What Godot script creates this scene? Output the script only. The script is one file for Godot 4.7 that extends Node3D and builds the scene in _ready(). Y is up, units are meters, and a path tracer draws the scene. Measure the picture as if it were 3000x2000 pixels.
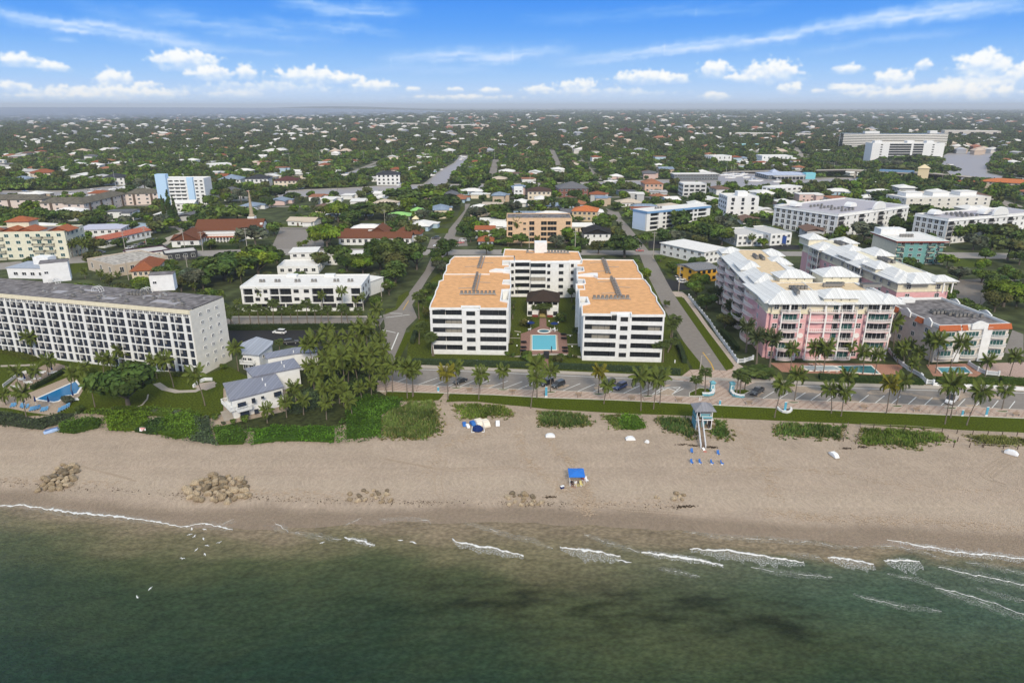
extends Node3D
# A beach town seen from the air over the sea: x to the north along the shore,-z inland,y up,metres.

var used := {}
var mats := {}
var meshes := {}
var texs := {}
var labels := {}
var marks := []
var rng := RandomNumberGenerator.new()
var solid := []      # footprints that keep plants and houses away: [centre,radius] or polygons

# ---------------------------------------------------------------- nodes
func numbered(n: String) -> String:
	var k: int = used.get(n,0)
	used[n] = k + 1
	return n if k == 0 else "%s_%03d" % [n,k]

func thing(called: String,label: String,category: String,at := Vector3.ZERO,turn := 0.0,group := "") -> Node3D:
	var o := Node3D.new()
	o.name = numbered(called)
	add_child(o)
	o.position = at
	o.rotation.y = turn
	o.set_meta("label",label)
	o.set_meta("category",category)
	if group:
		o.set_meta("group",group)
	return o

func part(root: Node,called: String,m: Mesh,material: Material = null,t := Transform3D()) -> MeshInstance3D:
	var o := MeshInstance3D.new()
	o.name = called
	o.mesh = m
	if material:
		o.material_override = material
	o.transform = t
	root.add_child(o,true)
	return o

func one(called: String,m: Mesh,material: Material,label: String,category: String,t := Transform3D(),group := "") -> MeshInstance3D:
	var o := part(self,numbered(called),m,material,t)
	o.set_meta("label",label)
	o.set_meta("category",category)
	if group:
		o.set_meta("group",group)
	return o

func struct(called: String,m: Mesh,material: Material,t := Transform3D()) -> MeshInstance3D:
	var o := part(self,numbered(called),m,material,t)
	o.set_meta("kind","structure")
	return o

func stuff(called: String,m: Mesh,material: Material,label: String,category: String) -> MeshInstance3D:
	var o := one(called,m,material,label,category)
	o.set_meta("kind","stuff")
	return o

func scatter(called: String,m: Mesh,material: Material,places: Array,label: String,category: String) -> void:
	var mm := MultiMesh.new()
	mm.transform_format = MultiMesh.TRANSFORM_3D
	mm.mesh = m
	mm.instance_count = places.size()
	for i in places.size():
		mm.set_instance_transform(i,places[i])
	var o := MultiMeshInstance3D.new()
	o.name = numbered(called)
	o.multimesh = mm
	o.material_override = material
	add_child(o)
	o.set_meta("kind","stuff")
	o.set_meta("label",label)
	o.set_meta("category",category)

func tf(x: float,y: float,z: float,turn := 0.0,s := 1.0) -> Transform3D:
	return Transform3D(Basis(Vector3.UP,turn).scaled(Vector3.ONE * s),v3(x,y,z))

# ---------------------------------------------------------------- materials
func noise_tex(key: String,size: int,freq: float,lo: float,hi: float,kind := FastNoiseLite.TYPE_SIMPLEX_SMOOTH,oct := 4,normal := false,stretch := 0.0) -> NoiseTexture2D:
	if texs.has(key):
		return texs[key]
	var n := FastNoiseLite.new()
	n.noise_type = kind
	n.seed = key.hash() % 1000
	n.frequency = freq
	n.fractal_octaves = oct
	var t := NoiseTexture2D.new()
	t.width = size
	t.height = size
	t.seamless = true
	t.noise = n
	if normal:
		t.as_normal_map = true
		t.bump_strength = hi
	else:
		var g := Gradient.new()
		g.set_color(0,Color(lo,lo,lo))
		g.set_color(1,Color(hi,hi,hi))
		t.color_ramp = g
	texs[key] = t
	return t

func mat(key: String,r: float,g: float,b: float,rough := 0.85,tex := "",span := 4.0) -> StandardMaterial3D:
	if mats.has(key):
		return mats[key]
	var m := StandardMaterial3D.new()
	m.albedo_color = Color(r,g,b).linear_to_srgb()
	m.roughness = rough
	if rough > 0.7:
		m.metallic_specular = 0.2
	if tex:
		if tex == "grain":
			m.albedo_texture = noise_tex("grain",256,0.06,0.72,1.0)
		elif tex == "mottle":
			m.albedo_texture = noise_tex("mottle",256,0.02,0.55,1.0,FastNoiseLite.TYPE_SIMPLEX_SMOOTH,5)
		elif tex == "stain":
			m.albedo_texture = noise_tex("stain",256,0.015,0.93,1.0,FastNoiseLite.TYPE_SIMPLEX_SMOOTH,5)
		elif tex == "patchy":
			m.albedo_texture = noise_tex("patchy",512,0.016,0.87,1.0,FastNoiseLite.TYPE_SIMPLEX_SMOOTH,6)
		elif tex == "grass":
			m.albedo_texture = noise_tex("grass",512,0.03,0.5,1.0,FastNoiseLite.TYPE_SIMPLEX_SMOOTH,6)
		else:
			m.albedo_texture = texs[tex]
		m.uv1_triplanar = true
		m.uv1_world_triplanar = true
		m.uv1_scale = Vector3.ONE / span
	mats[key] = m
	return m

func vmat(key: String,rough := 0.85,tex := "",span := 4.0) -> StandardMaterial3D:
	var m := mat(key,1,1,1,rough,tex,span)
	m.vertex_color_use_as_albedo = true
	return m

# seams across a metal or tiled roof: thin darker lines on a pale field,computed once
func line_tex(key: String,w: int,h: int,every: int,thick: int,field: float,line: float,both := false) -> void:
	var im := Image.create(w,h,false,Image.FORMAT_RGB8)
	var r := RandomNumberGenerator.new()
	r.seed = key.hash()
	for x0 in range(0,w,every):
		for y0 in range(0,h,every if both else h):
			var f := field * r.randf_range(0.9,1.0)
			im.fill_rect(Rect2i(x0,y0,every,every if both else h),Color(f,f,f))
			im.fill_rect(Rect2i(x0,y0,thick,every if both else h),Color(line,line,line))
			if both:
				im.fill_rect(Rect2i(x0,y0,every,thick),Color(line,line,line))
	texs[key] = ImageTexture.create_from_image(im)

# ---------------------------------------------------------------- shapes
func st0() -> SurfaceTool:
	var st := SurfaceTool.new()
	st.begin(Mesh.PRIMITIVE_TRIANGLES)
	st.set_smooth_group(-1)
	return st

func fin(st: SurfaceTool) -> ArrayMesh:
	st.generate_normals()
	return st.commit()

func tri(st: SurfaceTool,a: Vector3,b: Vector3,c: Vector3) -> void:
	st.add_vertex(a)
	st.add_vertex(b)
	st.add_vertex(c)

func quad(st: SurfaceTool,a: Vector3,b: Vector3,c: Vector3,d: Vector3) -> void:
	tri(st,a,b,c)
	tri(st,a,c,d)

func bx(st: SurfaceTool,c: Vector3,s: Vector3) -> void:
	var h := s / 2
	var p := []
	for i in 8:
		p.append(c + v3(h.x if i & 1 else -h.x,h.y if i & 2 else -h.y,h.z if i & 4 else -h.z))
	quad(st,p[4],p[6],p[7],p[5])
	quad(st,p[1],p[3],p[2],p[0])
	quad(st,p[0],p[2],p[6],p[4])
	quad(st,p[5],p[7],p[3],p[1])
	quad(st,p[6],p[2],p[3],p[7])
	quad(st,p[0],p[4],p[5],p[1])

func box(s: Vector3) -> Mesh:
	var key := "b%.2f,%.2f,%.2f" % [s.x,s.y,s.z]
	if not meshes.has(key):
		var m := BoxMesh.new()
		m.size = s
		meshes[key] = m
	return meshes[key]

func slab(root: Node,called: String,c: Vector3,s: Vector3,m: Material,F := Transform3D()) -> MeshInstance3D:
	return part(root,called,box(s),m,F * Transform3D(Basis(),c))

func bar(st: SurfaceTool,a: Vector3,b: Vector3,r0: float,r1 := -1.0,n := 6) -> void:
	if r1 < 0:
		r1 = r0
	var d := (b - a).normalized()
	var u := d.cross(Vector3.RIGHT if absf(d.x) < 0.8 else Vector3.UP).normalized()
	var v := d.cross(u)
	for i in n:
		var e := u * cos(TAU * i / n) + v * sin(TAU * i / n)
		var f := u * cos(TAU * (i + 1) / n) + v * sin(TAU * (i + 1) / n)
		quad(st,a + e * r0,b + e * r1,b + f * r1,a + f * r0)
		if r1 > 0.02:
			tri(st,b,b + f * r1,b + e * r1)

func prism(st: SurfaceTool,poly: Array,y0: float,y1: float,cap := true) -> void:
	var pv := PackedVector2Array(poly)
	if Geometry2D.is_polygon_clockwise(pv):
		pv.reverse()
	for i in pv.size():
		var a := pv[i]
		var b := pv[(i + 1) % pv.size()]
		quad(st,v3(a.x,y0,a.y),v3(b.x,y0,b.y),v3(b.x,y1,b.y),v3(a.x,y1,a.y))
	if cap:
		var t := Geometry2D.triangulate_polygon(pv)
		for i in range(0,t.size(),3):
			var a := pv[t[i]]
			var b := pv[t[i + 1]]
			var c := pv[t[i + 2]]
			if (b - a).cross(c - a) < 0:
				var q := b
				b = c
				c = q
			tri(st,v3(a.x,y1,a.y),v3(b.x,y1,b.y),v3(c.x,y1,c.y))

func prism_mesh(poly: Array,y0: float,y1: float) -> ArrayMesh:
	var st := st0()
	prism(st,poly,y0,y1)
	return fin(st)

# a wall that follows the outline: the parapet of a flat roof,a kerb,a coping
func ring_mesh(poly: Array,w: float,y0: float,y1: float,closed := true) -> ArrayMesh:
	var st := st0()
	var n := poly.size()
	for i in (n if closed else n - 1):
		var a: Vector2 = poly[i]
		var b: Vector2 = poly[(i + 1) % n]
		var d := (b - a).normalized()
		var s := v2(-d.y,d.x) * w / 2
		var a2 := a - d * w * 0.5
		var b2 := b + d * w * 0.49
		var y2 := y1 - 0.0015 * (i % 4)
		prism(st,[a2 + s,b2 + s,b2 - s,a2 - s],y0,y2)
	return fin(st)

func sheet(poly: Array,y: float) -> ArrayMesh:
	var st := st0()
	var pv := PackedVector2Array(poly)
	var t := Geometry2D.triangulate_polygon(pv)
	for i in range(0,t.size(),3):
		var a := pv[t[i]]
		var b := pv[t[i + 1]]
		var c := pv[t[i + 2]]
		if (b - a).cross(c - a) < 0:
			var q := b
			b = c
			c = q
		tri(st,v3(a.x,y,a.y),v3(b.x,y,b.y),v3(c.x,y,c.y))
	return fin(st)

func ribbon(a: Array,b: Array) -> Array:
	var p := a.duplicate()
	var q := b.duplicate()
	q.reverse()
	p.append_array(q)
	return p

# a strip of constant width along a line of points
func strip(line: Array,w: float) -> Array:
	var l := []
	var r := []
	for i in line.size():
		var d: Vector2 = (line[mini(i + 1,line.size() - 1)] - line[maxi(i - 1,0)]).normalized()
		var s := v2(-d.y,d.x) * w / 2
		l.append(line[i] + s)
		r.append(line[i] - s)
	return ribbon(l,r)

func hip(w: float,d: float,h: float,over: float,ridge := -1.0) -> ArrayMesh:
	var key := "hip%.2f,%.2f,%.2f,%.2f,%.2f" % [w,d,h,over,ridge]
	if meshes.has(key):
		return meshes[key]
	var st := st0()
	var x := w / 2 + over
	var z := d / 2 + over
	var rx := maxf(x - z,0.0) if ridge < 0 else ridge
	var rz := maxf(z - x,0.0) if ridge < 0 else 0.0
	var p := v3(-rx,h,-rz)
	var q := v3(rx,h,rz)
	var e := 0.18
	var c := [v3(-x,0,z),v3(x,0,z),v3(x,0,-z),v3(-x,0,-z)]
	if rz > 0:
		tri(st,c[0],q,c[1])
		quad(st,c[1],q,p,c[2])
		tri(st,c[2],p,c[3])
		quad(st,c[3],p,q,c[0])
	else:
		quad(st,c[0],p,q,c[1])
		tri(st,c[1],q,c[2])
		quad(st,c[2],q,p,c[3])
		tri(st,c[3],p,c[0])
	var dn := v3(0,-e,0)
	for i in 4:
		quad(st,c[i] + dn,c[i],c[(i + 1) % 4],c[(i + 1) % 4] + dn)
	quad(st,c[0] + dn,c[1] + dn,c[2] + dn,c[3] + dn)
	meshes[key] = fin(st)
	return meshes[key]

# ridge along x
func gable(w: float,d: float,h: float,over: float) -> ArrayMesh:
	var key := "gab%.2f,%.2f,%.2f,%.2f" % [w,d,h,over]
	if meshes.has(key):
		return meshes[key]
	var st := st0()
	var x := w / 2 + over
	var z := d / 2 + over
	var e := v3(0,-0.2,0)
	var a := v3(-x,0,z)
	var b := v3(x,0,z)
	var c := v3(x,0,-z)
	var f := v3(-x,0,-z)
	var p := v3(-x,h,0)
	var q := v3(x,h,0)
	quad(st,a,p,q,b)
	quad(st,c,q,p,f)
	quad(st,a + e,p + e,q + e,b + e)
	quad(st,c + e,q + e,p + e,f + e)
	quad(st,a + e,a,b,b + e)
	quad(st,c + e,c,f,f + e)
	for s in [[a,p],[p,f],[b,q],[q,c]]:
		quad(st,s[0] + e,s[0],s[1],s[1] + e)
	var k := over + 0.05
	tri(st,a + v3(k,0,-k),p + v3(k,-0.2,0),f + v3(k,0,k))
	tri(st,c + v3(-k,0,k),q + v3(-k,-0.2,0),b + v3(-k,0,-k))
	meshes[key] = fin(st)
	return meshes[key]

# a body drawn through rings of (half width,y bottom,y top) at each x
func loft(st: SurfaceTool,secs: Array,edge := 0.25) -> void:
	var rings := []
	for s in secs:
		var hw: float = s[1]
		var y0: float = s[2]
		var y1: float = s[3]
		var ty: float = s[4] if s.size() > 4 else 0.85
		var k := (y1 - y0) * edge
		rings.append([v3(s[0],y0,-hw * 0.9),v3(s[0],y0 + k,-hw),v3(s[0],y1 - k,-hw * (ty * 0.5 + 0.5)),v3(s[0],y1,-hw * ty),v3(s[0],y1,hw * ty),v3(s[0],y1 - k,hw * (ty * 0.5 + 0.5)),v3(s[0],y0 + k,hw),v3(s[0],y0,hw * 0.9)])
	for i in rings.size() - 1:
		for j in 8:
			quad(st,rings[i][j],rings[i][(j + 1) % 8],rings[i + 1][(j + 1) % 8],rings[i + 1][j])
	for e in [rings[0],rings[-1]]:
		for j in range(1,7):
			tri(st,e[0],e[j],e[j + 1])

func lathe(st: SurfaceTool,prof: Array,n := 10) -> void:
	for i in prof.size() - 1:
		for j in n:
			var a := TAU * j / n
			var b := TAU * (j + 1) / n
			var p: Vector2 = prof[i]
			var q: Vector2 = prof[i + 1]
			quad(st,v3(p.x * cos(a),p.y,p.x * sin(a)),v3(q.x * cos(a),q.y,q.x * sin(a)),v3(q.x * cos(b),q.y,q.x * sin(b)),v3(p.x * cos(b),p.y,p.x * sin(b)))

# ---------------------------------------------------------------- where something stands,in words
func where(p: Vector2,n := 1) -> String:
	var best := []
	for m in marks:
		best.append([p.distance_to(m[1]),m[0],m[1]])
	best.sort_custom(func(a,b): return a[0] < b[0])
	if n > 1:
		return "between %s and %s" % [best[0 if n < 4 else 1][1],best[1 if n == 2 else 2][1]]
	var d: Vector2 = p - best[0][2]
	if absf(d.y) > absf(d.x):
		return ("seaward of " if d.y > 0 else "inland of ") + best[0][1]
	return "past %s, %s the river" % [best[0][1],"toward" if d.x > 0 else "away from"]

func unique(label: String,alt: String) -> String:
	if labels.has(label):
		label = alt
	labels[label] = labels.get(label,0) + 1
	return label

# the first of several wordings that nothing else carries yet
func named(what: String,p: Vector2) -> String:
	for w in [where(p),where(p,2),where(p,3),where(p,4)]:
		for pre in ["","another ","one more "]:
			if not labels.has(pre + what + " " + w):
				labels[pre + what + " " + w] = 1
				return pre + what + " " + w
	return "another " + what + " " + where(p,2)

func open_at(p: Vector2,r: float) -> bool:
	for s in solid:
		if s[0] is Vector2:
			if p.distance_squared_to(s[0]) < (s[1] + r) * (s[1] + r):
				return false
		elif s[1].grow(r).has_point(p):
			if Geometry2D.is_point_in_polygon(p,s[0]):
				return false
			for i in s[0].size():
				var a: Vector2 = s[0][i]
				var b: Vector2 = s[0][(i + 1) % s[0].size()]
				if Geometry2D.get_closest_point_to_segment(p,a,b).distance_squared_to(p) < r * r:
					return false
	return true

func keep(poly: Array) -> void:
	var r := Rect2(poly[0],Vector2.ZERO)
	for p in poly:
		r = r.expand(p)
	solid.append([PackedVector2Array(poly),r])

# flat list of x,z pairs
func pts(a: Array) -> Array:
	var o := []
	for i in range(0,a.size(),2):
		o.append(v2(a[i],a[i + 1]))
	return o

# ---------------------------------------------------------------- light,air,camera
func _ready() -> void:
	var cam := Camera3D.new()
	cam.name = "camera"
	cam.position = v3(0,76,0)
	cam.rotation.x = -0.33221
	cam.fov = 53.13
	cam.near = 0.5
	cam.far = 90000.0
	add_child(cam)
	var env := Environment.new()
	env.background_mode = Environment.BG_SKY
	env.sky = Sky.new()
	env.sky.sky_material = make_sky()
	env.background_energy_multiplier = 0.53
	env.tonemap_mode = Environment.TONE_MAPPER_LINEAR
	env.tonemap_exposure = 2.08
	env.fog_enabled = true
	env.fog_density = 0.00009
	env.fog_light_color = Color(0.94,0.97,1.0)
	env.sdfgi_enabled = true
	env.ssao_enabled = true
	env.ssil_enabled = true
	var we := WorldEnvironment.new()
	we.name = "environment"
	we.environment = env
	add_child(we)
	var sun := DirectionalLight3D.new()
	sun.name = "sun"
	sun.light_energy = 0.5
	sun.light_angular_distance = 15.0
	sun.light_color = Color(1.0,0.95,0.87)
	sun.shadow_enabled = true
	sun.rotation = v3(deg_to_rad(-34),deg_to_rad(10),0)
	add_child(sun)
	rng.seed = 7
	line_tex("seam",256,256,32,3,1.0,0.72)
	line_tex("rooftile",256,256,16,2,1.0,0.6,true)
	line_tex("paver",512,512,16,2,1.0,0.62,true)
	paving_tex()
	# a shower's haze over the far plain on one side
	env.volumetric_fog_enabled = true
	env.volumetric_fog_density = 0.0
	var fv := FogVolume.new()
	fv.name = "haze"
	fv.shape = RenderingServer.FOG_VOLUME_SHAPE_ELLIPSOID
	fv.size = v3(9600,130,11000)
	fv.position = v3(-5200,0,-7000)
	var fgm := FogMaterial.new()
	fgm.density = 0.0008
	fgm.albedo = Color(0.72,0.77,0.85)
	fv.material = fgm
	add_child(fv)
	fv.set_meta("kind","structure")
	landmarks()
	setting()
	buildings()
	plants()
	objects()

func make_sky() -> PanoramaSkyMaterial:
	var n := FastNoiseLite.new()
	n.seed = 11
	n.frequency = 1.0
	n.fractal_octaves = 5
	var low := Image.create(1024,512,false,Image.FORMAT_RGB8)
	for y in 512:
		var el := 90.0 - (y + 0.5) / 512.0 * 180.0
		var c := air(el)
		if el <= 0:
			low.fill_rect(Rect2i(0,y,1024,1),Color(0.33,0.36,0.36))
			continue
		for x in 1024:
			var az := (x + 0.5) / 1024.0 * TAU
			# high thin cloud: a layer at one height,so that it crowds towards the horizon
			var k := minf(1.0 / tan(deg_to_rad(el + 3.0)),9.0)
			var u := sin(az) * k
			var v := cos(az) * k
			var f := n.get_noise_2d(u * 0.5 + v * 0.12,v * 1.3 - u * 0.5) * 0.5 + 0.5 + 0.2 * n.get_noise_2d(u * 1.9 + 31,v * 3.1 - u)
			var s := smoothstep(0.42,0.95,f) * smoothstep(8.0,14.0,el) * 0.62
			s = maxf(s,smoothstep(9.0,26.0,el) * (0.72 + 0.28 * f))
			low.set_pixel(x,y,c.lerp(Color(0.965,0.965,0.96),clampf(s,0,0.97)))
	low.resize(4096,2048,Image.INTERPOLATE_BILINEAR)
	var streaks := [[-29.32,4.90,6.76,0.62,-6.50,0.85],[-24.26,4.08,4.76,0.48,-5.00,0.50],[18.97,4.73,17.28,0.59,5.20,0.75],[28.95,5.87,7.01,0.74,4.60,0.75],[-2.65,3.60,8.19,0.73,3.00,0.70],[-12.50,6.95,5.79,0.76,-2.00,0.50],[-13.84,5.55,5.79,0.46,-6.00,0.40],[-21.86,5.48,9.51,0.87,-4.00,0.35],[10.29,6.50,10.80,0.59,2.00,0.22],[-31.19,4.20,0.87,0.21,0.00,0.50],[-19.79,3.71,3.83,0.21,-1.00,0.35],[11.73,3.91,8.53,0.33,3.00,0.35],[26.80,4.21,5.94,0.43,4.00,0.25],[-6.63,2.63,6.63,0.39,1.00,0.25]]
	for s in streaks:
		for yy in range(-34,35):
			for xx in range(int(-s[2] * 11.4 * 1.1),int(s[2] * 11.4 * 1.1)):
				var fx: float = xx / (s[2] * 11.4)
				var rise: float = xx / 11.4 * tan(deg_to_rad(s[4]))
				var el: float = s[1] + yy / 11.4 + rise
				if el < 0.4 or el > 20:
					continue
				var az: float = s[0] + xx / 11.4
				var q: float = (yy / 11.4) / (s[3] * 0.95) + 0.8 * n.get_noise_2d(az * 0.13,s[5] * 9.0) + 0.5 * n.get_noise_2d(az * 0.35 - el * 0.5,el)
				var a: float = maxf(0.0,1.0 - fx * fx) * exp(-q * q * 2.2) * s[5] * (0.85 + 0.9 * n.get_noise_2d(az * 0.14 - el * 0.2,(el - rise) * 2.2 + 7.0))
				if a > 0.01:
					var px := posmod(int(az / 360.0 * 4096),4096)
					var py := int((90.0 - el) / 180.0 * 2048)
					low.set_pixel(px,py,low.get_pixel(px,py).lerp(Color(0.86,0.91,1.0),clampf(a,0,0.85)))
	var clouds := [[-33.94,2.50,1.68,0.82],[-32.02,2.28,1.07,0.63],[-28.69,1.49,1.57,1.05],[-34.42,0.96,1.11,0.83],[-26.63,1.25,1.19,0.40],[-23.93,2.57,2.84,1.35],[-22.33,1.92,1.97,0.96],[-20.12,1.95,1.07,1.02],[-15.67,1.71,3.53,1.20],[-12.91,1.73,1.79,0.73],[-10.89,1.15,2.22,0.84],[-20.87,0.62,2.63,0.57],[-7.75,1.11,0.93,0.40],[-4.56,1.12,0.80,0.35],[-1.88,0.99,1.21,0.40],[2.02,1.02,1.61,0.65],[5.10,1.16,2.26,0.95],[10.08,1.75,2.70,1.03],[12.40,1.73,1.65,0.83],[15.51,2.14,1.60,1.29],[17.63,1.78,1.81,0.57],[19.43,1.81,2.81,1.59],[24.64,2.20,1.31,0.68],[15.54,0.49,1.37,0.59],[20.84,0.90,1.05,0.85],[22.92,0.89,0.68,0.33],[24.95,0.88,2.07,0.73],[27.68,1.35,1.76,1.24],[29.25,2.41,0.66,0.69],[32.55,0.99,3.22,1.06],[32.76,1.91,2.21,1.75],[34.87,1.45,1.24,1.43],[32.85,0.39,0.94,0.51],[26.51,0.68,3.15,0.41],[-31.49,0.44,4.30,0.43],[-28.86,0.49,5.66,1.02],[-19.20,0.72,6.98,1.05],[30.68,0.55,5.97,0.96],[6.98,0.66,6.78,0.75],[-4.04,0.46,5.66,0.41]]
	# the same kind of cloud goes on all round the horizon
	var r := RandomNumberGenerator.new()
	r.seed = 5
	for i in 70:
		var az := r.randf_range(42,318)
		clouds.append([az,r.randf_range(1.0,3.2),r.randf_range(1.2,4.5),r.randf_range(0.6,2.0)])
	for s in clouds:
		var hw: int = int(s[2] * 11.4 * 1.25) + 3
		var hh: int = int(s[3] * 11.4 * 1.25) + 3
		for yy in range(-hh / 3,hh):
			for xx in range(-hw,hw):
				var az: float = s[0] + xx / 11.4
				var el: float = s[1] + yy / 11.4
				var dx: float = xx / 11.4 / s[2]
				var dy: float = yy / 11.4 / s[3]
				var d := 1.0 - sqrt(dx * dx + (dy * dy if dy > 0 else dy * dy * 12.0))
				var f := n.get_noise_2d(az * 0.9,el * 1.2) * 0.55 + n.get_noise_2d(az * 2.4 + 40,el * 2.8) * 0.32
				var a := smoothstep(0.03,0.34 if dy > 0.25 else 0.85,d * 1.2 + f * 0.75) * lerpf(0.55,1.0,smoothstep(-0.1,0.5,dy))
				if a > 0.01:
					var px := posmod(int(az / 360.0 * 4096),4096)
					var py := int((90.0 - el) / 180.0 * 2048)
					var lit := clampf((0.25 if s[2] < 6.0 else -0.3) + dy * 1.5 + n.get_noise_2d(az * 1.1 + 9,el * 1.6 + 0.6) * 1.1,0,1)
					low.set_pixel(px,py,low.get_pixel(px,py).lerp(Color(0.79,0.87,0.975).lerp(Color(1.0,0.995,0.98),lit),a * (0.93 if s[2] < 6.0 else 0.6)))
	var m := PanoramaSkyMaterial.new()
	m.panorama = ImageTexture.create_from_image(low)
	return m

func air(el: float) -> Color:
	var c := Color(0.76,0.85,0.965)
	c = c.lerp(Color(0.60,0.77,0.96),smoothstep(0.0,3.0,el))
	c = c.lerp(Color(0.36,0.63,0.945),smoothstep(2.0,6.2,el))
	c = c.lerp(Color(0.20,0.51,0.92),smoothstep(5.0,10.0,el))
	return c

# pinkish brick paving laid in slanting bands of two tones
func paving_tex() -> void:
	var im := Image.create(512,512,false,Image.FORMAT_RGB8)
	var r := RandomNumberGenerator.new()
	r.seed = 3
	for j in 64:
		for i in 32:
			var x := i * 16 + (8 if j % 2 else 0)
			var f := r.randf_range(0.9,1.05)
			var band := ((i * 2 + j) % 16) < 5
			var c := Color(0.83,0.75,0.69) if band else Color(0.9,0.84,0.78)
			im.fill_rect(Rect2i(x % 512,j * 8,16,8),Color(c.r * f,c.g * f,c.b * f))
			im.fill_rect(Rect2i(x % 512,j * 8,16,1),Color(0.6,0.55,0.5))
	texs["paving"] = ImageTexture.create_from_image(im)

# ---------------------------------------------------------------- the lie of the land
var shore := pts([-136.2,-125.3,-118.8,-121.4,-103.4,-119.5,-84.8,-117,-63.8,-112.7,-52.4,-112.3,-42.4,-111.6,-33,-113.2,-16.2,-113.9,0.7,-113.9,19.7,-112.6,32.5,-111.2,51.7,-108.2,65,-106.4,81,-105,91.6,-102.8,102.6,-101.3,118.6,-99.1])

func shore_z(x: float) -> float:
	if x <= shore[0].x:
		return shore[0].y
	for i in shore.size() - 1:
		if x < shore[i + 1].x:
			var f: float = (x - shore[i].x) / (shore[i + 1].x - shore[i].x)
			return lerpf(shore[i].y,shore[i + 1].y,f)
	return shore[-1].y

func sand_y(x: float,z: float) -> float:
	var s := z - shore_z(x)
	if s > 0:
		return -0.6 - s * 0.05
	return 0.03 - 0.63 * pow(clampf(1.0 + s / 30.0,0,1),1.6)

func landmarks() -> void:
	marks = [["the lifeguard tower",v2(47,-154.1)],["the black pickup",v2(68,-174)],["the blue parked car",v2(30.5,-177.7)],["the white truck",v2(118.2,-168.6)],["the rectangular pool",v2(10.6,-217.7)],["the curved blue pool",v2(-126.7,-174.3)],["the beach house",v2(-68.9,-171.4)],["the white slab block",v2(-127.8,-204.2)],["the white terrace",v2(-86,-269.6)],["the tan roofs' first wing",v2(-19.8,-209.4)],["the tan roofs' second wing",v2(42.9,-204.2)],["the pink sea front",v2(99.1,-204.2)],["the pink rear wing",v2(170.7,-278.3)],["the beige mansard block",v2(150.2,-209.4)],["the teal block",v2(208.8,-346.4)],["the yellow house",v2(86.2,-304.9)],["the red-roofed church",v2(-175.5,-404.3)],["the stone spire",v2(-175,-462.1)],["the peach block",v2(15.7,-399.7)],["the blue-banded block",v2(125.1,-477.6)],["the arched-gable block",v2(230.4,-436.8)],["the arcaded block",v2(306.1,-453.4)],["the curved high-rise",v2(644,-1171)],["the pale blue tower",v2(-266.1,-562.7)],["the apartment rows",v2(-314.2,-507.7)],["the bascule bridge",v2(395,-752)],["the marina restaurant",v2(305.3,-783.5)],["the wide canal",v2(18.1,-702.1)],["the narrow canal",v2(-88.8,-864.2)],["the green park pavilion",v2(-78.1,-468.1)],["the dark gabled house",v2(49.5,-395.2)],["the orange-tiled house",v2(50.3,-480.6)],["the red-roofed cottages",v2(-15.9,-399.7)],["the cream block",v2(-252.1,-362.5)],["the assembly hall",v2(-194.2,-328)],["the square white block",v2(160.6,-490.6)],["the red-roofed hall",v2(-83.5,-399.7)],["the twin white bungalows",v2(-100.2,-343.1)],["the corner car park",v2(191.2,-278.3)],["the church car park",v2(-132.2,-404.3)],["the river bend",v2(583.1,-917.1)],["the blue tent",v2(13.2,-127.9)],["the ivory cabanas",v2(-7.7,-154.6)],["the beach shower",v2(9.5,-175.2)]]

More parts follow.
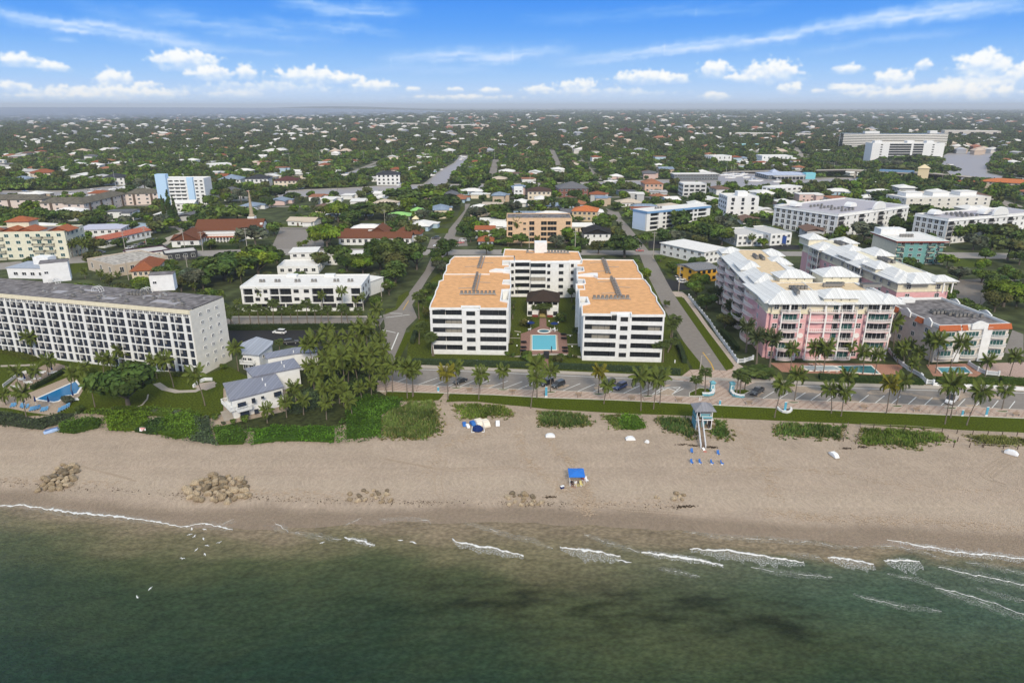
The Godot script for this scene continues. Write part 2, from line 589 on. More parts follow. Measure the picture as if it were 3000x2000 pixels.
func setting() -> void:
	var fn := FastNoiseLite.new()
	fn.seed = 21
	fn.frequency = 0.06
	fn.fractal_octaves = 4
	# land to the horizon
	var land := mat("land",0.095,0.115,0.045,0.95,"mottle",60.0)
	struct("ground",sheet([v2(-900,-158),v2(900,-158),v2(60000,-30000),v2(60000,-80000),v2(-60000,-80000),v2(-60000,-30000)],0.0),land)
	# a long low rise on the hazy side of the horizon
	var hs := st0()
	for i in 60:
		for k in 4:
			var p := []
			for q in [[i,k],[i + 1,k],[i + 1,k + 1],[i,k + 1]]:
				var x: float = -9000.0 + q[0] * 160.0
				var h: float = 70.0 * exp(-pow((x + 3300.0) / 1700.0,2)) * sin(PI * q[1] / 4.0) - 1.0
				p.append(v3(x,h,-12500.0 - q[1] * 500.0))
			quad(hs,p[3],p[2],p[1],p[0])
	struct("hill",fin(hs),mat("hillside",0.05,0.065,0.05,0.95,"mottle",300.0))
	# beach
	var sand: StandardMaterial3D
	sand_tex()
	sand = vmat("sand",0.95,"sandy",16.0)
	sand.normal_enabled = true
	sand.normal_texture = noise_tex("sandbump",512,0.09,0,5.0,FastNoiseLite.TYPE_SIMPLEX_SMOOTH,4,true)
	var g := SurfaceTool.new()
	g.begin(Mesh.PRIMITIVE_TRIANGLES)
	var nx := 230
	var nz := 150
	for j in nz + 1:
		for i in nx + 1:
			var x := -230.0 + i * 2.0
			var z := -182.0 + j * 0.62
			var s := z - shore_z(x)
			var dist := s + fn.get_noise_2d(x * 0.35,3.0) * 3.0
			var c := v3(0.46,0.362,0.272) * (1.0 + 0.12 * fn.get_noise_2d(x,z * 2.0) + 0.06 * fn.get_noise_2d(x * 6.0,z * 6.0))
			c = c.lerp(v3(0.50,0.40,0.30),smoothstep(-19.0,-14.0,dist) * (1.0 - smoothstep(-13.0,-7.0,dist)) * 0.7)
			var wet := v3(0.30,0.232,0.168) * (1.0 + 0.1 * fn.get_noise_2d(x * 0.7,z * 2.0))
			c = c.lerp(wet,smoothstep(-7.5 + 2.0 * fn.get_noise_2d(x * 0.9,9.0),-3.5,dist))
			g.set_color(Color(c.x,c.y,c.z))
			var y := sand_y(x,z) + 0.05 * fn.get_noise_2d(x * 1.5,z * 1.5)
			g.set_normal(Vector3.UP)
			g.add_vertex(v3(x,y,z))
	for j in nz:
		for i in nx:
			var a := j * (nx + 1) + i
			for q in [a,a + nx + 1,a + 1,a + 1,a + nx + 1,a + nx + 2]:
				g.add_index(q)
	g.generate_normals()
	struct("beach",g.commit(),sand)
	# the sea,shallow sand showing through near the shore,weed beds farther out
	var sea := vmat("sea",0.16)
	sea.normal_enabled = true
	sea.metallic_specular = 0.16
	sea.normal_texture = noise_tex("ripple",512,0.035,0,6.0,FastNoiseLite.TYPE_SIMPLEX_SMOOTH,5,true)
	sea.normal_scale = 1.3
	sea.albedo_color = Color(1,1,1)
	sea.albedo_texture = noise_tex("swell",512,0.02,0.72,1.0,FastNoiseLite.TYPE_SIMPLEX_SMOOTH,5)  # light and dark of small ripples put into the water colour
	sea.uv1_triplanar = true
	sea.uv1_world_triplanar = true
	sea.uv1_scale = v3(0.07,0.07,0.1)
	g = SurfaceTool.new()
	g.begin(Mesh.PRIMITIVE_TRIANGLES)
	nx = 240
	nz = 100
	for j in nz + 1:
		for i in nx + 1:
			var x := -240.0 + i * 2.0
			var s := -5.0 + j * 0.45 * (1.0 + j * 0.008) + (maxf(0.0,j - 88) * 14.0)
			var z := shore_z(x) + s
			var u := x / 100.0
			var e := s + fn.get_noise_2d(x * 0.6,z * 0.9) * 5.0 + fn.get_noise_2d(x * 3.0,z * 5.0) * 1.5
			var k := lerpf(0.8,1.55,smoothstep(-0.35,0.1,u + fn.get_noise_2d(x * 0.5,70.0) * 0.2)) * lerpf(1.0,0.75,smoothstep(0.25,0.6,u))
			var c := v3(0.23,0.18,0.115)
			c = c.lerp(v3(0.16,0.14,0.075),smoothstep(1.0,7.0 * k,e))
			c = c.lerp(v3(0.070,0.083,0.036),smoothstep(6.0 * k,15.0 * k,e))
			c = c.lerp(v3(0.036,0.056,0.026),smoothstep(14.0 * k,27.0 * k,e))
			c = c.lerp(v3(0.016,0.036,0.021),smoothstep(24.0 * k,44.0,e))
			c = c.lerp(v3(0.045,0.085,0.055),smoothstep(0.0,0.6,u) * smoothstep(3.0,8.0,e) * (1.0 - smoothstep(14.0,30.0,e)) * 0.75)
			var weed := smoothstep(-0.05,0.35,fn.get_noise_2d(x * 1.6 + 50.0,z * 3.4) + 0.5 * fn.get_noise_2d(x * 6.0,z * 12.0)) * smoothstep(0.0,5.0,s - 15.0) * (1.0 - smoothstep(24.0,32.0,s)) * smoothstep(-0.35,0.0,u) * (1.0 - smoothstep(0.42,0.6,u))
			c = c.lerp(v3(0.010,0.013,0.005),weed * 0.62)
			c *= 1.0 - 0.3 * smoothstep(12.0,18.0,s) * (1.0 - smoothstep(24.0,34.0,s)) * smoothstep(-0.35,0.0,u) * (1.0 - smoothstep(0.4,0.6,u)) * (0.6 + fn.get_noise_2d(x,z * 2.0))
			c *= 1.0 + 0.3 * fn.get_noise_2d(x * 4.0 + z,z * 9.0) + 0.18 * fn.get_noise_2d(x * 1.2,z * 3.0)
			c *= 1.3
			g.set_color(Color(c.x,c.y,c.z))
			g.set_normal(Vector3.UP)
			g.add_vertex(v3(x,-0.6 + 0.05 * fn.get_noise_2d(x * 3.0,z * 7.0) * smoothstep(0.0,4.0,s),z))
	for j in nz:
		for i in nx:
			var a := j * (nx + 1) + i
			for q in [a,a + nx + 1,a + 1,a + 1,a + nx + 1,a + nx + 2]:
				g.add_index(q)
	g.generate_normals()
	struct("sea",g.commit(),sea)
	surf(fn)
	roads()
	waterways()

# trodden sand: prints with shaded hollows and lit lips painted in,wheel tracks and drifts
func sand_tex() -> void:
	var im := Image.create(1024,1024,false,Image.FORMAT_RGB8)
	var n := FastNoiseLite.new()
	n.frequency = 0.02
	n.fractal_octaves = 5
	for y in 1024:
		for x in 1024:
			var a := TAU * x / 1024.0
			var b := TAU * y / 1024.0
			var v := 0.93 + 0.10 * n.get_noise_3d(cos(a) * 160 + sin(b) * 60,sin(a) * 160 + cos(b) * 60,cos(b) * 160)
			im.set_pixel(x,y,Color(v,v,v))
	var r := RandomNumberGenerator.new()
	r.seed = 9
	for i in 1500:
		var x := r.randi() % 1020
		var y := r.randi() % 1020
		var v := r.randf_range(0.78,0.9)
		im.fill_rect(Rect2i(x,y,r.randi_range(4,12),r.randi_range(3,7)),Color(v,v,v))
		im.fill_rect(Rect2i(x,y - 2,r.randi_range(4,9),2),Color(0.99,0.99,0.99))
	texs["sandy"] = ImageTexture.create_from_image(im)

func surf(fn: FastNoiseLite) -> void:
	var cell := FastNoiseLite.new()
	cell.noise_type = FastNoiseLite.TYPE_CELLULAR
	cell.cellular_return_type = FastNoiseLite.RETURN_DISTANCE2_SUB
	cell.frequency = 0.045
	cell.seed = 4
	var im := Image.create(256,256,false,Image.FORMAT_RGBA8)
	for y in 256:
		for x in 256:
			var wx := x + 6.0 * fn.get_noise_2d(x * 1.2,y * 1.2)
			var wy := y + 6.0 * fn.get_noise_2d(x * 1.2 + 300,y * 1.2)
			var e := 1.0 - smoothstep(0.05,0.5,cell.get_noise_2d(wx,wy) + 1.0)
			var f := smoothstep(-0.2,0.35,fn.get_noise_2d(x * 1.1 + 90,y * 1.1))
			im.set_pixel(x,y,Color(1,1,1,clampf(e * (0.25 + 0.85 * f) * f + maxf(0.0,f - 0.55) * 1.3,0,1)))
	var lace := ImageTexture.create_from_image(im)
	var fm := mat("foam",0.62,0.62,0.6,0.9)
	var lm := mat("lace",0.62,0.62,0.59,0.9)
	lm.transparency = BaseMaterial3D.TRANSPARENCY_ALPHA
	lm.albedo_texture = lace
	lm.albedo_color.a = 0.72
	var thin := mat("thin_lace",0.6,0.6,0.55,0.9)
	thin.transparency = BaseMaterial3D.TRANSPARENCY_ALPHA
	thin.albedo_texture = lace
	thin.albedo_color.a = 0.3
	# breaking crests: [line,width in front,width of lace behind,height]
	var crests := [
		[pts([-108.3,-120.4,-103.6,-119.7,-99.8,-120.2,-94,-118.8,-90.1,-118,-84.8,-117.1,-78.9,-116.3,-72.2,-115,-66.7,-113.4,-63.7,-112.5]),1.1,1.6,0.12],
		[pts([-63.7,-112.5,-59.6,-113.8,-53.4,-111.5]),0.9,1.6,0.12],
		[pts([-56.2,-113.5,-54.3,-115.5,-52.6,-116.2,-49.9,-116.2,-47.6,-115.5,-46.1,-113.9,-42.5,-111]),0.3,2.6,0.05],
		[pts([-48,-112.8,-45.5,-115.1,-41.7,-115.8,-38.1,-115.1,-37.6,-111.9]),0.18,1.2,0.03],
		[pts([-31.5,-109.1,-29.3,-108.4,-27.2,-107.7,-25.3,-106.6]),0.9,1.0,0.15],
		[pts([-21.3,-108.4,-20.3,-108.1]),0.5,0.5,0.1],[pts([-19,-107.8,-17.7,-107.4]),0.6,0.4,0.1],
		[pts([-11.2,-108.6,-9.5,-107.4,-6.3,-106.5,-3.1,-105.7,-0.6,-104.7,2.1,-103.4]),1.0,2.6,0.25],
		[pts([8.8,-106.2,11.8,-105.5,15.5,-104.9,19.5,-103.3]),1.0,3.4,0.25],
		[pts([18.6,-102.3,21.2,-101.8]),0.8,0.8,0.12],
		[pts([23.5,-104.5,27.1,-104,30.6,-103.1,34,-102,37.2,-100.9]),1.2,1.4,0.28],
		[pts([32.5,-105.7,35.5,-105.3,39.2,-105.1,43.2,-104.1,46.5,-103.1,51.8,-101.8]),0.8,3.2,0.22],
		[pts([56.6,-103.1,59.2,-102.8,61.8,-101.9,63.9,-101.2]),1.0,3.8,0.22],
		[pts([66.3,-102.3,69.3,-102.1,72.5,-102]),0.8,4.2,0.2],
		[pts([70,-108.2,72.3,-107.8,74.8,-106.6,77.5,-105.9,80.5,-104.6,86.2,-103.9,91.5,-102.7,96.9,-101.8]),0.8,1.6,0.15],
		[pts([74.9,-100.4,78.2,-98.9,82,-97.5,87.5,-95.4]),0.35,2.0,0.1],
		[pts([71.1,-94.9,74,-94,78,-91.5,82.2,-88.1]),0.3,3.6,0.08],
	]
	for l in [pts([-32.3,-113,-28.7,-116.8,-26.4,-116.9,-25.2,-115.1,-21.5,-115.7,-16.3,-114.6,-15.7,-113.4]),pts([-9.3,-113.9,-4.6,-111.9,0,-109.5,3.8,-108.2,7.5,-105.9]),pts([13.6,-110.2,17.7,-107.6,22.4,-105.1,24.7,-104.3]),pts([32.5,-111,39.8,-109.3,51.6,-108,57,-107.6,59,-106.3,64.8,-106.1]),pts([49.3,-104.1,55.2,-103.3,55.6,-101.4]),pts([65.9,-106.3,70.4,-106.5,74.5,-104.9,77.9,-102.3]),pts([80.6,-101.9,85.1,-100.4,89.2,-98.6]),pts([65,-98.6,69.9,-96.8,73.6,-93.3,77.6,-90.9]),pts([78.1,-95,81.2,-92.9,84.3,-91.7]),pts([25.7,-100,29,-99,32.3,-97.7]),pts([56.6,-93.3,63,-90.5,68.9,-89.3]),pts([42,-100.4,48.4,-98.6,55.1,-97.7]),pts([-42.2,-111,-38.7,-110.1,-31.9,-108.4])]:
		crests.append([l,0.16,1.3,0.05])
	for c in crests:
		var st := st0()
		var lst := SurfaceTool.new()
		lst.begin(Mesh.PRIMITIVE_TRIANGLES)
		var pts := []
		for i in c[0].size() - 1:
			var a: Vector2 = c[0][i]
			var b: Vector2 = c[0][i + 1]
			var m := maxi(2,int(a.distance_to(b) / 0.35))
			for q in m:
				pts.append(a.lerp(b,float(q) / m))
		pts.append(c[0][-1])
		var prev := []
		for i in pts.size():
			var p: Vector2 = pts[i]
			var t := float(i) / (pts.size() - 1)
			var taper := pow(sin(PI * clampf(t * 0.94 + 0.03,0,1)),0.5)
			var w: float = c[1] * taper * (0.12 + 1.5 * absf(fn.get_noise_2d(p.x * 13.0,p.y * 13.0 + c[2] * 50.0)))
			var o: float = 0.5 * fn.get_noise_2d(p.x * 9.0 + 5.0,p.y * 4.0)
			var lw: float = c[2] * taper * (0.6 + 0.8 * absf(fn.get_noise_2d(p.x * 7.0,8.0)))
			var row := []
			for k in 5:
				var f := k / 4.0
				row.append(v3(p.x,-0.56 + c[3] * sin(PI * f) * (0.6 + 0.8 * fn.get_noise_2d(p.x * 25.0 + k * 40.0,p.y * 25.0)) + 0.01,p.y + o + (f - 0.5) * w))
			row.append(v3(p.x,-0.545,p.y + o + w * 0.5 + lw * 0.15))
			row.append(v3(p.x,-0.545,p.y + o - lw * (0.2 if c[3] > 0.06 and c[2] > 2.0 else 0.9)))
			row.append(v3(p.x,-0.545,p.y + o + w * 0.3 + lw))
			if i > 0:
				for k in (4 if c[1] > 0.2 or fn.get_noise_2d(p.x * 5.0,p.y * 5.0) > 0.12 else 0):
					quad(st,prev[k],row[k],row[k + 1],prev[k + 1])
				for v in [prev[6],row[6],row[7],prev[6],row[7],prev[7]]:
					lst.set_uv(v2(v.x,v.z) * 0.2)
					lst.set_normal(Vector3.UP)
					lst.add_vertex(v)
			prev = row
		struct("foam",fin(st),fm)
		struct("foam_lace",lst.commit(),lm if c[3] > 0.12 else thin)

func road(called: String,poly: Array,y: float,m: Material) -> MeshInstance3D:
	keep(poly)
	return struct(called,sheet(poly,y),m)

var prom_up := pts([-39.4,-184.8,-34.9,-184.6,-29.5,-182,-1.4,-178.7,20.1,-176.8,44.9,-173.9,52.6,-172.5,64.4,-172.5,83.6,-170.4,114.1,-167.3,135.3,-164.7,160.1,-161.9])
var prom_low := pts([-37.9,-177,-33.6,-177,-28.8,-176.6,-5.2,-174.6,10.1,-172.5,29.1,-170.9,46.1,-168.8,57.4,-167.3,81.2,-164.7,106.8,-162.1,131.7,-159.5,155.8,-156.9])
var road_up := pts([-42.1,-196.7,-31.5,-195.8,4.8,-191.6,50.2,-186.1,78.1,-183,97.2,-180.7,144.3,-177.2,171.5,-175.3])

func roads() -> void:
	var asphalt := mat("asphalt",0.24,0.215,0.19,0.9,"stain",9.0)
	var dark := mat("new_asphalt",0.032,0.032,0.034,0.9,"stain",9.0)
	var kerb := mat("kerb",0.55,0.52,0.45,0.85,"stain",3.0)
	var walk := mat("concrete_walk",0.42,0.37,0.31,0.9,"stain",4.0)
	var brick := mat("brick_paving",0.62,0.56,0.53,0.9,"paving",9.0)
	var lawn := mat("lawn",0.11,0.145,0.006,0.95,"grass",9.0)
	var lawn2 := mat("old_lawn",0.115,0.145,0.016,0.95,"grass",12.0)
	var paint := mat("road_paint",0.72,0.72,0.68,0.8,"stain",2.0)
	var yellow := mat("yellow_paint",0.6,0.36,0.04,0.8)
	# parking road beside the promenade
	var main := road("road",ribbon(road_up,prom_up),0.04,asphalt)
	var pave := struct("pavement",prism_mesh(ribbon(prom_up,prom_low),0.0,0.15),brick)
	keep(ribbon(prom_up,prom_low))
	part(pave,"kerb",ring_mesh(prom_up,0.2,0.0,0.163,false),kerb)
	part(pave,"edging",ring_mesh(prom_low,0.3,0.0,0.166,false),kerb)
	var up2 := []
	for p in road_up:
		up2.append(p + v2(0.1,-2.3))
	struct("sidewalk",prism_mesh(ribbon(up2,road_up),0.0,0.12),walk)
	keep(ribbon(up2,road_up))
	var inner := []
	for p in road_up:
		inner.append(p + v2(0,1.3))
	for i in inner.size() - 1:
		if i != 3:
			part(main,"lane_line",sheet(strip([inner[i],inner[i + 1]],0.22),0.046),paint)
	# slanting bay lines: [foot at the kerb,far end]
	var bays := pts([-33.3,-184.3,-30.9,-187.5,-27.1,-182,-22.1,-187.2,-22.8,-181.2,-18.1,-186.7,-18.6,-180.5,-14.8,-185.3,-14.9,-180.7,-10.7,-185.6,-10.8,-180.7,-6.3,-185.9])
	for i in 6:
		part(main,"bay_line",sheet(strip([bays[i * 2],bays[i * 2 + 1]],0.2),0.046),paint)
	var a := v2(-6.6,-180.2)
	var b := v2(-1.1,-185.6)
	var step := v2(-2.4,-179.5) - a
	var d := b - a
	for k in 34:
		var f: Vector2 = a + step * k
		if f.x > 44 and f.x < 66:
			continue
		# keep to the kerb
		for i in prom_up.size() - 1:
			if f.x >= prom_up[i].x and f.x < prom_up[i + 1].x:
				f.y = lerpf(prom_up[i].y,prom_up[i + 1].y,(f.x - prom_up[i].x) / (prom_up[i + 1].x - prom_up[i].x)) - 0.3
		part(main,"bay_line",sheet(strip([f,f + d * (0.98 if f.x < 40 else 0.92)],0.2),0.046),paint)
	var hatch := pts([39,-174.8,42.8,-179.7,42.8,-179.7,48.2,-180.2,48.2,-180.2,44.3,-174.5,41.5,-177.7,43.2,-174.6,42.8,-179,45.1,-175.4,44.3,-179.8,46.3,-177.2,46,-180,47.2,-178.6])
	for i in 7:
		part(main,"hatch_line",sheet(strip([hatch[i * 2],hatch[i * 2 + 1]],0.22),0.046),paint)
	# side streets
	var ls := road("street",pts([-40.8,-196.4,-44.6,-213.3,-45.5,-225.8,-46.4,-237.5,-49.7,-251.7,-45.4,-261.6,-42.4,-324.5,-43.5,-386.6,-41.8,-394.8,-41.1,-443.6,-36.4,-531.5,-38.7,-566.4,-34.2,-566.4,-36.5,-457,-34.4,-394.8,-34.4,-374,-37.5,-350.1,-39.2,-313.3,-40.4,-265.5,-36,-248.1,-38.2,-234.7,-37.2,-205.2,-36.9,-196.7]),0.032,asphalt)
	for l in [pts([-40.3,-229.7,-39.8,-211.4]),pts([-47.4,-253.7,-42.4,-253.2]),pts([-48,-247.9,-39.5,-251.9]),pts([-46.6,-232.9,-41.3,-229.7])]:
		part(ls,"stop_line",sheet(strip(l,0.4),0.046),paint)
	part(ls,"centre_line",sheet(strip(pts([-43,-258.5,-42.7,-271.8]),0.25),0.046),yellow)
	road("cross_street",pts([-121.7,-247.7,-108.7,-247.7,-48.4,-247.7,-48.4,-237.9,-105.2,-238.7,-117.3,-237.9]),0.028,asphalt)
	struct("sidewalk",sheet(pts([-109.6,-249.9,-49.9,-250.4,-49.5,-248.1,-108.8,-247.9]),0.05),walk)
	road("parking_lot",pts([-102.8,-232.9,-55.9,-232.1,-53.9,-220.6,-54,-211.4,-61.2,-209.4,-69.9,-214.2,-78.9,-217.7,-96.3,-217.7]),0.024,dark)
	road("highway",pts([-274.9,-337.2,-262.2,-343.5,-235.7,-358.6,-195.4,-371.2,-149.3,-378.8,-96.2,-380.7,-38.2,-377.8,38.1,-376.8,94.6,-374,240.3,-370.3,279.2,-367.5,314.2,-364.8,302.4,-350.1,268.6,-352.6,231.1,-355.2,92.2,-363.9,36.8,-363,-92,-363,-143.5,-363,-187.9,-356,-225.5,-341.9,-251.2,-328.1,-262.5,-320.9]),0.036,mat("pale_asphalt",0.30,0.275,0.25,0.9,"stain",12.0))
	var rs := road("street",pts([58.6,-193.8,58.6,-220.6,60.5,-261.6,64.8,-320.9,68.8,-362.1,70.7,-383.6,73.1,-489.2,73.7,-540.8,77.8,-522.5,78.1,-459.8,76.1,-383.6,75.6,-362.1,75,-353.4,68.8,-277.5,65.1,-192.7]),0.032,asphalt)
	part(rs,"centre_line",sheet(strip(pts([62.3,-209.4,62.2,-199.2,61.5,-193.5]),0.3),0.046),yellow)
	part(rs,"stop_line",sheet(strip(pts([59.9,-191.6,61.3,-191.6]),0.5),0.046),paint)
	# brick crossing in front of the side street
	struct("brick_crossing",sheet(pts([47.7,-186.1,50.9,-189.1,54.3,-193.8,58.6,-194.1,65.2,-193,68.8,-197,69.1,-193.5,69.4,-188,77.8,-183.8,71,-183.8,67.5,-181.2,62.1,-175.8,60.2,-172.3,54.4,-172.3,56,-178.7,54.1,-182.7]),0.058),brick)
	struct("brick_walk",sheet(pts([73.6,-286.3,74.3,-278.3,71.8,-237.8,70.5,-199.2,71.7,-195,70.9,-189.9,74.5,-188.2,78.4,-187.6,78,-184.9,69.3,-184.9,66.2,-191,68.8,-196.8,68.8,-205.5,72,-276.1,69,-278.3,69.3,-286.3]),0.062),mat("pale_paving",0.56,0.46,0.38,0.9,"paver",6.0))
	# lawns
	struct("lawn",sheet(pts([-35.5,-176.9,-28.8,-176.6,-18.9,-175.8,-19.3,-173.9,-20.1,-170.9,-24.5,-170.4,-34.4,-170.4]),0.07),lawn)
	struct("lawn",sheet(pts([-17.4,-175.5,-5.2,-174.6,10.1,-172.5,29.1,-170.9,46.1,-168.8,57.4,-167.3,81.2,-164.7,106.8,-162.1,131.7,-159.5,155.8,-156.9,148.9,-148.8,125.8,-151.2,97.7,-154.3,86.3,-156.3,66.9,-158.3,51.7,-159.9,44.3,-161.2,27.8,-162.6,9.8,-165.1,3.7,-166.8,-0.9,-167.7,-9.3,-170,-14.9,-170.2,-17.9,-169.7]),0.07),lawn)
	struct("lawn",sheet(pts([-33.3,-201.2,-30.3,-198.8,4.9,-194.1,50.7,-188.3,54.3,-193.8,60.1,-259.6,68.2,-343.5,-30.4,-351.8,-37.5,-307.3,-39.4,-266,-34.8,-248.1,-37,-234.7]),0.016),lawn2)
	struct("lawn",sheet(pts([68.9,-277.8,71.6,-277.8,68.8,-197.8,67.4,-194.4,65.1,-193.6]),0.075),lawn)
	struct("lawn",sheet(pts([56.9,-222.8,58.4,-222.1,59.1,-195.6,57.7,-193.9,55.3,-194.4]),0.075),lawn)
	struct("lawn",sheet(pts([75,-354.9,95.4,-360.2,96.7,-339.8,90.4,-339.8,81.1,-304.9,77.2,-318.6,73.7,-311.6]),0.02),lawn2)
	struct("lawn",sheet(pts([-37.9,-229.7,-35,-230.5,-35.8,-203.6,-37.6,-204.2]),0.075),lawn)
	struct("lawn",sheet(pts([-49.2,-251.9,-50,-259.5,-46.5,-261.5,-48,-278.3,-45.2,-287.5,-43.8,-281.7,-45.4,-258.5]),0.07),lawn2)
	struct("lawn",sheet(pts([-113,-251.9,-57.2,-251.9,-56.4,-247.9,-111.4,-247.9]),0.02),lawn)
	struct("lawn",sheet(pts([-106.1,-238.6,-57,-238.1,-56.1,-232.9,-104.1,-233.7]),0.02),lawn2)
	# gardens by the sea
	struct("lawn",sheet(pts([-168,-210.8,-134.5,-200.4,-92.2,-187.6,-87.6,-196.8,-77,-186.6,-82.2,-179.2,-75.5,-162.5,-77.8,-159.1,-92.9,-160.8,-111.9,-162.5,-132,-159.9,-144.7,-162.5,-187,-217.7]),0.12),mat("garden",0.11,0.145,0.012,0.95,"grass",10.0))
	struct("garden_soil",sheet(pts([-74.1,-154.3,-59,-164.2,-70,-196.8,-47.4,-217.7,-37.1,-198,-38.5,-178.2,-32.7,-171.4,-42.4,-155.9,-54.5,-149.7]),0.11),mat("soil",0.065,0.078,0.026,0.95,"mottle",9.0))
	# church park,ball lawn,car parks
	struct("lawn",sheet(pts([-226.7,-456.2,-230.8,-493.8,-203,-487.1,-198.7,-471.2,-215.7,-462.1]),0.02),lawn2)
	struct("lawn",sheet(pts([-172.5,-462.1,-136.7,-471.2,-130.3,-447.6,-161.7,-447.6]),0.02),lawn2)
	struct("lawn",sheet(pts([-112.3,-474.3,-88.1,-474.3,-62,-474.3,-39.8,-500.7,-40.4,-554.2,-37.7,-550,-38.8,-474.3,-52,-456.2,-59.7,-456.2,-108.8,-459.1]),0.02),lawn2)
	struct("lawn",sheet(pts([-53.3,-450.4,-41.5,-447.6,-40.4,-429.8,-48.2,-429.8]),0.05),lawn)
	struct("lawn",sheet(pts([232,-353.1,247.7,-353.1,239.1,-336.6,218.4,-330.4]),0.02),mat("bright_lawn",0.11,0.15,0.015,0.95,"grass",9.0))
	struct("lawn",sheet(pts([380.3,-917.1,366.6,-835.8,368.2,-775.4,334.4,-775.4,358.7,-854.8]),0.02),lawn2)
	struct("lawn",sheet(pts([-224.2,-339.8,-222.1,-353.1,-215.3,-356.6,-208.3,-336.6,-209.9,-318.6]),0.02),lawn2)
	road("parking_lot",pts([-132.4,-366.3,-152.2,-447.6,-132.6,-447.6,-116.9,-423.6,-107.7,-386.5,-110.6,-370.2]),0.022,asphalt)
	road("parking_lot",pts([-49.4,-416.2,-43.2,-416.2,-44,-382.3,-48.1,-382.3]),0.022,asphalt)
	road("parking_lot",pts([-36.3,-418.6,-27.9,-413.7,-25.5,-388.7,-36.2,-386.5]),0.04,asphalt)
	road("parking_lot",pts([71.4,-310.3,80.2,-301,78,-289.8,69.6,-287.5]),0.04,dark)
	road("parking_lot",pts([81.4,-404.1,111.2,-404.1,105.5,-385,77,-380.9]),0.04,dark)
	road("parking_lot",pts([148.2,-391.1,165.9,-391.1,161,-377,144.7,-377]),0.04,dark)
	road("parking_lot",pts([203.8,-307.6,240.5,-313,230.2,-298.5,210.2,-294.7,201.8,-278.3,186.2,-261.5,180.1,-269.6,195.1,-292.3]),0.022,mat("worn_asphalt",0.21,0.185,0.16,0.9,"stain",9.0))
	road("parking_lot",pts([179.7,-232.9,180.3,-228.1,163.4,-204.2,160.7,-209.4]),0.022,asphalt)
	road("parking_lot",pts([-301.8,-493.8,-284.5,-533.9,-273.8,-514.9,-292.1,-480.6]),0.022,dark)
	road("parking_lot",pts([-220.5,-386.5,-216.4,-413.7,-210.1,-404.3,-215.2,-378.2]),0.022,asphalt)
	road("driveway",pts([-210.9,-404.3,-211.6,-434,-226.7,-456.2,-228.3,-468.1,-209.8,-434,-198.1,-386.5]),0.022,walk)
	# residential streets run inland behind the canal
	for l in [[v2(-22.7,-775),v2(-24.2,-1057)],[v2(60.7,-905.4),v2(67.6,-1119),v2(81.9,-1645)],[v2(74.6,-493.8),v2(76.5,-522.3)]]:
		road("street",strip(l,9.0),0.02,asphalt)
	for x in [-420,-300,-195,95,240,360,470,590]:
		road("street",strip([v2(x,-760),v2(x + 10 + x * 0.03,-1280)],7.0),0.018,asphalt)
	for z in [-800,-900,-1010,-1130,-1260]:
		road("street",strip([v2(-640,z - 20),v2(-90,z)],7.0),0.022,asphalt)
		road("street",strip([v2(20,z),v2(640,z + 30)],7.0),0.022,asphalt)
	for z in [-560,-610,-460]:
		road("street",strip([v2(-360,z),v2(-130,z + 12)] if z > -600 else [v2(-5,z),v2(330,z)],7.0),0.022,asphalt)
	# the boulevard that leads to the bridge
	road("boulevard",pts([408.7,-550.2,430.2,-625.3,445.4,-744.5,453.2,-835.8,441.4,-906.1,435.8,-988.9,471,-1136,540.2,-1334,622.5,-1518,610.1,-1518,511.9,-1289,442.4,-1088,408.9,-939.9,426.5,-874.6,432.8,-800.2,423.5,-709.1,410.9,-599.8,386.4,-518.8]),0.05,mat("boulevard",0.33,0.29,0.25,0.9,"stain",12.0))

func waterways() -> void:
	var w := mat("canal_water",0.30,0.275,0.265,0.45,"",1.0)  # pale reflection of cloud put into the base colour
	w.metallic_specular = 0.25
	w.normal_enabled = true
	w.normal_texture = noise_tex("ripple",512,0.035,0,6.0,FastNoiseLite.TYPE_SIMPLEX_SMOOTH,5,true)
	w.normal_scale = 0.15
	w.uv1_triplanar = true
	w.uv1_world_triplanar = true
	w.uv1_scale = Vector3.ONE * 0.05
	var wall := mat("seawall",0.4,0.37,0.32,0.9,"stain",4.0)
	for c in [pts([-482.4,-654.1,-418.1,-654.1,-402,-688.5,-374.3,-706.9,-355.5,-676.6,-359,-623,-393,-603.7,-430.7,-581.3]),pts([-222.4,-646.1,-196.1,-665.2,-162.8,-676.6,-136.3,-694.5,-90.5,-710.1,-69.6,-710.1,-3.5,-716.5,71.5,-729.7,147.5,-754,186.1,-761.2,238.1,-799.5,255.6,-846,317.4,-869,300.5,-768.6,379.2,-776.1,369.7,-733.1,342.1,-697.6,265.8,-676.6,194.6,-648.7,166.1,-676.6,68.1,-694.5,-3.3,-673.7,-65.1,-662.4,-96.5,-654.1,-150.4,-623,-202.5,-603.7]),pts([-90.5,-710.1,-88.9,-869,-81.4,-986.2,-83.2,-1147,-71,-1147,-65.3,-974.3,-67.7,-815.8,-68.9,-710.1]),pts([-199,-815.8,-194.5,-888.3,-184.8,-951.3,-174,-908.4,-175.1,-815.8,-175.9,-733.1]),pts([595.5,-976.2,695.4,-1136,734.4,-1189,790.2,-1228,892.9,-1334,950,-1358,772.5,-1136,620.1,-917.1,567.5,-835.8,560.7,-800.2,574.9,-752,533.4,-695.8,482.6,-722.8,470.6,-722.8,494,-783.5])]:
		keep(c)
		var o := struct("canal",sheet(c,0.09),w)
		part(o,"seawall",ring_mesh(c,0.8,0.0,0.5),wall)

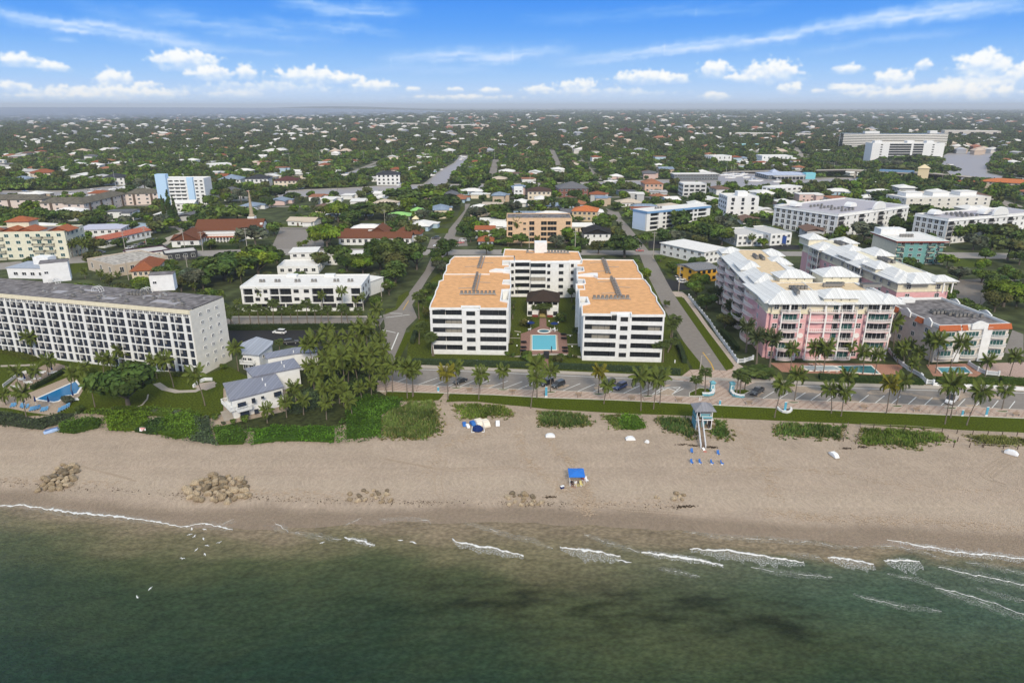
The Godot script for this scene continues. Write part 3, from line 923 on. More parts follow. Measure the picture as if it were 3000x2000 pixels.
# ---------------------------------------------------------------- building kit
func two(key: String,a: SurfaceTool,ma: Material,b: SurfaceTool,mb: Material) -> ArrayMesh:
	a.generate_normals()
	b.generate_normals()
	a.set_material(ma)
	b.set_material(mb)
	var m := a.commit()
	b.commit(m)
	meshes[key] = m
	return m

func frame_mat(k: String) -> Material:
	if k == "dark":
		return mat("dark_frame",0.03,0.03,0.032,0.5)
	if k == "tan":
		return mat("tan_frame",0.5,0.4,0.28,0.7)
	return mat("white_frame",0.75,0.75,0.73,0.6)

func glass(k := "") -> Material:
	if k == "teal":
		return mat("teal_glass",0.03,0.09,0.085,0.08)
	if k == "blind":
		return mat("blind_glass",0.3,0.28,0.24,0.25)
	if k == "blue":
		return mat("blue_glass",0.025,0.035,0.06,0.1)
	return mat("dark_glass",0.022,0.025,0.03,0.1)

# a window or a run of glazing: frame,bars and pane,standing on its sill at the middle of its foot
func win(w: float,h: float,nx := 2,ny := 1,fr := "white",gl := "") -> ArrayMesh:
	var key := "w%.2f,%.2f,%d,%d%s%s" % [w,h,nx,ny,fr,gl]
	if meshes.has(key):
		return meshes[key]
	var a := st0()
	var b := st0()
	var t := 0.09
	for s in [-1,1]:
		bx(a,v3(s * (w / 2 - t / 2),h / 2,0.05),v3(t,h,0.14))
		bx(a,v3(0,h / 2 + s * (h / 2 - t / 2),0.049),v3(w - t * 1.9,t,0.13))
	for i in range(1,nx):
		bx(a,v3(-w / 2 + w * i / nx,h / 2,0.045),v3(0.07,h - t * 1.9,0.09))
	for j in range(1,ny):
		bx(a,v3(0,h * j / ny,0.043),v3(w - t * 1.9,0.07,0.085))
	quad(b,v3(-w / 2 + t * 0.5,t * 0.5,0.02),v3(-w / 2 + t * 0.5,h - t * 0.5,0.02),v3(w / 2 - t * 0.5,h - t * 0.5,0.02),v3(w / 2 - t * 0.5,t * 0.5,0.02))
	return two(key,a,frame_mat(fr),b,glass(gl))

# balcony with an open rail; bow > 0 swells outwards
func balcony(w: float,d: float,bow: float,slab: Material,rail: Material) -> ArrayMesh:
	var key := "bal%.2f,%.2f,%.2f%s%s" % [w,d,bow,slab.albedo_color.to_html(),rail.albedo_color.to_html()]
	if meshes.has(key):
		return meshes[key]
	var a := st0()
	var b := st0()
	var line := [v2(-w / 2,0)]
	var n := 8 if bow > 0 else 1
	for i in n + 1:
		var f := float(i) / n
		line.append(v2(-w / 2 + w * f,d + bow * sin(PI * f)))
	line.append(v2(w / 2,0))
	prism(a,line,-0.22,0.05)
	for i in line.size() - 1:
		var p: Vector2 = line[i]
		var q: Vector2 = line[i + 1]
		bar(b,v3(p.x,1.0,p.y),v3(q.x,1.0,q.y),0.07,0.07,4)
		bar(b,v3(p.x,0.15,p.y),v3(q.x,0.15,q.y),0.05,0.05,4)
		var k := maxi(1,int(p.distance_to(q) / 0.33))
		for j in k:
			var r := p.lerp(q,(j + 0.5) / k)
			bx(b,v3(r.x,0.57,r.y),v3(0.09,0.82,0.09))
	return two(key,a,slab,b,rail)

func ac_mesh() -> ArrayMesh:
	if meshes.has("ac"):
		return meshes["ac"]
	var a := st0()
	var b := st0()
	bx(a,v3(0,0.55,0),v3(0.78,0.85,0.8))
	for s in [v2(-1,-1),v2(1,-1),v2(1,1),v2(-1,1)]:
		bx(b,v3(s.x * 0.42,0.06,s.y * 0.42),v3(0.1,0.12,0.1))
	lathe(b,[v2(0.0,1.0),v2(0.42,0.99),v2(0.42,0.97)],10)
	return two("ac",a,mat("ac_shell",0.2,0.19,0.175,0.6),b,mat("ac_fan",0.03,0.03,0.03,0.6))

func ac_row(root: Node3D,a: Vector3,b: Vector3,n: int,s := 1.0) -> void:
	for i in n:
		var p := a.lerp(b,(i + 0.5) / n)
		part(root,"air_conditioner",ac_mesh(),null,Transform3D(Basis().scaled(Vector3.ONE * s),p))

func wf(root: Node3D,A: Vector2,B: Vector2) -> Array:
	var u := (B - A).normalized()
	var b := Basis(v3(u.x,0,u.y),Vector3.UP,v3(-u.y,0,u.x))
	return [root.transform.affine_inverse() * Transform3D(b,v3(A.x,0,A.y)),A.distance_to(B)]

func rel(poly: Array,root: Node3D) -> Array:
	var o := []
	for p in poly:
		var q := root.transform.affine_inverse() * v3(p.x,0,p.y)
		o.append(v2(q.x,q.z))
	return o

func ptm(F: Transform3D,x: float,y: float,z: float) -> Transform3D:
	return F * at3(x,y,z)

func windows(root: Node3D,F: Transform3D,xs: Array,ys: Array,m: Mesh,called := "window",z := 0.0) -> void:
	for y in ys:
		for x in xs:
			part(root,called,m,null,ptm(F,x,y,z))

func span(n: int,a: float,b: float) -> Array:
	var o := []
	for i in n:
		o.append(a + (b - a) * (i + 0.5) / n)
	return o

# a front of wall bays,glazed bays and open balconies over a core that stands back behind it
# bays: [share of the width,kind]: S blank wall,W wall with window,G glazing,B balcony
func front(root: Node3D,F: Transform3D,W: float,y0: float,nf: int,fh: float,bays: Array,o: Dictionary) -> void:
	var back: float = o.get("back",1.6)
	var sp: float = o.get("span",1.1)
	var pil: float = o.get("pil",0.0)
	var wall: Material = o.wall
	var fr: String = o.get("frame","dark")
	var gl: String = o.get("glass","")
	var H := nf * fh
	var x := 0.0
	var run := -1.0
	for i in bays.size() + 1:
		var kind: String = bays[i][1] if i < bays.size() else "S"
		var w: float = bays[i][0] * W if i < bays.size() else 0.0
		var open := kind == "G" or kind == "B"
		if open and run < 0:
			run = x
		if not open and run >= 0:
			for f in nf:
				slab(root,"parapet",v3((run + x) / 2,y0 + f * fh + sp / 2 - 0.15,-0.12),v3(x - run - 0.01,sp,0.24),wall,F)
				if f > 0:
					slab(root,"floor_slab",v3((run + x) / 2,y0 + f * fh - 0.1,-back / 2 - 0.12),v3(x - run - 0.02,0.22,back - 0.24),wall,F)
			run = -1.0
		if i == bays.size():
			break
		if kind == "S" or kind == "W":
			slab(root,"wall_bay",v3(x + w / 2,y0 + H / 2 - 0.15,-back / 2),v3(w,H,back),wall,F)
			if kind == "W":
				for f in nf:
					part(root,"window",win(minf(w * 0.5,2.8),1.35,3,1,fr,gl),null,ptm(F,x + w / 2,y0 + f * fh + 1.05,0.004))
		else:
			for f in nf:
				var g := gl
				if o.has("blinds") and (i * 5 + f * 11 + i * f) % 9 in [0,4]:
					g = "blind"
				var z := -back * 0.8 if kind == "B" else -0.3
				var lo := sp - 0.15 if kind == "G" else 0.02
				part(root,"glazing",win(w - pil - 0.02,fh - lo - 0.12,maxi(2,int(w / 1.5)),2 if o.has("bars") else 1,fr,g),null,ptm(F,x + w / 2,y0 + f * fh + lo,z))
				if o.has("rail") and kind == "B":
					part(root,"balcony_screen",win(w - pil - 0.04,0.85,3,1,fr,gl),null,ptm(F,x + w / 2,y0 + f * fh + sp - 0.15,-0.16))
			if pil > 0:
				slab(root,"pilaster",v3(x,y0 + H / 2 - 0.15,-back / 2 + 0.03),v3(pil,H,back + 0.06),wall,F)
		x += w

func flat_roof(root: Node3D,poly: Array,h: float,top: Material,rim: Material,par := 0.55) -> void:
	part(root,"roof",prism_mesh(poly,h - 0.05,h + 0.05),top)
	part(root,"parapet",ring_mesh(poly,0.35,h - 0.3,h + par),rim)

func rect(w: float,d: float,m := 0.0) -> Array:
	return [v2(m,-m),v2(w - m,-m),v2(w - m,-d + m),v2(m,-d + m)]

# a building on the ground line A-B seen from outside,going back by d
func building(called: String,label: String,A: Vector2,B: Vector2,d: float) -> Node3D:
	var u := (B - A).normalized()
	var root := thing(called,label,"building",v3(A.x,0,A.y),atan2(-u.y,u.x))
	var n := v2(u.y,-u.x) * d
	keep([A,B,B + n,A + n])
	return root

const I3 := Transform3D()
func right_side(w: float) -> Transform3D:
	return Transform3D(Basis(v3(0,0,-1),Vector3.UP,v3(1,0,0)),v3(w,0,0))

func left_side(d: float) -> Transform3D:
	return Transform3D(Basis(v3(0,0,1),Vector3.UP,v3(-1,0,0)),v3(0,0,-d))

func core(root: Node3D,w: float,d: float,y0: float,y1: float,m: Material,inset := 0.0,sides := 0.0) -> void:
	slab(root,"wall",v3(w / 2,(y0 + y1) / 2,-(d + inset) / 2),v3(w - sides * 2,y1 - y0,d - inset),m)

# plain block with rows of windows on the front and both ends
func plain(called: String,label: String,A: Vector2,B: Vector2,d: float,h: float,nf: int,wall: Material,top: Material,nx: int,o := {}) -> Node3D:
	var root := building(called,label,A,B,d)
	var w := A.distance_to(B)
	core(root,w,d,0,h,wall)
	var fh := h / nf
	var ys := []
	for f in nf:
		ys.append(f * fh + fh * 0.32)
	var ww: float = o.get("ww",minf(1.9,w / nx * 0.55))
	var m := win(ww,fh * 0.5,2,1,o.get("frame","white"),o.get("glass",""))
	windows(root,I3,span(nx,0.4,w - 0.4),ys,m,"window",0.004)
	var ns := maxi(1,int(d / 5.0))
	if not o.has("blind"):
		windows(root,right_side(w),span(ns,0.6,d - 0.6),ys,m,"window",0.004)
		windows(root,left_side(d),span(ns,0.6,d - 0.6),ys,m,"window",0.004)
	var kind: String = o.get("roof","flat")
	if kind == "flat":
		flat_roof(root,rect(w,d,0.17),h,top,o.get("rim",wall),o.get("par",0.5))
	elif kind == "slab":
		slab(root,"roof",v3(w / 2,h + 0.16,-d / 2),v3(w + 1.2,0.3,d + 1.2),top)
	elif kind == "hip":
		part(root,"roof",hip(w,d,o.get("rise",2.0),0.7),top,at3(w / 2,h,-d / 2))
	else:
		part(root,"roof",gable(w,d,o.get("rise",2.0),0.6),top,at3(w / 2,h,-d / 2))
	for k in o.get("ac",0):
		part(root,"air_conditioner",ac_mesh(),null,Transform3D(Basis().scaled(Vector3.ONE * 1.3),v3(w * (k + 0.7) / (o.ac + 0.5),h + 0.05,-d * (0.4 + 0.2 * (k % 2)))))
	return root

# truncated hip: a sloping skirt round a flat deck
func skirt(w: float,d: float,runs: float,h: float,over: float) -> ArrayMesh:
	var key := "sk%.2f,%.2f,%.2f,%.2f" % [w,d,runs,h]
	if meshes.has(key):
		return meshes[key]
	var st := st0()
	var a := [v3(-over,0,over),v3(w + over,0,over),v3(w + over,0,-d - over),v3(-over,0,-d - over)]
	var b := [v3(runs,h,-runs),v3(w - runs,h,-runs),v3(w - runs,h,-d + runs),v3(runs,h,-d + runs)]
	for i in 4:
		var j := (i + 1) % 4
		quad(st,a[i],b[i],b[j],a[j])
		quad(st,a[i] + v3(0,-0.25,0),a[i],a[j],a[j] + v3(0,-0.25,0))
		quad(st,b[i],b[i] + v3(0,-0.5,0),b[j] + v3(0,-0.5,0),b[j])
	quad(st,a[0] + v3(0,-0.25,0),a[1] + v3(0,-0.25,0),a[2] + v3(0,-0.25,0),a[3] + v3(0,-0.25,0))
	meshes[key] = fin(st)
	return meshes[key]

# ---------------------------------------------------------------- the buildings,nearest first
func buildings() -> void:
	var white := mat("white_stucco",0.78,0.78,0.76,0.85,"stain",7.0)
	var cream := mat("cream_stucco",0.74,0.68,0.52,0.85,"stain",7.0)
	var tanroof := mat("tan_roof",0.73,0.40,0.185,0.92,"patchy",22.0)
	var greyroof := mat("grey_roof",0.27,0.25,0.25,0.92,"mottle",16.0)
	var whiteroof := mat("white_roof",0.74,0.72,0.68,0.9,"stain",9.0)
	var metal := mat("pale_metal",0.70,0.70,0.68,0.72,"seam",4.5)
	var slate := mat("slate_metal",0.215,0.22,0.26,0.5,"seam",7.0)
	var redtile := mat("red_tile",0.42,0.135,0.06,0.85,"rooftile",4.0)
	var browntile := mat("brown_tile",0.15,0.075,0.05,0.9,"rooftile",4.0)
	var pink := mat("pink_stucco",0.74,0.42,0.42,0.85,"stain",7.0)
	condo(white,tanroof)
	slab_block(white,cream,greyroof)
	terrace(white,whiteroof)
	beach_house(white,slate)
	pink_complex(pink,cream,metal,mat("buff_roof",0.72,0.56,0.36,0.92,"patchy",16.0))
	beige_block(greyroof,mat("orange_tile",0.52,0.15,0.06,0.8,"rooftile",3.0))
	others(white,cream,greyroof,whiteroof,metal,redtile,browntile)

func condo(white: Material,tan: Material) -> void:
	var fl := v2(-26.1,-207.8)
	var root := thing("condominium","white five-storey U-shaped condominium with flat tan roofs round a pool court","building",v3(fl.x,0,fl.y))
	var h := 15.1
	var L := pts([-26.1,-208.1,-16,-208.1,-16.2,-210.4,-10.3,-210.4,-10.1,-207.8,-1.4,-207.8,-1.2,-214.7,-3.8,-216.8,-3.5,-231.1,-0.6,-231.5,-0.4,-238.6,-3.4,-239.4,-3.1,-244.8,-0.5,-245.3,-0.7,-255.9,-3.2,-256.8,-2.8,-265.5,-1.1,-266.5,-1.1,-270,-3.8,-270.5,-3.8,-278.4,1,-278.4,1,-287.3,-24.5,-286.7,-25.7,-278.9,-25.4,-272.6,-26.3,-270,-25.6,-260.1,-26,-253.2,-25.4,-245.3,-26.6,-243.1,-26.2,-236.2,-26.4,-228.8,-26.1,-224,-26.3,-213])
	var R := pts([21.7,-201.7,30.6,-201.4,30.8,-203.2,37,-203.2,36.7,-200.5,46.9,-200.5,47.4,-203.5,47.6,-216.3,48.5,-221.5,48.2,-228.8,49,-235,49,-244.8,48.5,-246.5,49.4,-253.6,49.1,-260.1,50.2,-268,50.4,-279.5,29.4,-280.6,28.4,-273.1,26.1,-271.5,25.9,-267.5,28.4,-266,28,-259.7,25.3,-258.2,24.4,-246.5,26.8,-245.7,26.5,-239.8,23.1,-239,22.5,-231.5,23.4,-231.1,22.6,-221.5,25.3,-221.2,25.2,-213.3,22.5,-211.4])
	var M := pts([-3.7,-287.3,-3.2,-302.3,29.2,-296.7,29.1,-280.6,28.5,-278.4,23.7,-278.4,23.6,-277.3,7.6,-276.8,7.6,-278.4,1.2,-278.4,1,-287.3])
	var o := {"wall": white,"back": 2.0,"span": 1.25,"frame": "dark","blinds": true}
	for wing in [[L,v2(-26.1,-207.8),v2(-1.3,-206.7)],[R,v2(22.1,-201.9),v2(46.8,-200.1)]]:
		var poly: Array = rel(wing[0],root)
		var F: Array = wf(root,wing[1],wing[2])
		# the core stops two metres short of the front
		var inner := []
		for p in poly:
			var q: Vector3 = F[0].affine_inverse() * v3(p.x,0,p.y)
			q.z = minf(q.z,-2.0)
			q.x = clampf(q.x,0.02,F[1] - 0.02) if q.z > -6.0 else q.x
			var r: Vector3 = F[0] * q
			if inner.is_empty() or inner[-1].distance_to(v2(r.x,r.z)) > 0.05:
				inner.append(v2(r.x,r.z))
		part(root,"wall",prism_mesh(inner,0,h - 0.1),white)
		flat_roof(root,poly,h,tan,white,0.45)
		keep(wing[0])
		var bays := [[0.03,"S"],[0.165,"G"],[0.215,"B"],[0.23,"W"],[0.24,"G"],[0.10,"G"],[0.02,"S"]] if wing[0] == L else [[0.02,"S"],[0.09,"G"],[0.24,"B"],[0.065,"G"],[0.185,"W"],[0.21,"B"],[0.17,"B"],[0.02,"S"]]
		front(root,F[0],F[1],0.5,5,2.92,bays,o)
		slab(root,"base",v3(F[1] / 2,0.25,-1.0),v3(F[1] - 0.05,0.5,1.9),white,F[0])
		for k in 4:
			slab(root,"roof_drain",v3(F[1] * (0.12 + 0.25 * k),h - 0.35,0.02),v3(0.28,0.16,0.12),mat("drain",0.05,0.05,0.05),F[0])
	part(root,"wall",prism_mesh(rel(M,root),0,h - 0.1),white)
	flat_roof(root,rel(M,root),h,tan,white,0.45)
	keep(M)
	# the far wing looks into the court
	var c := pts([-0.9,-278.4,7.6,-278.4,7.7,-277.3,23.6,-277.3,28.4,-277.9])
	var F1: Array = wf(root,c[0] + v2(0,1.7),c[1] + v2(0,1.7))
	front(root,F1[0],F1[1],0.5,5,2.92,[[0.26,"W"],[0.7,"B"],[0.04,"S"]],o)
	var F2: Array = wf(root,c[2] + v2(0,1.9),c[3] + v2(0,1.9))
	front(root,F2[0],F2[1],0.5,5,2.92,[[0.39,"G"],[0.16,"W"],[0.12,"S"],[0.24,"W"],[0.09,"S"]],o)
	var F3: Array = wf(root,c[3] + v2(0.1,1.6),c[4] + v2(0,1.6))
	front(root,F3[0],F3[1],0.5,5,2.92,[[0.5,"W"],[0.5,"S"]],o)
	slab(root,"roof",v3(F2[1] / 2,h - 0.02,-1.0),v3(F2[1],0.3,2.3),white,F2[0])
	slab(root,"roof",v3(F1[1] / 2,h + 0.0,-1.0),v3(F1[1],0.3,2.2),white,F1[0])
	# windows and balconies down the sides of the wings
	for s in [[v2(-25.4,-270.5),v2(-26.4,-212.7),9],[v2(47.4,-203.2),v2(49.1,-260.1),8],[v2(-1.3,-214.7),v2(-3.5,-270.5),5],[v2(28.1,-268),v2(22.5,-211.4),5]]:
		var F: Array = wf(root,s[0],s[1])
		for x in span(s[2],2,F[1] - 2):
			for f in 5:
				part(root,"side_window",win(1.7,1.5,2,1,"dark"),null,ptm(F[0],x,1.4 + f * 2.92,0.25))
	# light wells sunk in the roof beside the court
	for w in [pts([-3.7,-217.2,-1.1,-217.2,-0.8,-230.7,-3.3,-230.7]),pts([22.9,-231.7,25.5,-231.7,25.8,-238.2,23.2,-238.2]),pts([22.1,-214,24.9,-214,25,-220.5,22.6,-220.5]),pts([-3.3,-240.2,-0.7,-239.4,-0.6,-244,-3,-244.4])]:
		part(root,"balcony_wall",ring_mesh(rel(w,root),0.3,0.5,h + 0.4),white)
		for f in 5:
			part(root,"balcony_floor",prism_mesh(rel(w,root),0.3 + f * 2.92,0.5 + f * 2.92),white)
	# rooftop cabin,walls between the roofs,machines
	var cab := v2(9.8,-295.1)
	part(root,"stair_head",box(v3(5.4,4.6,5.0)),white,at3(cab.x + 2.8 - fl.x,h + 2.3,cab.y - 2.5 - fl.y))
	for l in [pts([-25.8,-254.5,-8.7,-254.5]),pts([31.9,-247.4,48.7,-247.4])]:
		part(root,"roof_wall",ring_mesh(rel(l,root),0.4,h,h + 0.35,false),white)
	for l in [pts([-8.8,-258.2,-0.7,-257.2,-0.7,-260,-6.3,-261.5]),pts([24.4,-251.3,30.6,-250.4,32,-247.8,32.6,-254,30,-254])]:
		part(root,"stair_roof",prism_mesh(rel(l,root),h,h + 0.9),white)
	var runs := [[v2(-17.9,-226.2),v2(-5.5,-226.2),10,0],[v2(-13.5,-229.6),v2(-13.2,-255.3),12,1],[v2(-13.4,-264.3),v2(-12.8,-286.7),9,1],[v2(26.8,-220.2),v2(39.4,-220.5),10,0],[v2(35.9,-222.3),v2(37,-248.6),12,1],[v2(36.5,-255.3),v2(37.9,-280.9),10,1],[v2(14.1,-295.8),v2(25,-294.6),9,0],[v2(6.2,-295.8),v2(7.4,-297),2,0]]
	var duct := mat("duct",0.3,0.27,0.24,0.6)
	for r in runs:
		var a := v3(r[0].x - fl.x,h + 0.05,r[0].y - fl.y)
		var b := v3(r[1].x - fl.x,h + 0.05,r[1].y - fl.y)
		ac_row(root,a,b,r[2] - 1,1.15)
		var st := st0()
		var off := v3(0,0.3,1.1) if r[3] == 0 else v3(1.0,0.3,0)
		bar(st,a + off,b + off,0.14)
		bar(st,a + off * v3(1.3,1,1.3),b + off * v3(1.3,1,1.3),0.1)
		for k in 3:
			var p := a.lerp(b,(k + 0.6) / 3.2)
			var q := p + (v3(5.5 * (1 if k % 2 else -1),0.1,0.8) if r[3] == 1 else v3(2.5,0.1,1.8))
			bar(st,p + v3(0,0.15,0),q,0.11)
		part(root,"pipe_run",fin(st),duct)

func slab_block(white: Material,cream: Material,grey: Material) -> void:
	# eight storeys,its long side to the sea
	var B := v2(-92.9,-188.2)
	var u := (B - v2(-160,-206.6)).normalized()
	var A := B - u * 92.0
	var d := 15.0
	var root := building("apartment_building","long white eight-storey slab block with grey roof, dark windows and two rooftop cabins",A,B,d)
	var w := 92.0
	var h := 20.3
	core(root,w,d,0,h,white,1.3)
	var wh := white
	var fh := 2.6
	var bays := []
	var pat := "SGBGSBBGSIBBSGBBSGBBSGBSG"
	var tot := 0.0
	var wid := {"S": 1.5,"G": 2.6,"B": 4.0,"I": 3.0}
	for k in 2:
		for ch in pat:
			tot += wid[ch]
	for k in 2:
		for ch in pat:
			bays.append([wid[ch] / tot,"G" if ch == "I" else ch])
	bays.append([0.004,"S"])
	front(root,I3,w * 0.996,0.4,7,fh,bays,{"wall": wh,"back": 1.3,"span": 0.45,"pil": 0.3,"frame": "dark","glass": "blue","rail": true})
	# top storey of square windows under a deep fascia
	slab(root,"fascia",v3(w / 2,h - 0.35,-0.5),v3(w + 0.2,1.3,1.4),cream)
	slab(root,"top_wall",v3(w / 2,18.75,-0.75),v3(w - 0.1,1.3,1.1),white)
	for x in span(40,0.4,w - 0.3):
		part(root,"window",win(1.9,1.25,3,2,"white","blue"),null,at3(x,18.3,-0.19))
	slab(root,"base",v3(w / 2,0.2,-0.6),v3(w - 0.02,0.4,1.2),white)
	# gable end of cream wall with small paired windows
	slab(root,"end_wall",v3(w + 0.1,h / 2,-d / 2),v3(0.24,h - 0.02,d - 0.02),mat("end_stucco",0.76,0.72,0.63,0.85,"stain",7.0))
	for f in 7:
		for x in [4.0,7.6,11.2]:
			part(root,"window",win(1.35,0.95,2,2),null,right_side(w + 0.23) * at3(x + (0.4 if f % 2 else 0.0),2.2 + f * fh,0))
	part(root,"roof",box(v3(w + 0.3,0.16,d + 0.3)),grey,at3(w / 2,h + 0.37,-d / 2))
	var patch := mat("roof_patch",0.36,0.35,0.37,0.9,"stain",6.0)
	for p in [[80.0,-5.0,9.0,3.4],[60.0,-4.0,5.0,2.4],[47.0,-10.0,6.0,1.6],[39.0,-6.0,4.0,3.0],[70.0,-9.5,7.0,1.2]]:
		slab(root,"roof_patch",v3(p[0],h + 0.462,p[1]),v3(p[2],0.02,p[3]),patch)
	# cabins on the roof,with vents,dishes and pipes
	for c in [[v2(-154.8,-219.3),v2(-147.9,-223.1),6.5,5.0],[v2(-113.8,-208.6),v2(-107.1,-210.3),5.2,4.0]]:
		var F: Array = wf(root,c[0],c[1])
		slab(root,"roof_cabin",v3(F[1] / 2,h + 0.4 + c[2] / 2,-c[3] / 2),v3(F[1],c[2],c[3]),white,F[0])
		slab(root,"cabin_roof",v3(F[1] / 2,h + 0.45 + c[2],-c[3] / 2),v3(F[1] + 0.3,0.2,c[3] + 0.3),grey,F[0])
		part(root,"cabin_window",win(1.2,0.9,2,1),null,ptm(F[0],1.4,h + 0.4 + c[2] * 0.45,0.004))
	var P: Array = wf(root,v2(-170.1,-224),v2(-157.7,-223.1))
	slab(root,"roof_flat",v3(P[1] / 2,h + 2.2,-7.0),v3(P[1] + 2.0,3.6,10),white,P[0])
	slab(root,"flat_roof",v3(P[1] / 2,h + 4.06,-7.0),v3(P[1] + 2.5,0.14,10.5),mat("bluegrey_roof",0.36,0.4,0.46,0.85,"stain",6.0),P[0])
	slab(root,"roof_tank",v3(P[1] * 0.62,h + 5.4,-9.0),v3(5.5,2.6,4.0),white,P[0])
	slab(root,"roof_tank",v3(P[1] * 0.95,h + 5.0,-5.0),v3(3.4,1.8,2.6),white,P[0])
	for x in span(4,0.5,P[1]):
		part(root,"cabin_window",win(1.6,1.2,2,1),null,ptm(P[0],x,h + 1.5,-1.98))
	for c in [v2(-130.7,-208.6),v2(-114.5,-206.9),v2(-151.1,-219.3)]:
		var q := root.transform.affine_inverse() * v3(c.x,h + 0.45,c.y)
		var st := st0()
		for k in 7:
			var a0 := PI * k / 6
			bar(st,v3(-1.6 * cos(a0),1.7 * sin(a0),-0.9),v3(-1.6 * cos(a0),1.7 * sin(a0),0.9),0.06,0.06,4)
			for z in [-0.9,0.0,0.9]:
				bar(st,v3(-1.6 * cos(a0),1.7 * sin(a0),z),v3(-1.6 * cos(a0 + PI / 6),1.7 * sin(a0 + PI / 6) if k < 6 else 0.0,z),0.06,0.06,4)
		part(root,"ladder_hoop",fin(st),white,Transform3D(Basis(),q))
	var r := RandomNumberGenerator.new()
	r.seed = 12
	for k in 26:
		var x := r.randf_range(34,w - 3)
		var z := -r.randf_range(2,d - 2)
		if k % 3 == 0:
			part(root,"air_conditioner",ac_mesh(),null,at3(x,h + 0.45,z))
		else:
			slab(root,"roof_vent",v3(x,h + 0.7,z),v3(r.randf_range(0.3,0.9),0.5,r.randf_range(0.3,0.9)),mat("vent",0.3,0.3,0.3,0.8))
	for k in 3:
		ac_row(root,v3(62 + k * 0.3,h + 0.45,-9.0 - k * 1.2),v3(68.0 + k * 0.3,h + 0.45,-9.0 - k * 1.2),5,0.9)
	var st := st0()
	for k in 8:
		var x := r.randf_range(30,w - 12)
		var z := -r.randf_range(2,d - 2)
		bar(st,v3(x,h + 0.55,z),v3(x + r.randf_range(3,11),h + 0.55,z + r.randf_range(-1.5,1.5)),0.07,0.07,4)
	part(root,"pipe_run",fin(st),mat("duct",0.3,0.27,0.24,0.6))

func terrace(white: Material,roof: Material) -> void:
	var A := v2(-106,-258.5)
	var B := v2(-59.1,-259.5)
	var d := 19.0
	var root := building("terrace_building","white flat-roofed terrace with two balcony floors above dark garages",A,B,d)
	var w := A.distance_to(B)
	var h := 9.3
	core(root,w,d,2.4,h,white,1.6)
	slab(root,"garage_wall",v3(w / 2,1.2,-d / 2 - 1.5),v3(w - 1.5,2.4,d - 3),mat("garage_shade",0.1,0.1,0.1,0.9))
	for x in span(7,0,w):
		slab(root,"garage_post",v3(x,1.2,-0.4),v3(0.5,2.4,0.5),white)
	front(root,I3,w,2.55,2,3.2,[[0.015,"S"],[0.08,"B"],[0.075,"W"],[0.065,"W"],[0.08,"B"],[0.10,"B"],[0.085,"W"],[0.085,"W"],[0.09,"B"],[0.09,"B"],[0.085,"W"],[0.06,"S"],[0.08,"B"],[0.01,"S"]],{"wall": white,"back": 1.6,"span": 0.5,"pil": 0.3,"frame": "dark"})
	flat_roof(root,rect(w,d,0.1),h,roof,white,0.4)
	slab(root,"fascia",v3(w / 2,h - 0.25,0.1),v3(w + 0.3,0.9,0.3),white)
	windows(root,right_side(w),span(3,1,d - 1),[3.5,6.8],win(1.3,1.3,2,1,"dark"),"window",0.01)
	for x in [0.13,0.26,0.43,0.57,0.76,0.88]:
		ac_row(root,v3(w * x - 1.3,h + 0.05,-7.5),v3(w * x + 1.3,h + 0.05,-7.5),2,1.1)
	for x in [0.33,0.66]:
		slab(root,"stair_head",v3(w * x,h + 0.5,-d + 2.4),v3(4.2,1.0,3.0),white)
	var E: Array = wf(root,v2(-59.5,-278.3),v2(-54.9,-287.5))
	slab(root,"annex",v3(E[1] / 2,3.0,-5),v3(E[1],6.0,8.0),white,E[0])
	slab(root,"annex_roof",v3(E[1] / 2,6.05,-5),v3(E[1] + 0.6,0.2,8.6),roof,E[0])

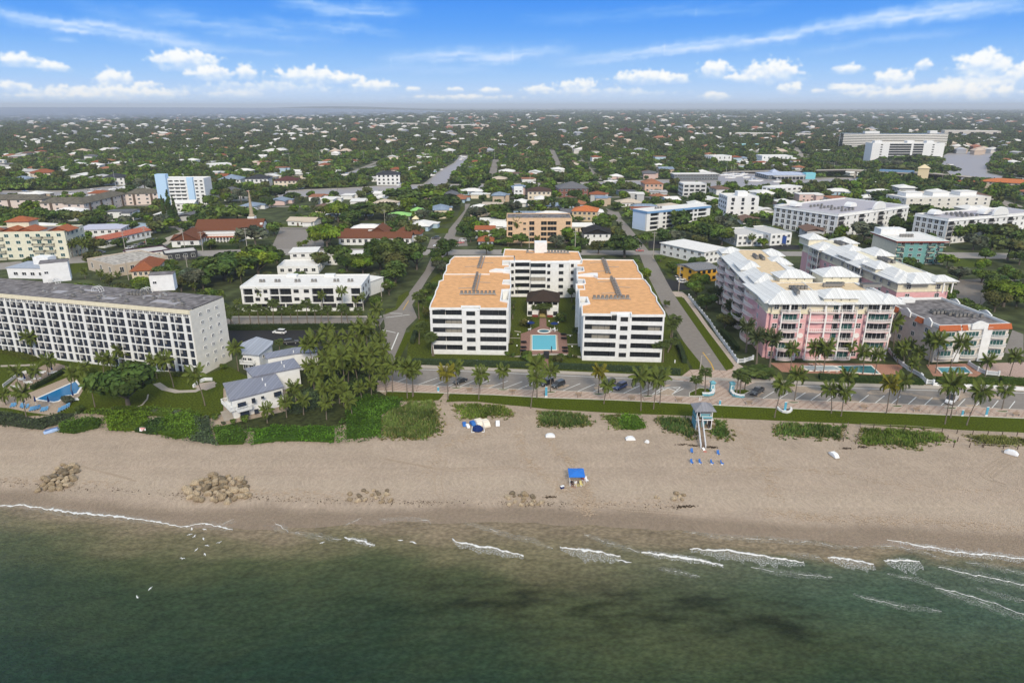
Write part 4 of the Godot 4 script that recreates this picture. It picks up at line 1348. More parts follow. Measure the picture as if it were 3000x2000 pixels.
func beach_house(white: Material,slate: Material) -> void:
	var grey := mat("flat_metal",0.36,0.38,0.42,0.5,"seam",9.0)
	# three stepped wings with sloping metal roofs and a separate annex
	var a0 := v2(-70.3,-159.1)
	var root := thing("beach_house","white beach house in three stepped wings under slate-coloured metal roofs","building",v3(a0.x,0,a0.y))
	var wings := [[pts([-71.5,-158.5,-60.7,-167.7,-66,-177.2,-78,-170.1]),5.2,5.9],[pts([-71.3,-173.8,-60,-180.9,-64.3,-188.4,-75.7,-180]),5.6,6.4],[pts([-72.6,-188.6,-65.4,-192.8,-58.6,-194.9,-60,-199.1,-67.2,-198.7,-74.9,-193.2]),5.3,5.9]]
	for i in 3:
		var p: Array = rel(wings[i][0],root)
		keep(wings[i][0])
		var c := Vector2.ZERO
		for q in p:
			c += q / p.size()
		var w := []
		for q in p:
			w.append(c + (q - c) * 0.94)
		part(root,"wall",prism_mesh(w,0,wings[i][1]),white)
		part(root,"roof",prism_mesh(p,wings[i][1],wings[i][1] + 0.28),slate)
		for k in 2:
			var e: Vector2 = c + (p[k + 1] - c) * 0.4
			part(root,"vent_pipe",box(v3(0.25,0.8,0.25)),white,at3(e.x,wings[i][1] + 0.6,e.y))
	var F: Array = wf(root,v2(-70.3,-159.1),v2(-61,-166.8))
	for v in [[1.6,0.6,2.3],[4.6,0.4,1.1],[1.2,3.3,2.1],[4.2,3.6,0.9],[10.6,3.7,2.0],[6.6,4.1,0.8]]:
		part(root,"window",win(v[2],1.3 if v[1] < 4 else 0.7,2,1,"dark","blue"),null,ptm(F[0],v[0],v[1],0.6))
	# balcony round the seaward corner
	part(root,"balcony",balcony(7.0,1.7,0.0,white,white),null,ptm(F[0],0.4,2.75,0.0) * Transform3D(Basis(Vector3.UP,-PI / 2),v3(-0.4,0,-3.4)))
	part(root,"balcony",balcony(3.6,1.2,0.0,white,white),null,ptm(F[0],1.5,2.75,0.5))
	F = wf(root,v2(-67.4,-179.7),v2(-61.4,-184.9))
	part(root,"window",win(2.3,1.0,2,1),null,ptm(F[0],4.2,3.6,-1.0))
	F = wf(root,v2(-66.3,-193.9),v2(-60.5,-196.8))
	for x in [1.2,3.8,6.0]:
		part(root,"window",win(0.9,0.9,2,1,"dark"),null,ptm(F[0],x,3.2,-0.4))
	# annex
	var p: Array = pts([-81.8,-193.2,-75.9,-192,-75.1,-202.1,-75.9,-204.9,-82.7,-209.2,-85.5,-202.1])
	keep(p)
	var b0: Vector2 = p[0]
	var an := thing("beach_annex","white two-storey annex with plain grey metal roof beside the slab block's end","building",v3(b0.x,0,b0.y))
	var q: Array = rel(p,an)
	var c := Vector2.ZERO
	for v in q:
		c += v / q.size()
	var w := []
	for v in q:
		w.append(c + (v - c) * 0.9)
	part(an,"wall",prism_mesh(w,0,5.2),white)
	part(an,"roof",prism_mesh(q,5.2,5.5),grey)
	F = wf(an,p[0],p[1])
	for v in [[0.8,3.2,1.4,1.0],[2.6,3.2,1.4,1.0],[0.9,0.3,1.5,2.0],[2.8,0.3,1.5,2.0]]:
		part(an,"window",win(v[2],v[3],2,1),null,ptm(F[0],v[0],v[1],-0.35))
	F = wf(an,p[1],p[2])
	part(an,"window",win(2.2,1.1,2,1),null,ptm(F[0],4.0,3.2,-0.3))
	part(an,"balcony",balcony(4.4,1.3,0.0,white,white),null,ptm(wf(an,p[0],p[1])[0],2.0,2.6,-0.4))

# ---- pink and cream blocks with pale hipped roofs
func pavilion(root: Node3D,F: Transform3D,x: float,z: float,y: float,w: float,d: float,hgt: float,wall: Material,roof: Material) -> void:
	var t := slab(root,"turret",v3(x,y + hgt / 2,z),v3(w,hgt,d),wall,F)
	part(t,"hip_roof",hip(w,d,minf(w,d) * 0.27,0.6),roof,ptm(I3,0,hgt / 2,0))
	for k in 3:
		slab(t,"vent_hole",v3(w * 0.25 * (k - 1),hgt / 2 - 0.7,d / 2 + 0.01),v3(0.35,0.35,0.06),mat("hole",0.05,0.05,0.05))

func wing_walls(root: Node3D,F: Transform3D,w: float,d: float,cream: Material,pink: Material,h := 18.6) -> void:
	slab(root,"base_wall",v3(w / 2,1.6,-d / 2),v3(w - 0.3,3.2,d - 0.3),pink,F)
	slab(root,"wall",v3(w / 2,3.2 + (h - 6.9) / 2,-d / 2),v3(w,h - 6.9,d),pink,F)
	slab(root,"top_wall",v3(w / 2,h - 1.85,-d / 2),v3(w - 0.3,3.7,d - 0.3),cream,F)
	slab(root,"cornice",v3(w / 2,h - 3.6,-d / 2),v3(w + 0.5,0.35,d + 0.5),cream,F)

func pink_complex(pink: Material,cream: Material,metal: Material,tan: Material) -> void:
	var pinkish := mat("blush_slab",0.74,0.6,0.57)
	var wr := mat("white_rail",0.78,0.76,0.72,0.7)
	var fh := 3.1
	var h := 18.6
	var A := v2(80.8,-203.6)
	var B := v2(119,-203.6)
	var root := thing("condominium","pink and cream six-storey condominium with pale hipped metal roofs and bowed balconies facing the sea","building",v3(A.x,0,A.y))
	var f0: Array = wf(root,A,B)
	var F: Transform3D = f0[0]
	var w: float = f0[1]
	var d := 22.0
	keep([A,B,B + v2(0,-24),A + v2(0,-24)])
	wing_walls(root,F,w,d,cream,pink)
	# front: bays of bowed balconies between pink piers
	var cols := [[0.07,0],[0.15,1],[0.08,2],[0.13,3],[0.13,3],[0.12,3],[0.085,2],[0.205,1],[0.03,0]]
	var x := 0.0
	for c in cols:
		var cw: float = c[0] * w
		var mid := x + cw / 2
		for f in 6:
			var y := 0.15 + f * fh
			if c[1] == 1 or c[1] == 3:
				part(root,"glazing",win(cw * 0.88,2.4,maxi(3,int(cw / 1.4)),1,"white","teal" if (f + int(x)) % 3 == 0 else ""),null,ptm(F,mid,y,0.03))
				part(root,"balcony",balcony(cw * 0.98,1.5,0.7 if c[1] == 1 else 0.35,pinkish,wr),null,ptm(F,mid,y,0.0))
				if f < 5:
					for s in [-0.49,0.49]:
						slab(root,"balcony_post",v3(mid + cw * s,y + fh / 2,1.45),v3(0.32,fh,0.32),wr,F)
			elif f == 3 - 1:
				var st := st0()
				lathe(st,[v2(0.0,0.1),v2(0.55,0.1),v2(0.62,0.14),v2(0.85,0.14),v2(0.85,0.0)],16)
				part(root,"round_window",fin(st),wr,ptm(F,mid,y + 1.4,0.0) * Transform3D(Basis(Vector3.RIGHT,PI / 2),Vector3.ZERO))
			else:
				part(root,"window",win(minf(1.6,cw * 0.6),1.7,2,2),null,ptm(F,mid,y + 0.7,0.01))
		x += cw
	for k in [0.13,0.42,0.53,0.64,0.86]:
		slab(root,"porch_column",v3(w * k,h - 1.7,1.3),v3(0.5,3.4,0.5),wr,F)
	part(root,"skirt_roof",skirt(w,d,6.0,2.3,1.9),metal,ptm(F,0,h,0))
	slab(root,"flat_roof",v3(w / 2,h + 2.0,-d / 2),v3(w - 12.2,0.1,d - 12.2),tan,F)
	pavilion(root,F,w * 0.54,-3.2,h,10.5,8.0,1.6,cream,metal)
	pavilion(root,F,w * 0.97,-3.0,h - 0.1,6.0,6.5,0.5,cream,metal)
	pavilion(root,F,2.2,-2.6,h - 0.1,6.0,6.0,0.4,cream,metal)
	pavilion(root,F,w * 0.36,-d + 1.0,h + 0.6,11.0,7.0,3.0,cream,metal)
	pavilion(root,F,w * 0.80,-d - 4.0,h - 0.4,12.0,9.0,3.4,cream,metal)
	for p in [[0.2,-8.0,5],[0.52,-11.0,6],[0.56,-12.5,5],[0.84,-10.0,6],[0.84,-11.4,6]]:
		ac_row(root,F * v3(w * p[0],h + 2.05,p[1]),F * v3(w * p[0] + 6.0,h + 2.05,p[1]),p[2],1.25)
	# the wing along the side street
	var L0 := v2(86.9,-280.3)
	var f1: Array = wf(root,L0,A + v2(-1.0,-1.0))
	var G: Transform3D = f1[0]
	var w1: float = f1[1]
	keep([L0,A,A + v2(22,-6),L0 + v2(22,0)])
	wing_walls(root,G,w1,20.0,cream,pink,h)
	for k in 4:
		var mid := w1 * (0.11 + 0.215 * k)
		var cw := w1 * 0.15
		for f in 6:
			var y := 0.15 + f * fh
			part(root,"glazing",win(cw * 0.9,2.4,5,1,"white"),null,ptm(G,mid,y,0.03))
			part(root,"balcony",balcony(cw,1.3,1.3,pinkish,wr),null,ptm(G,mid,y,0.0))
			part(root,"window",win(1.5,1.6,2,2),null,ptm(G,mid + w1 * 0.108,y + 0.7,0.01))
	part(root,"skirt_roof",skirt(w1,20.0,5.0,2.2,1.7),metal,ptm(G,0,h + 0.01,0))
	slab(root,"flat_roof",v3(w1 / 2,h + 1.95,-10.0),v3(w1 - 10.2,0.1,9.8),tan,G)
	for p in [[0.06,-3.0,7.0],[0.42,-4.0,11.0],[0.68,-4.5,10.0],[0.3,-16.5,9.0],[0.1,-18.0,8.0],[0.58,-17.0,8.0]]:
		pavilion(root,G,w1 * p[0],p[1],h - 0.1,p[2],8.0,1.4,cream,metal)
	for p in [[0.22,-9.0],[0.24,-11.0],[0.66,-12.0],[0.9,-9.0]]:
		ac_row(root,G * v3(w1 * p[0],h + 2.0,p[1]),G * v3(w1 * p[0] + 6.5,h + 2.0,p[1]),5,1.25)
	# rear wing: a second house beyond the court
	var P := v2(133.8,-310.7)
	var Q := v2(138,-237)
	var two_ := thing("condominium","pink lower and cream upper walls of the rear wing with stepped pale metal hip roofs","building",v3(P.x,0,P.y))
	var f2: Array = wf(two_,P,Q)
	var K: Transform3D = f2[0]
	var w2: float = f2[1]
	var dd := 19.0
	keep([P,Q,Q + v2(19,-4),P + v2(19,0)])
	slab(two_,"wall",v3(w2 / 2,6.5,-dd / 2),v3(w2,13.0,dd),pink,K)
	slab(two_,"top_wall",v3(w2 / 2,14.8,-dd / 2),v3(w2 - 0.2,3.6,dd - 0.2),cream,K)
	slab(two_,"cornice",v3(w2 / 2,13.1,-dd / 2),v3(w2 + 0.4,0.35,dd + 0.4),cream,K)
	part(two_,"skirt_roof",skirt(w2,dd,5.5,2.2,1.2),metal,ptm(K,0,16.6,0))
	slab(two_,"flat_roof",v3(w2 / 2,18.5,-dd / 2),v3(w2 - 11.2,0.1,dd - 11.2),cream,K)
	for p in [[0.03,-3.0,9.0,3.2],[0.2,-2.0,8.0,0.8],[0.33,-9.0,10.0,2.0],[0.5,-4.0,12.0,1.6],[0.63,-2.0,9.0,0.6],[0.75,-3.4,9.0,2.0],[0.86,-5.0,12.0,1.0],[0.97,-7.0,10.0,0.6],[0.45,-15.0,12.0,2.4],[0.1,-15.0,9.0,2.2],[0.98,-16.5,6.0,0.8]]:
		pavilion(two_,K,w2 * p[0],p[1],16.3,p[2],8.0,p[3],cream,metal)
	for k in 2:
		var mid := w2 * (0.18 + 0.46 * k)
		for f in 5:
			for s in [-2.2,2.2]:
				part(two_,"balcony",balcony(4.2,1.6,0.0,cream,wr),null,ptm(K,mid + s,0.2 + f * 3.25,0.0))
				part(two_,"glazing",win(3.2,2.3,3,1),null,ptm(K,mid + s,0.2 + f * 3.25,0.12))
			for s in [-4.3,0.0,4.3]:
				slab(two_,"balcony_post",v3(mid + s,1.8 + f * 3.25,1.5),v3(0.3,3.2,0.3),wr,K)
	for x2 in [0.3,0.36,0.48,0.54,0.8,0.86,0.93]:
		for f in 5:
			part(two_,"window",win(1.5,1.5,2,2),null,ptm(K,w2 * x2,1.0 + f * 3.25,0.11))
	var E := K * right_side(w2)
	for f in 5:
		part(two_,"window",win(1.7,1.6,2,2),null,ptm(E,4.0,1.0 + f * 3.25,0.11))
		part(two_,"window",win(1.7,1.6,2,2),null,ptm(E,15.0,1.0 + f * 3.25,0.11))
	for s in [-1.6,1.6]:
		slab(two_,"porch_column",v3(17.0 + s,14.8,2.2),v3(0.4,3.6,0.4),wr,E)
	for p in [[0.14,-9.0],[0.15,-10.5],[0.6,-9.0],[0.61,-10.6]]:
		ac_row(two_,K * v3(w2 * p[0],18.55,p[1]),K * v3(w2 * p[0] + 8.0,18.55,p[1]),6,1.3)

func beige_block(grey: Material,tile: Material) -> void:
	var beige := mat("beige_stucco",0.72,0.66,0.58,0.85,"stain",7.0)
	var whitew := mat("white_stucco",0.78,0.78,0.76,0.85)
	var A := v2(131.9,-200.4)
	var B := v2(155.3,-202.7)
	var root := building("apartment_building","beige four-storey block with orange tile mansard and scrolled white gables",A,B,32)
	var w := A.distance_to(B)
	var d := 31.0
	var h := 11.2
	core(root,w,d,0,h,beige)
	part(root,"roof",box(v3(w - 0.8,0.1,d - 0.8)),grey,at3(w / 2,h - 0.3 + 0.36,-d / 2))
	part(root,"parapet",ring_mesh(rect(w,d,0.2),0.4,h - 0.5,h + 0.9),whitew)
	for f in 3:
		var y := 1.6 + f * 3.1
		for x in [0.14,0.48,0.86]:
			part(root,"glazing",win(w * 0.2,2.0,4,1,"white","teal"),null,at3(w * x,y,0.02))
			part(root,"balcony",balcony(w * 0.24,0.9,0.7,beige,whitew),null,at3(w * x,y - 0.1,0))
		for x in [3.0,9.0,14.0,20.0,26.0]:
			part(root,"window",win(1.7,1.6,2,1,"white","teal"),null,ptm(left_side(d),x,y + 0.4,0.01))
	slab(root,"pier",v3(w * 0.68,h / 2,0.35),v3(w * 0.13,h - 0.1,0.7),whitew)
	slab(root,"pier",v3(w * 0.31,h / 2,0.3),v3(w * 0.09,h - 0.1,0.6),whitew)
	# tiled mansard in runs,white curved gables between
	for s in [[I3,0.14,w * 0.30,w],[I3,0.84,w * 0.34,w],[left_side(d),0.06,4.0,d],[left_side(d),0.30,4.0,d],[left_side(d),0.72,3.0,d],[right_side(w),0.1,5.0,d],[I3,0.35,w * 0.08,w]]:
		var st := st0()
		var r: float = s[2] / 2
		quad(st,v3(-r,-0.7,1.0),v3(-r,0.9,0.15),v3(r,0.9,0.15),v3(r,-0.7,1.0))
		quad(st,v3(-r,-0.7,1.0),v3(-r,-0.75,0),v3(r,-0.75,0),v3(r,-0.7,1.0))
		for e in [-r,r]:
			tri(st,v3(e,-0.7,1.0),v3(e,0.9,0.15),v3(e,-0.75,0))
		part(root,"mansard",fin(st),tile,s[0] * at3(s[3] * s[1],h,0))
	for s in [[I3,w * 0.56,5.4],[left_side(d),d * 0.5,4.6],[left_side(d),d * 0.85,3.4],[right_side(w),d * 0.35,5.5],[right_side(w),d * 0.8,4.5],[left_side(d),d * 0.17,3.4]]:
		var poly := PackedVector2Array()
		var r: float = s[2] / 2
		for k in 13:
			var a := -1.0 + k / 6.0
			poly.append(v2(a * r,0.55 + (1.15 * cos(a * PI / 2) if absf(a) < 0.7 else 0.35) + 0.3))
		poly.append(v2(r,-0.6))
		poly.append(v2(-r,-0.6))
		var st := st0()
		prism(st,Array(poly),0,0.45)
		part(root,"scroll_gable",fin(st),whitew,s[0] * Transform3D(Basis(Vector3.RIGHT,Vector3.BACK,Vector3.UP),v3(s[1],h,0.1)))
	for p in [[0.32,-14.0,4],[0.34,-15.5,4],[0.5,-12.0,5],[0.52,-13.6,5],[0.54,-10.4,4],[0.72,-9.0,2]]:
		ac_row(root,v3(w * p[0],h + 0.12,p[1]),v3(w * p[0] + 5.5,h + 0.12,p[1]),p[2],1.15)
	slab(root,"stair_head",v3(w * 0.36,h + 0.9,-d + 2.5),v3(5,1.5,2.5),whitew)
	keep([B,B + v2(6,0),B + v2(6,-14),B])

func others(white: Material,cream: Material,grey: Material,wroof: Material,metal: Material,red: Material,brown: Material) -> void:
	var teal := mat("teal_stucco",0.17,0.36,0.34,0.85,"stain",7.0)
	var orange := mat("orange_roof",0.62,0.2,0.07,0.85,"rooftile",4.0)
	var peach := mat("peach_stucco",0.72,0.5,0.32,0.85,"stain",7.0)
	var redwood := mat("red_fascia",0.28,0.07,0.045,0.8)
	# teal block with white roof
	var A := v2(194.7,-341.4)
	var B := v2(218.1,-341.4)
	var r := plain("apartment_building","teal four-storey block with white roof and red-brown edge",A,B,24,11.5,4,teal,wroof,5,{"blind": true})
	var w := A.distance_to(B)
	slab(r,"roof_edge",v3(w / 2,11.5,-12),v3(w + 3.0,0.7,27),redwood)
	slab(r,"roof",v3(w / 2,11.9,-12),v3(w + 3.4,0.14,27.4),wroof)
	slab(r,"stair_head",v3(w * 0.25,13.4,-20),v3(13,3.0,7),white)
	slab(r,"end_wall",v3(-0.2,5.5,-12),v3(0.5,11,24),cream)
	for f in 4:
		for x in [0.06,0.72,0.95]:
			part(r,"balcony",balcony(3.4,1.3,0,cream,mat("dark_rail",0.06,0.06,0.06)),null,at3(w * x,0.2 + f * 2.9,0))
	ac_row(r,v3(w * 0.25,11.98,-10),v3(w * 0.55,11.98,-10),5,1.5)
	# yellow house and its neighbour
	plain("yellow_house","bright yellow two-storey house with grey roof at the lawn's edge",v2(82.7,-301),v2(94.3,-306.2),13,6.0,2,mat("yellow_stucco",0.78,0.42,0.05,0.85,"stain",6.0),mat("grey_shingle",0.25,0.25,0.26,0.9,"rooftile",3.0),4,{"roof": "gable","rise": 1.1,"frame": "dark"})
	plain("motel_building","long white motel block with plain white roof behind the yellow house",v2(97.1,-339.8),v2(111.7,-349.7),30,6.2,2,white,wroof,5,{"roof": "slab"})
	# peach apartments
	A = v2(-3.1,-396.1)
	B = v2(34.8,-396.1)
	r = building("apartment_building","peach four-storey apartment block with recessed balconies and grey roof",A,B,19)
	w = A.distance_to(B)
	core(r,w,19,0,14.3,peach,1.5)
	front(r,I3,w,0.3,4,3.2,[[0.02,"S"],[0.07,"B"],[0.14,"S"],[0.09,"W"],[0.025,"S"],[0.08,"B"],[0.10,"S"],[0.09,"B"],[0.01,"S"],[0.14,"B"],[0.14,"S"],[0.075,"B"],[0.02,"S"]],{"wall": peach,"back": 1.5,"span": 1.0,"frame": "tan"})
	slab(r,"fascia",v3(w / 2,13.6,-0.2),v3(w + 0.05,1.5,0.45),peach)
	flat_roof(r,rect(w,19,0.17),14.3,grey,peach,0.5)
	for x in [0.15,0.42,0.55,0.84]:
		ac_row(r,v3(w * x,14.35,-6),v3(w * x + 3,14.35,-6),2,1.3)
	# small houses round the peach block
	r = plain("cottage","white gabled house with black roof and railed upstairs windows",v2(41.7,-391.7),v2(56.8,-391.7),16,6.6,2,white,mat("black_roof",0.035,0.033,0.032,0.9,"rooftile",3.0),4,{"roof": "none","ww": 1.2})
	w = v2(41.7,-391.7).distance_to(v2(56.8,-391.7))
	part(r,"gable_roof",gable(16,w,2.6,0.7),mats["black_roof"],Transform3D(Basis(Vector3.UP,PI / 2),v3(w / 2,6.6,-8)))
	plain("apartment_house","tan two-storey house with bright orange hipped tile roof",v2(41.9,-477.5),v2(58.7,-474.3),16,7.2,2,mat("tan_stucco",0.6,0.47,0.3,0.85,"stain",6.0),orange,5,{"roof": "hip","rise": 3.0})
	plain("cottage","white two-storey cottage with rust-red gable roof on the street corner",v2(-22.1,-411.3),v2(-10.6,-411.3),11,5.6,2,white,red,3,{"roof": "gable","rise": 1.5})
	plain("cottage","small blue-grey cottage under a deep red tile roof",v2(-19.2,-386.5),v2(-10.9,-386.5),10,3.2,1,mat("bluegrey_wall",0.4,0.46,0.52,0.85),red,3,{"roof": "hip","rise": 2.3})
	plain("flat_house","low house with weathered white flat roof left of the peach block",v2(-21.4,-456.2),v2(-4,-457.4),10,3.6,1,white,wroof,4)
	# blue and white apartments
	A = v2(86,-436.7)
	B = v2(133.8,-464)
	var blue := mat("blue_band",0.16,0.3,0.5,0.8)
	r = building("apartment_building","white four-storey block with blue roof bands and dark balconies",A,B,14)
	w = A.distance_to(B)
	core(r,w,14,0,12.0,mat("pale_blue",0.55,0.66,0.8,0.85),1.4)
	front(r,I3,w,0.2,4,2.8,[[0.05,"S"],[0.13,"B"],[0.05,"S"],[0.07,"W"],[0.12,"B"],[0.06,"S"],[0.12,"B"],[0.12,"B"],[0.08,"W"],[0.14,"B"],[0.06,"S"]],{"wall": white,"back": 1.4,"span": 0.9,"pil": 0.3})
	slab(r,"roof_band",v3(w / 2,11.9,-6.9),v3(w + 0.6,1.3,14.6),blue)
	slab(r,"roof",v3(w / 2,12.62,-6.9),v3(w + 0.2,0.16,14.2),wroof)
	ac_row(r,v3(w * 0.2,12.7,-6),v3(w * 0.32,12.7,-6),3,1.3)
	# white four-storey block
	A = v2(150.8,-484)
	B = v2(173.1,-484)
	r = plain("apartment_building","square white block with small windows and raised central roof",A,B,20,15.7,5,white,wroof,3,{"ww": 1.9,"frame": "dark"})
	w = A.distance_to(B)
	slab(r,"stair_head",v3(w * 0.55,17.3,-9),v3(7,3.2,7),white)
	for x in span(3,1,w - 1):
		part(r,"tall_window",win(1.8,2.6,2,1,"dark"),null,at3(x,12.6,0.012))
	# low white houses at the end of the side street
	plain("flat_house","low white house with grey flat roof and upstairs terrace windows",v2(128.3,-386.6),v2(143.8,-388.7),24,6.3,2,white,mat("pale_roof",0.55,0.53,0.5,0.9,"stain",8.0),5)
	r = plain("flat_house","white office house with a tall blue entrance panel",v2(148.1,-388.7),v2(161.9,-393.1),26,6.5,2,white,mats["pale_roof"],4)
	slab(r,"blue_panel",v3(9.5,2.6,0.2),v3(2.8,5.0,0.3),mat("panel_blue",0.02,0.06,0.25,0.6))
	# big white blocks with arched gables
	for s in [[v2(195.8,-411.4),v2(259.8,-450.6),"white four-storey block with arched roof gables, dark bay windows and rooftop machines",46.0,13.8,11],[v2(251.3,-394),v2(323.4,-421.2),"very long white arcaded block with rounded gable above the trees",22.0,13.8,14]]:
		A = s[0]
		B = s[1]
		r = building("apartment_building",s[2],A,B,s[3])
		w = A.distance_to(B)
		core(r,w,s[3],0,s[4],white)
		var pale := mat("greige",0.5,0.47,0.45,0.85)
		var ys := [0.8,4.2,7.6,10.9]
		for k in s[5]:
			var x: float = w * (k + 0.5) / s[5]
			for y in ys:
				part(r,"window",win(1.7 if k % 3 else 2.6,1.8,2 if k % 3 else 3,2,"white" if k % 3 else "dark"),null,at3(x,y,0.03))
			if k % 3 == 0:
				slab(r,"bay_panel",v3(x,6.4,0.06),v3(w / s[5] * 0.92,12.4,0.12),pale)
				for y in ys:
					part(r,"glazing",win(w / s[5] * 0.7,2.4,3,1,"dark"),null,at3(x,y,0.125))
					part(r,"balcony",balcony(w / s[5] * 0.85,0.8,0.0,white,mat("dark_rail",0.06,0.06,0.06)),null,at3(x,y,0.12))
		for x in span(int(s[3] / 4.2),1,s[3] - 1):
			for y in ys:
				part(r,"glazing",win(2.6,2.5,2,2,"white"),null,ptm(left_side(s[3]),x,y,0.02))
		flat_roof(r,rect(w,s[3],0.2),s[4],mat("lilac_roof",0.42,0.4,0.43,0.9,"stain",8.0),white,1.0)
		slab(r,"cornice",v3(w / 2,s[4] - 0.5,-s[3] / 2),v3(w + 1.0,0.4,s[3] + 1.0),white)
		for k in 3:
			var g := st0()
			var poly := []
			var rad: float = [4.6,4.8,4.2][k] if w < 70 else [6.5,3.6,3.6][k]
			for q in 13:
				poly.append(v2(rad * cos(PI * q / 12),rad * 0.75 * sin(PI * q / 12)))
			prism(g,poly,0,1.2 if k == 0 else 4.5)
			part(r,"arched_gable",fin(g),white,Transform3D(Basis(Vector3.RIGHT,Vector3.BACK,Vector3.UP),v3(w * [0.55,0.5,0.12][k],s[4] + 0.9,[-0.6,-s[3] * 0.42,-s[3] * 0.85][k])))
		for k in 4:
			ac_row(r,v3(w * 0.2,s[4] + 0.1,-s[3] * (0.2 + 0.16 * k)),v3(w * 0.4,s[4] + 0.1,-s[3] * (0.2 + 0.16 * k)),4,1.5)
	A = v2(299.6,-524.8)
	B = v2(370,-534)
	r = plain("terrace_building","cream and white flat-roofed terrace with roof terraces beyond the arcaded block",A,B,24,9.5,3,mat("warm_white",0.7,0.67,0.6,0.85,"stain",7.0),wroof,9)
	w = A.distance_to(B)
	for x in [0.2,0.52,0.85]:
		slab(r,"roof_cabin",v3(w * x,11.0,-16),v3(14,3.0,10),white)
		slab(r,"cabin_roof",v3(w * x,12.6,-16),v3(15,0.2,11),wroof)
	# the church: long red roof,low hall with a gabled porch,arcade
	A = v2(-188.6,-398.8)
	B = v2(-150.8,-402)
	r = building("church","white church with a long red-brown tiled roof and low arcade",A,B,26)
	w = A.distance_to(B)
	slab(r,"wall",v3(w * 0.5,2.8,-17),v3(w,5.6,16),white)
	part(r,"roof",gable(w,16,5.4,1.0),brown,at3(w / 2,5.6,-17))
	mats["brown_tile"].albedo_color = Color(0.19,0.075,0.04).linear_to_srgb()
	slab(r,"aisle",v3(w * 0.45,2.2,-5.5),v3(w * 0.62,4.4,7),white)
	slab(r,"aisle_roof",v3(w * 0.45,4.5,-5.5),v3(w * 0.64,0.25,7.6),wroof)
	slab(r,"arcade_roof",v3(w * 0.45,3.0,-0.6),v3(w * 0.6,0.3,3.2),red)
	for x in span(12,w * 0.16,w * 0.75):
		slab(r,"arcade_column",v3(x,1.4,0.6),v3(0.5,2.8,0.5),white)
	part(r,"porch_wall",prism_mesh([v2(w + 0.5,-12),v2(w + 0.5,-22),v2(w - 1,-22),v2(w - 1,-12)],0,9),white)
	A = v2(-193.3,-384.4)
	B = v2(-178.6,-386.5)
	r = plain("church_hall","low white hall with a red-brown gable turned to the highway",A,B,16,4.0,1,white,brown,2,{"roof": "none"})
	w = A.distance_to(B)
	part(r,"gable_roof",gable(17,w,4.5,0.8),brown,Transform3D(Basis(Vector3.UP,PI / 2),v3(w / 2,4.0,-8)))
	var gw := st0()
	tri(gw,v3(0,4,0.02),v3(w / 2,8.4,0.02),v3(w,4,0.02))
	part(r,"gable_wall",fin(gw),white)
	# spire
	var sp := v2(-172.1,-453.3)
	var spire := thing("spire","tall tapering stone spire rising behind the church's end","spire",v3(sp.x,0,sp.y))
	var stone := mat("spire_stone",0.42,0.34,0.24,0.9,"stain",3.0)
	part(spire,"base",box(v3(4.4,7,4.4)),white,at3(0,3.5,0))
	var st := st0()
	lathe(st,[v2(2.0,7),v2(1.9,8),v2(1.3,8.3),v2(1.2,10),v2(0.95,14),v2(0.6,20),v2(0.2,24),v2(0,24.2)],8)
	part(spire,"shaft",fin(st),stone)
	solid.append([sp,14.0])
	solid.append([sp + v2(-3,-30),22.0])
	solid.append([sp + v2(-6,-70),16.0])
	# long white hall with red roofs
	A = v2(-100,-391.1)
	B = v2(-58.3,-390.8)
	r = plain("school_hall","long low white hall with red-brown roof beside the church car park",A,B,11,4.2,1,white,brown,12,{"roof": "gable","rise": 2.6})
	w = A.distance_to(B)
	part(r,"cross_roof",gable(16,12,4.2,0.6),brown,Transform3D(Basis(Vector3.UP,PI / 2),v3(w * 0.5,4.6,-18)))
	slab(r,"cross_wing",v3(w * 0.5,2.3,-18),v3(11,4.6,15),white)
	part(r,"chapel_roof",hip(16,14,4.2,0.8),brown,at3(w * 0.9,4.2,-20))
	slab(r,"chapel_wall",v3(w * 0.9,2.1,-20),v3(15,4.2,13),white)
	slab(r,"rear_wing",v3(w * 0.22,2.1,-18),v3(w * 0.45,4.2,9),white)
	part(r,"rear_roof",gable(w * 0.45,10,2.4,0.5),brown,at3(w * 0.22,4.2,-18))
	# twin white bungalows and their low neighbour
	plain("bungalow","white two-storey bungalow with shallow white roof, first of a pair",v2(-111.6,-338.2),v2(-99,-339.8),13,6.2,2,white,wroof,3,{"roof": "slab"})
	plain("bungalow","longer white bungalow of the pair, half behind trees",v2(-97.9,-338.2),v2(-72.8,-341.4),9,5.0,2,white,wroof,7,{"roof": "slab"})
	plain("flat_house","very low white flat-roofed house directly behind the white terrace",v2(-111.9,-318.6),v2(-92.7,-320),15,3.4,1,white,wroof,5)
	# far side of the slab block
	r = plain("apartment_building","cream four-storey block with green-tinted windows and red tile roof pieces",v2(-280.1,-349.7),v2(-233.2,-354.3),20,14.0,4,mat("pale_cream",0.72,0.7,0.55,0.85,"stain",7.0),grey,9,{"ww": 2.2,"glass": "teal"})
	w = v2(-280.1,-349.7).distance_to(v2(-233.2,-354.3))
	for x in [0.12,0.42,0.58,0.92]:
		part(r,"roof_tile",gable(9.5,10,2.2,0.8),red,Transform3D(Basis(Vector3.UP,PI / 2),v3(w * x,14.3,-6)))
	for x in [0.3,0.7,0.82]:
		for f in 4:
			part(r,"balcony",balcony(5.0,1.4,0,mats["pale_cream"],mats["dark_rail"]),null,at3(w * x,0.3 + f * 3.5,0))
	slab(r,"tower",v3(w * 0.42,16.2,-14),v3(11,4.4,9),mats["pale_cream"])
	part(r,"tower_roof",hip(11,9,2.2,0.8),red,at3(w * 0.42,18.4,-14))
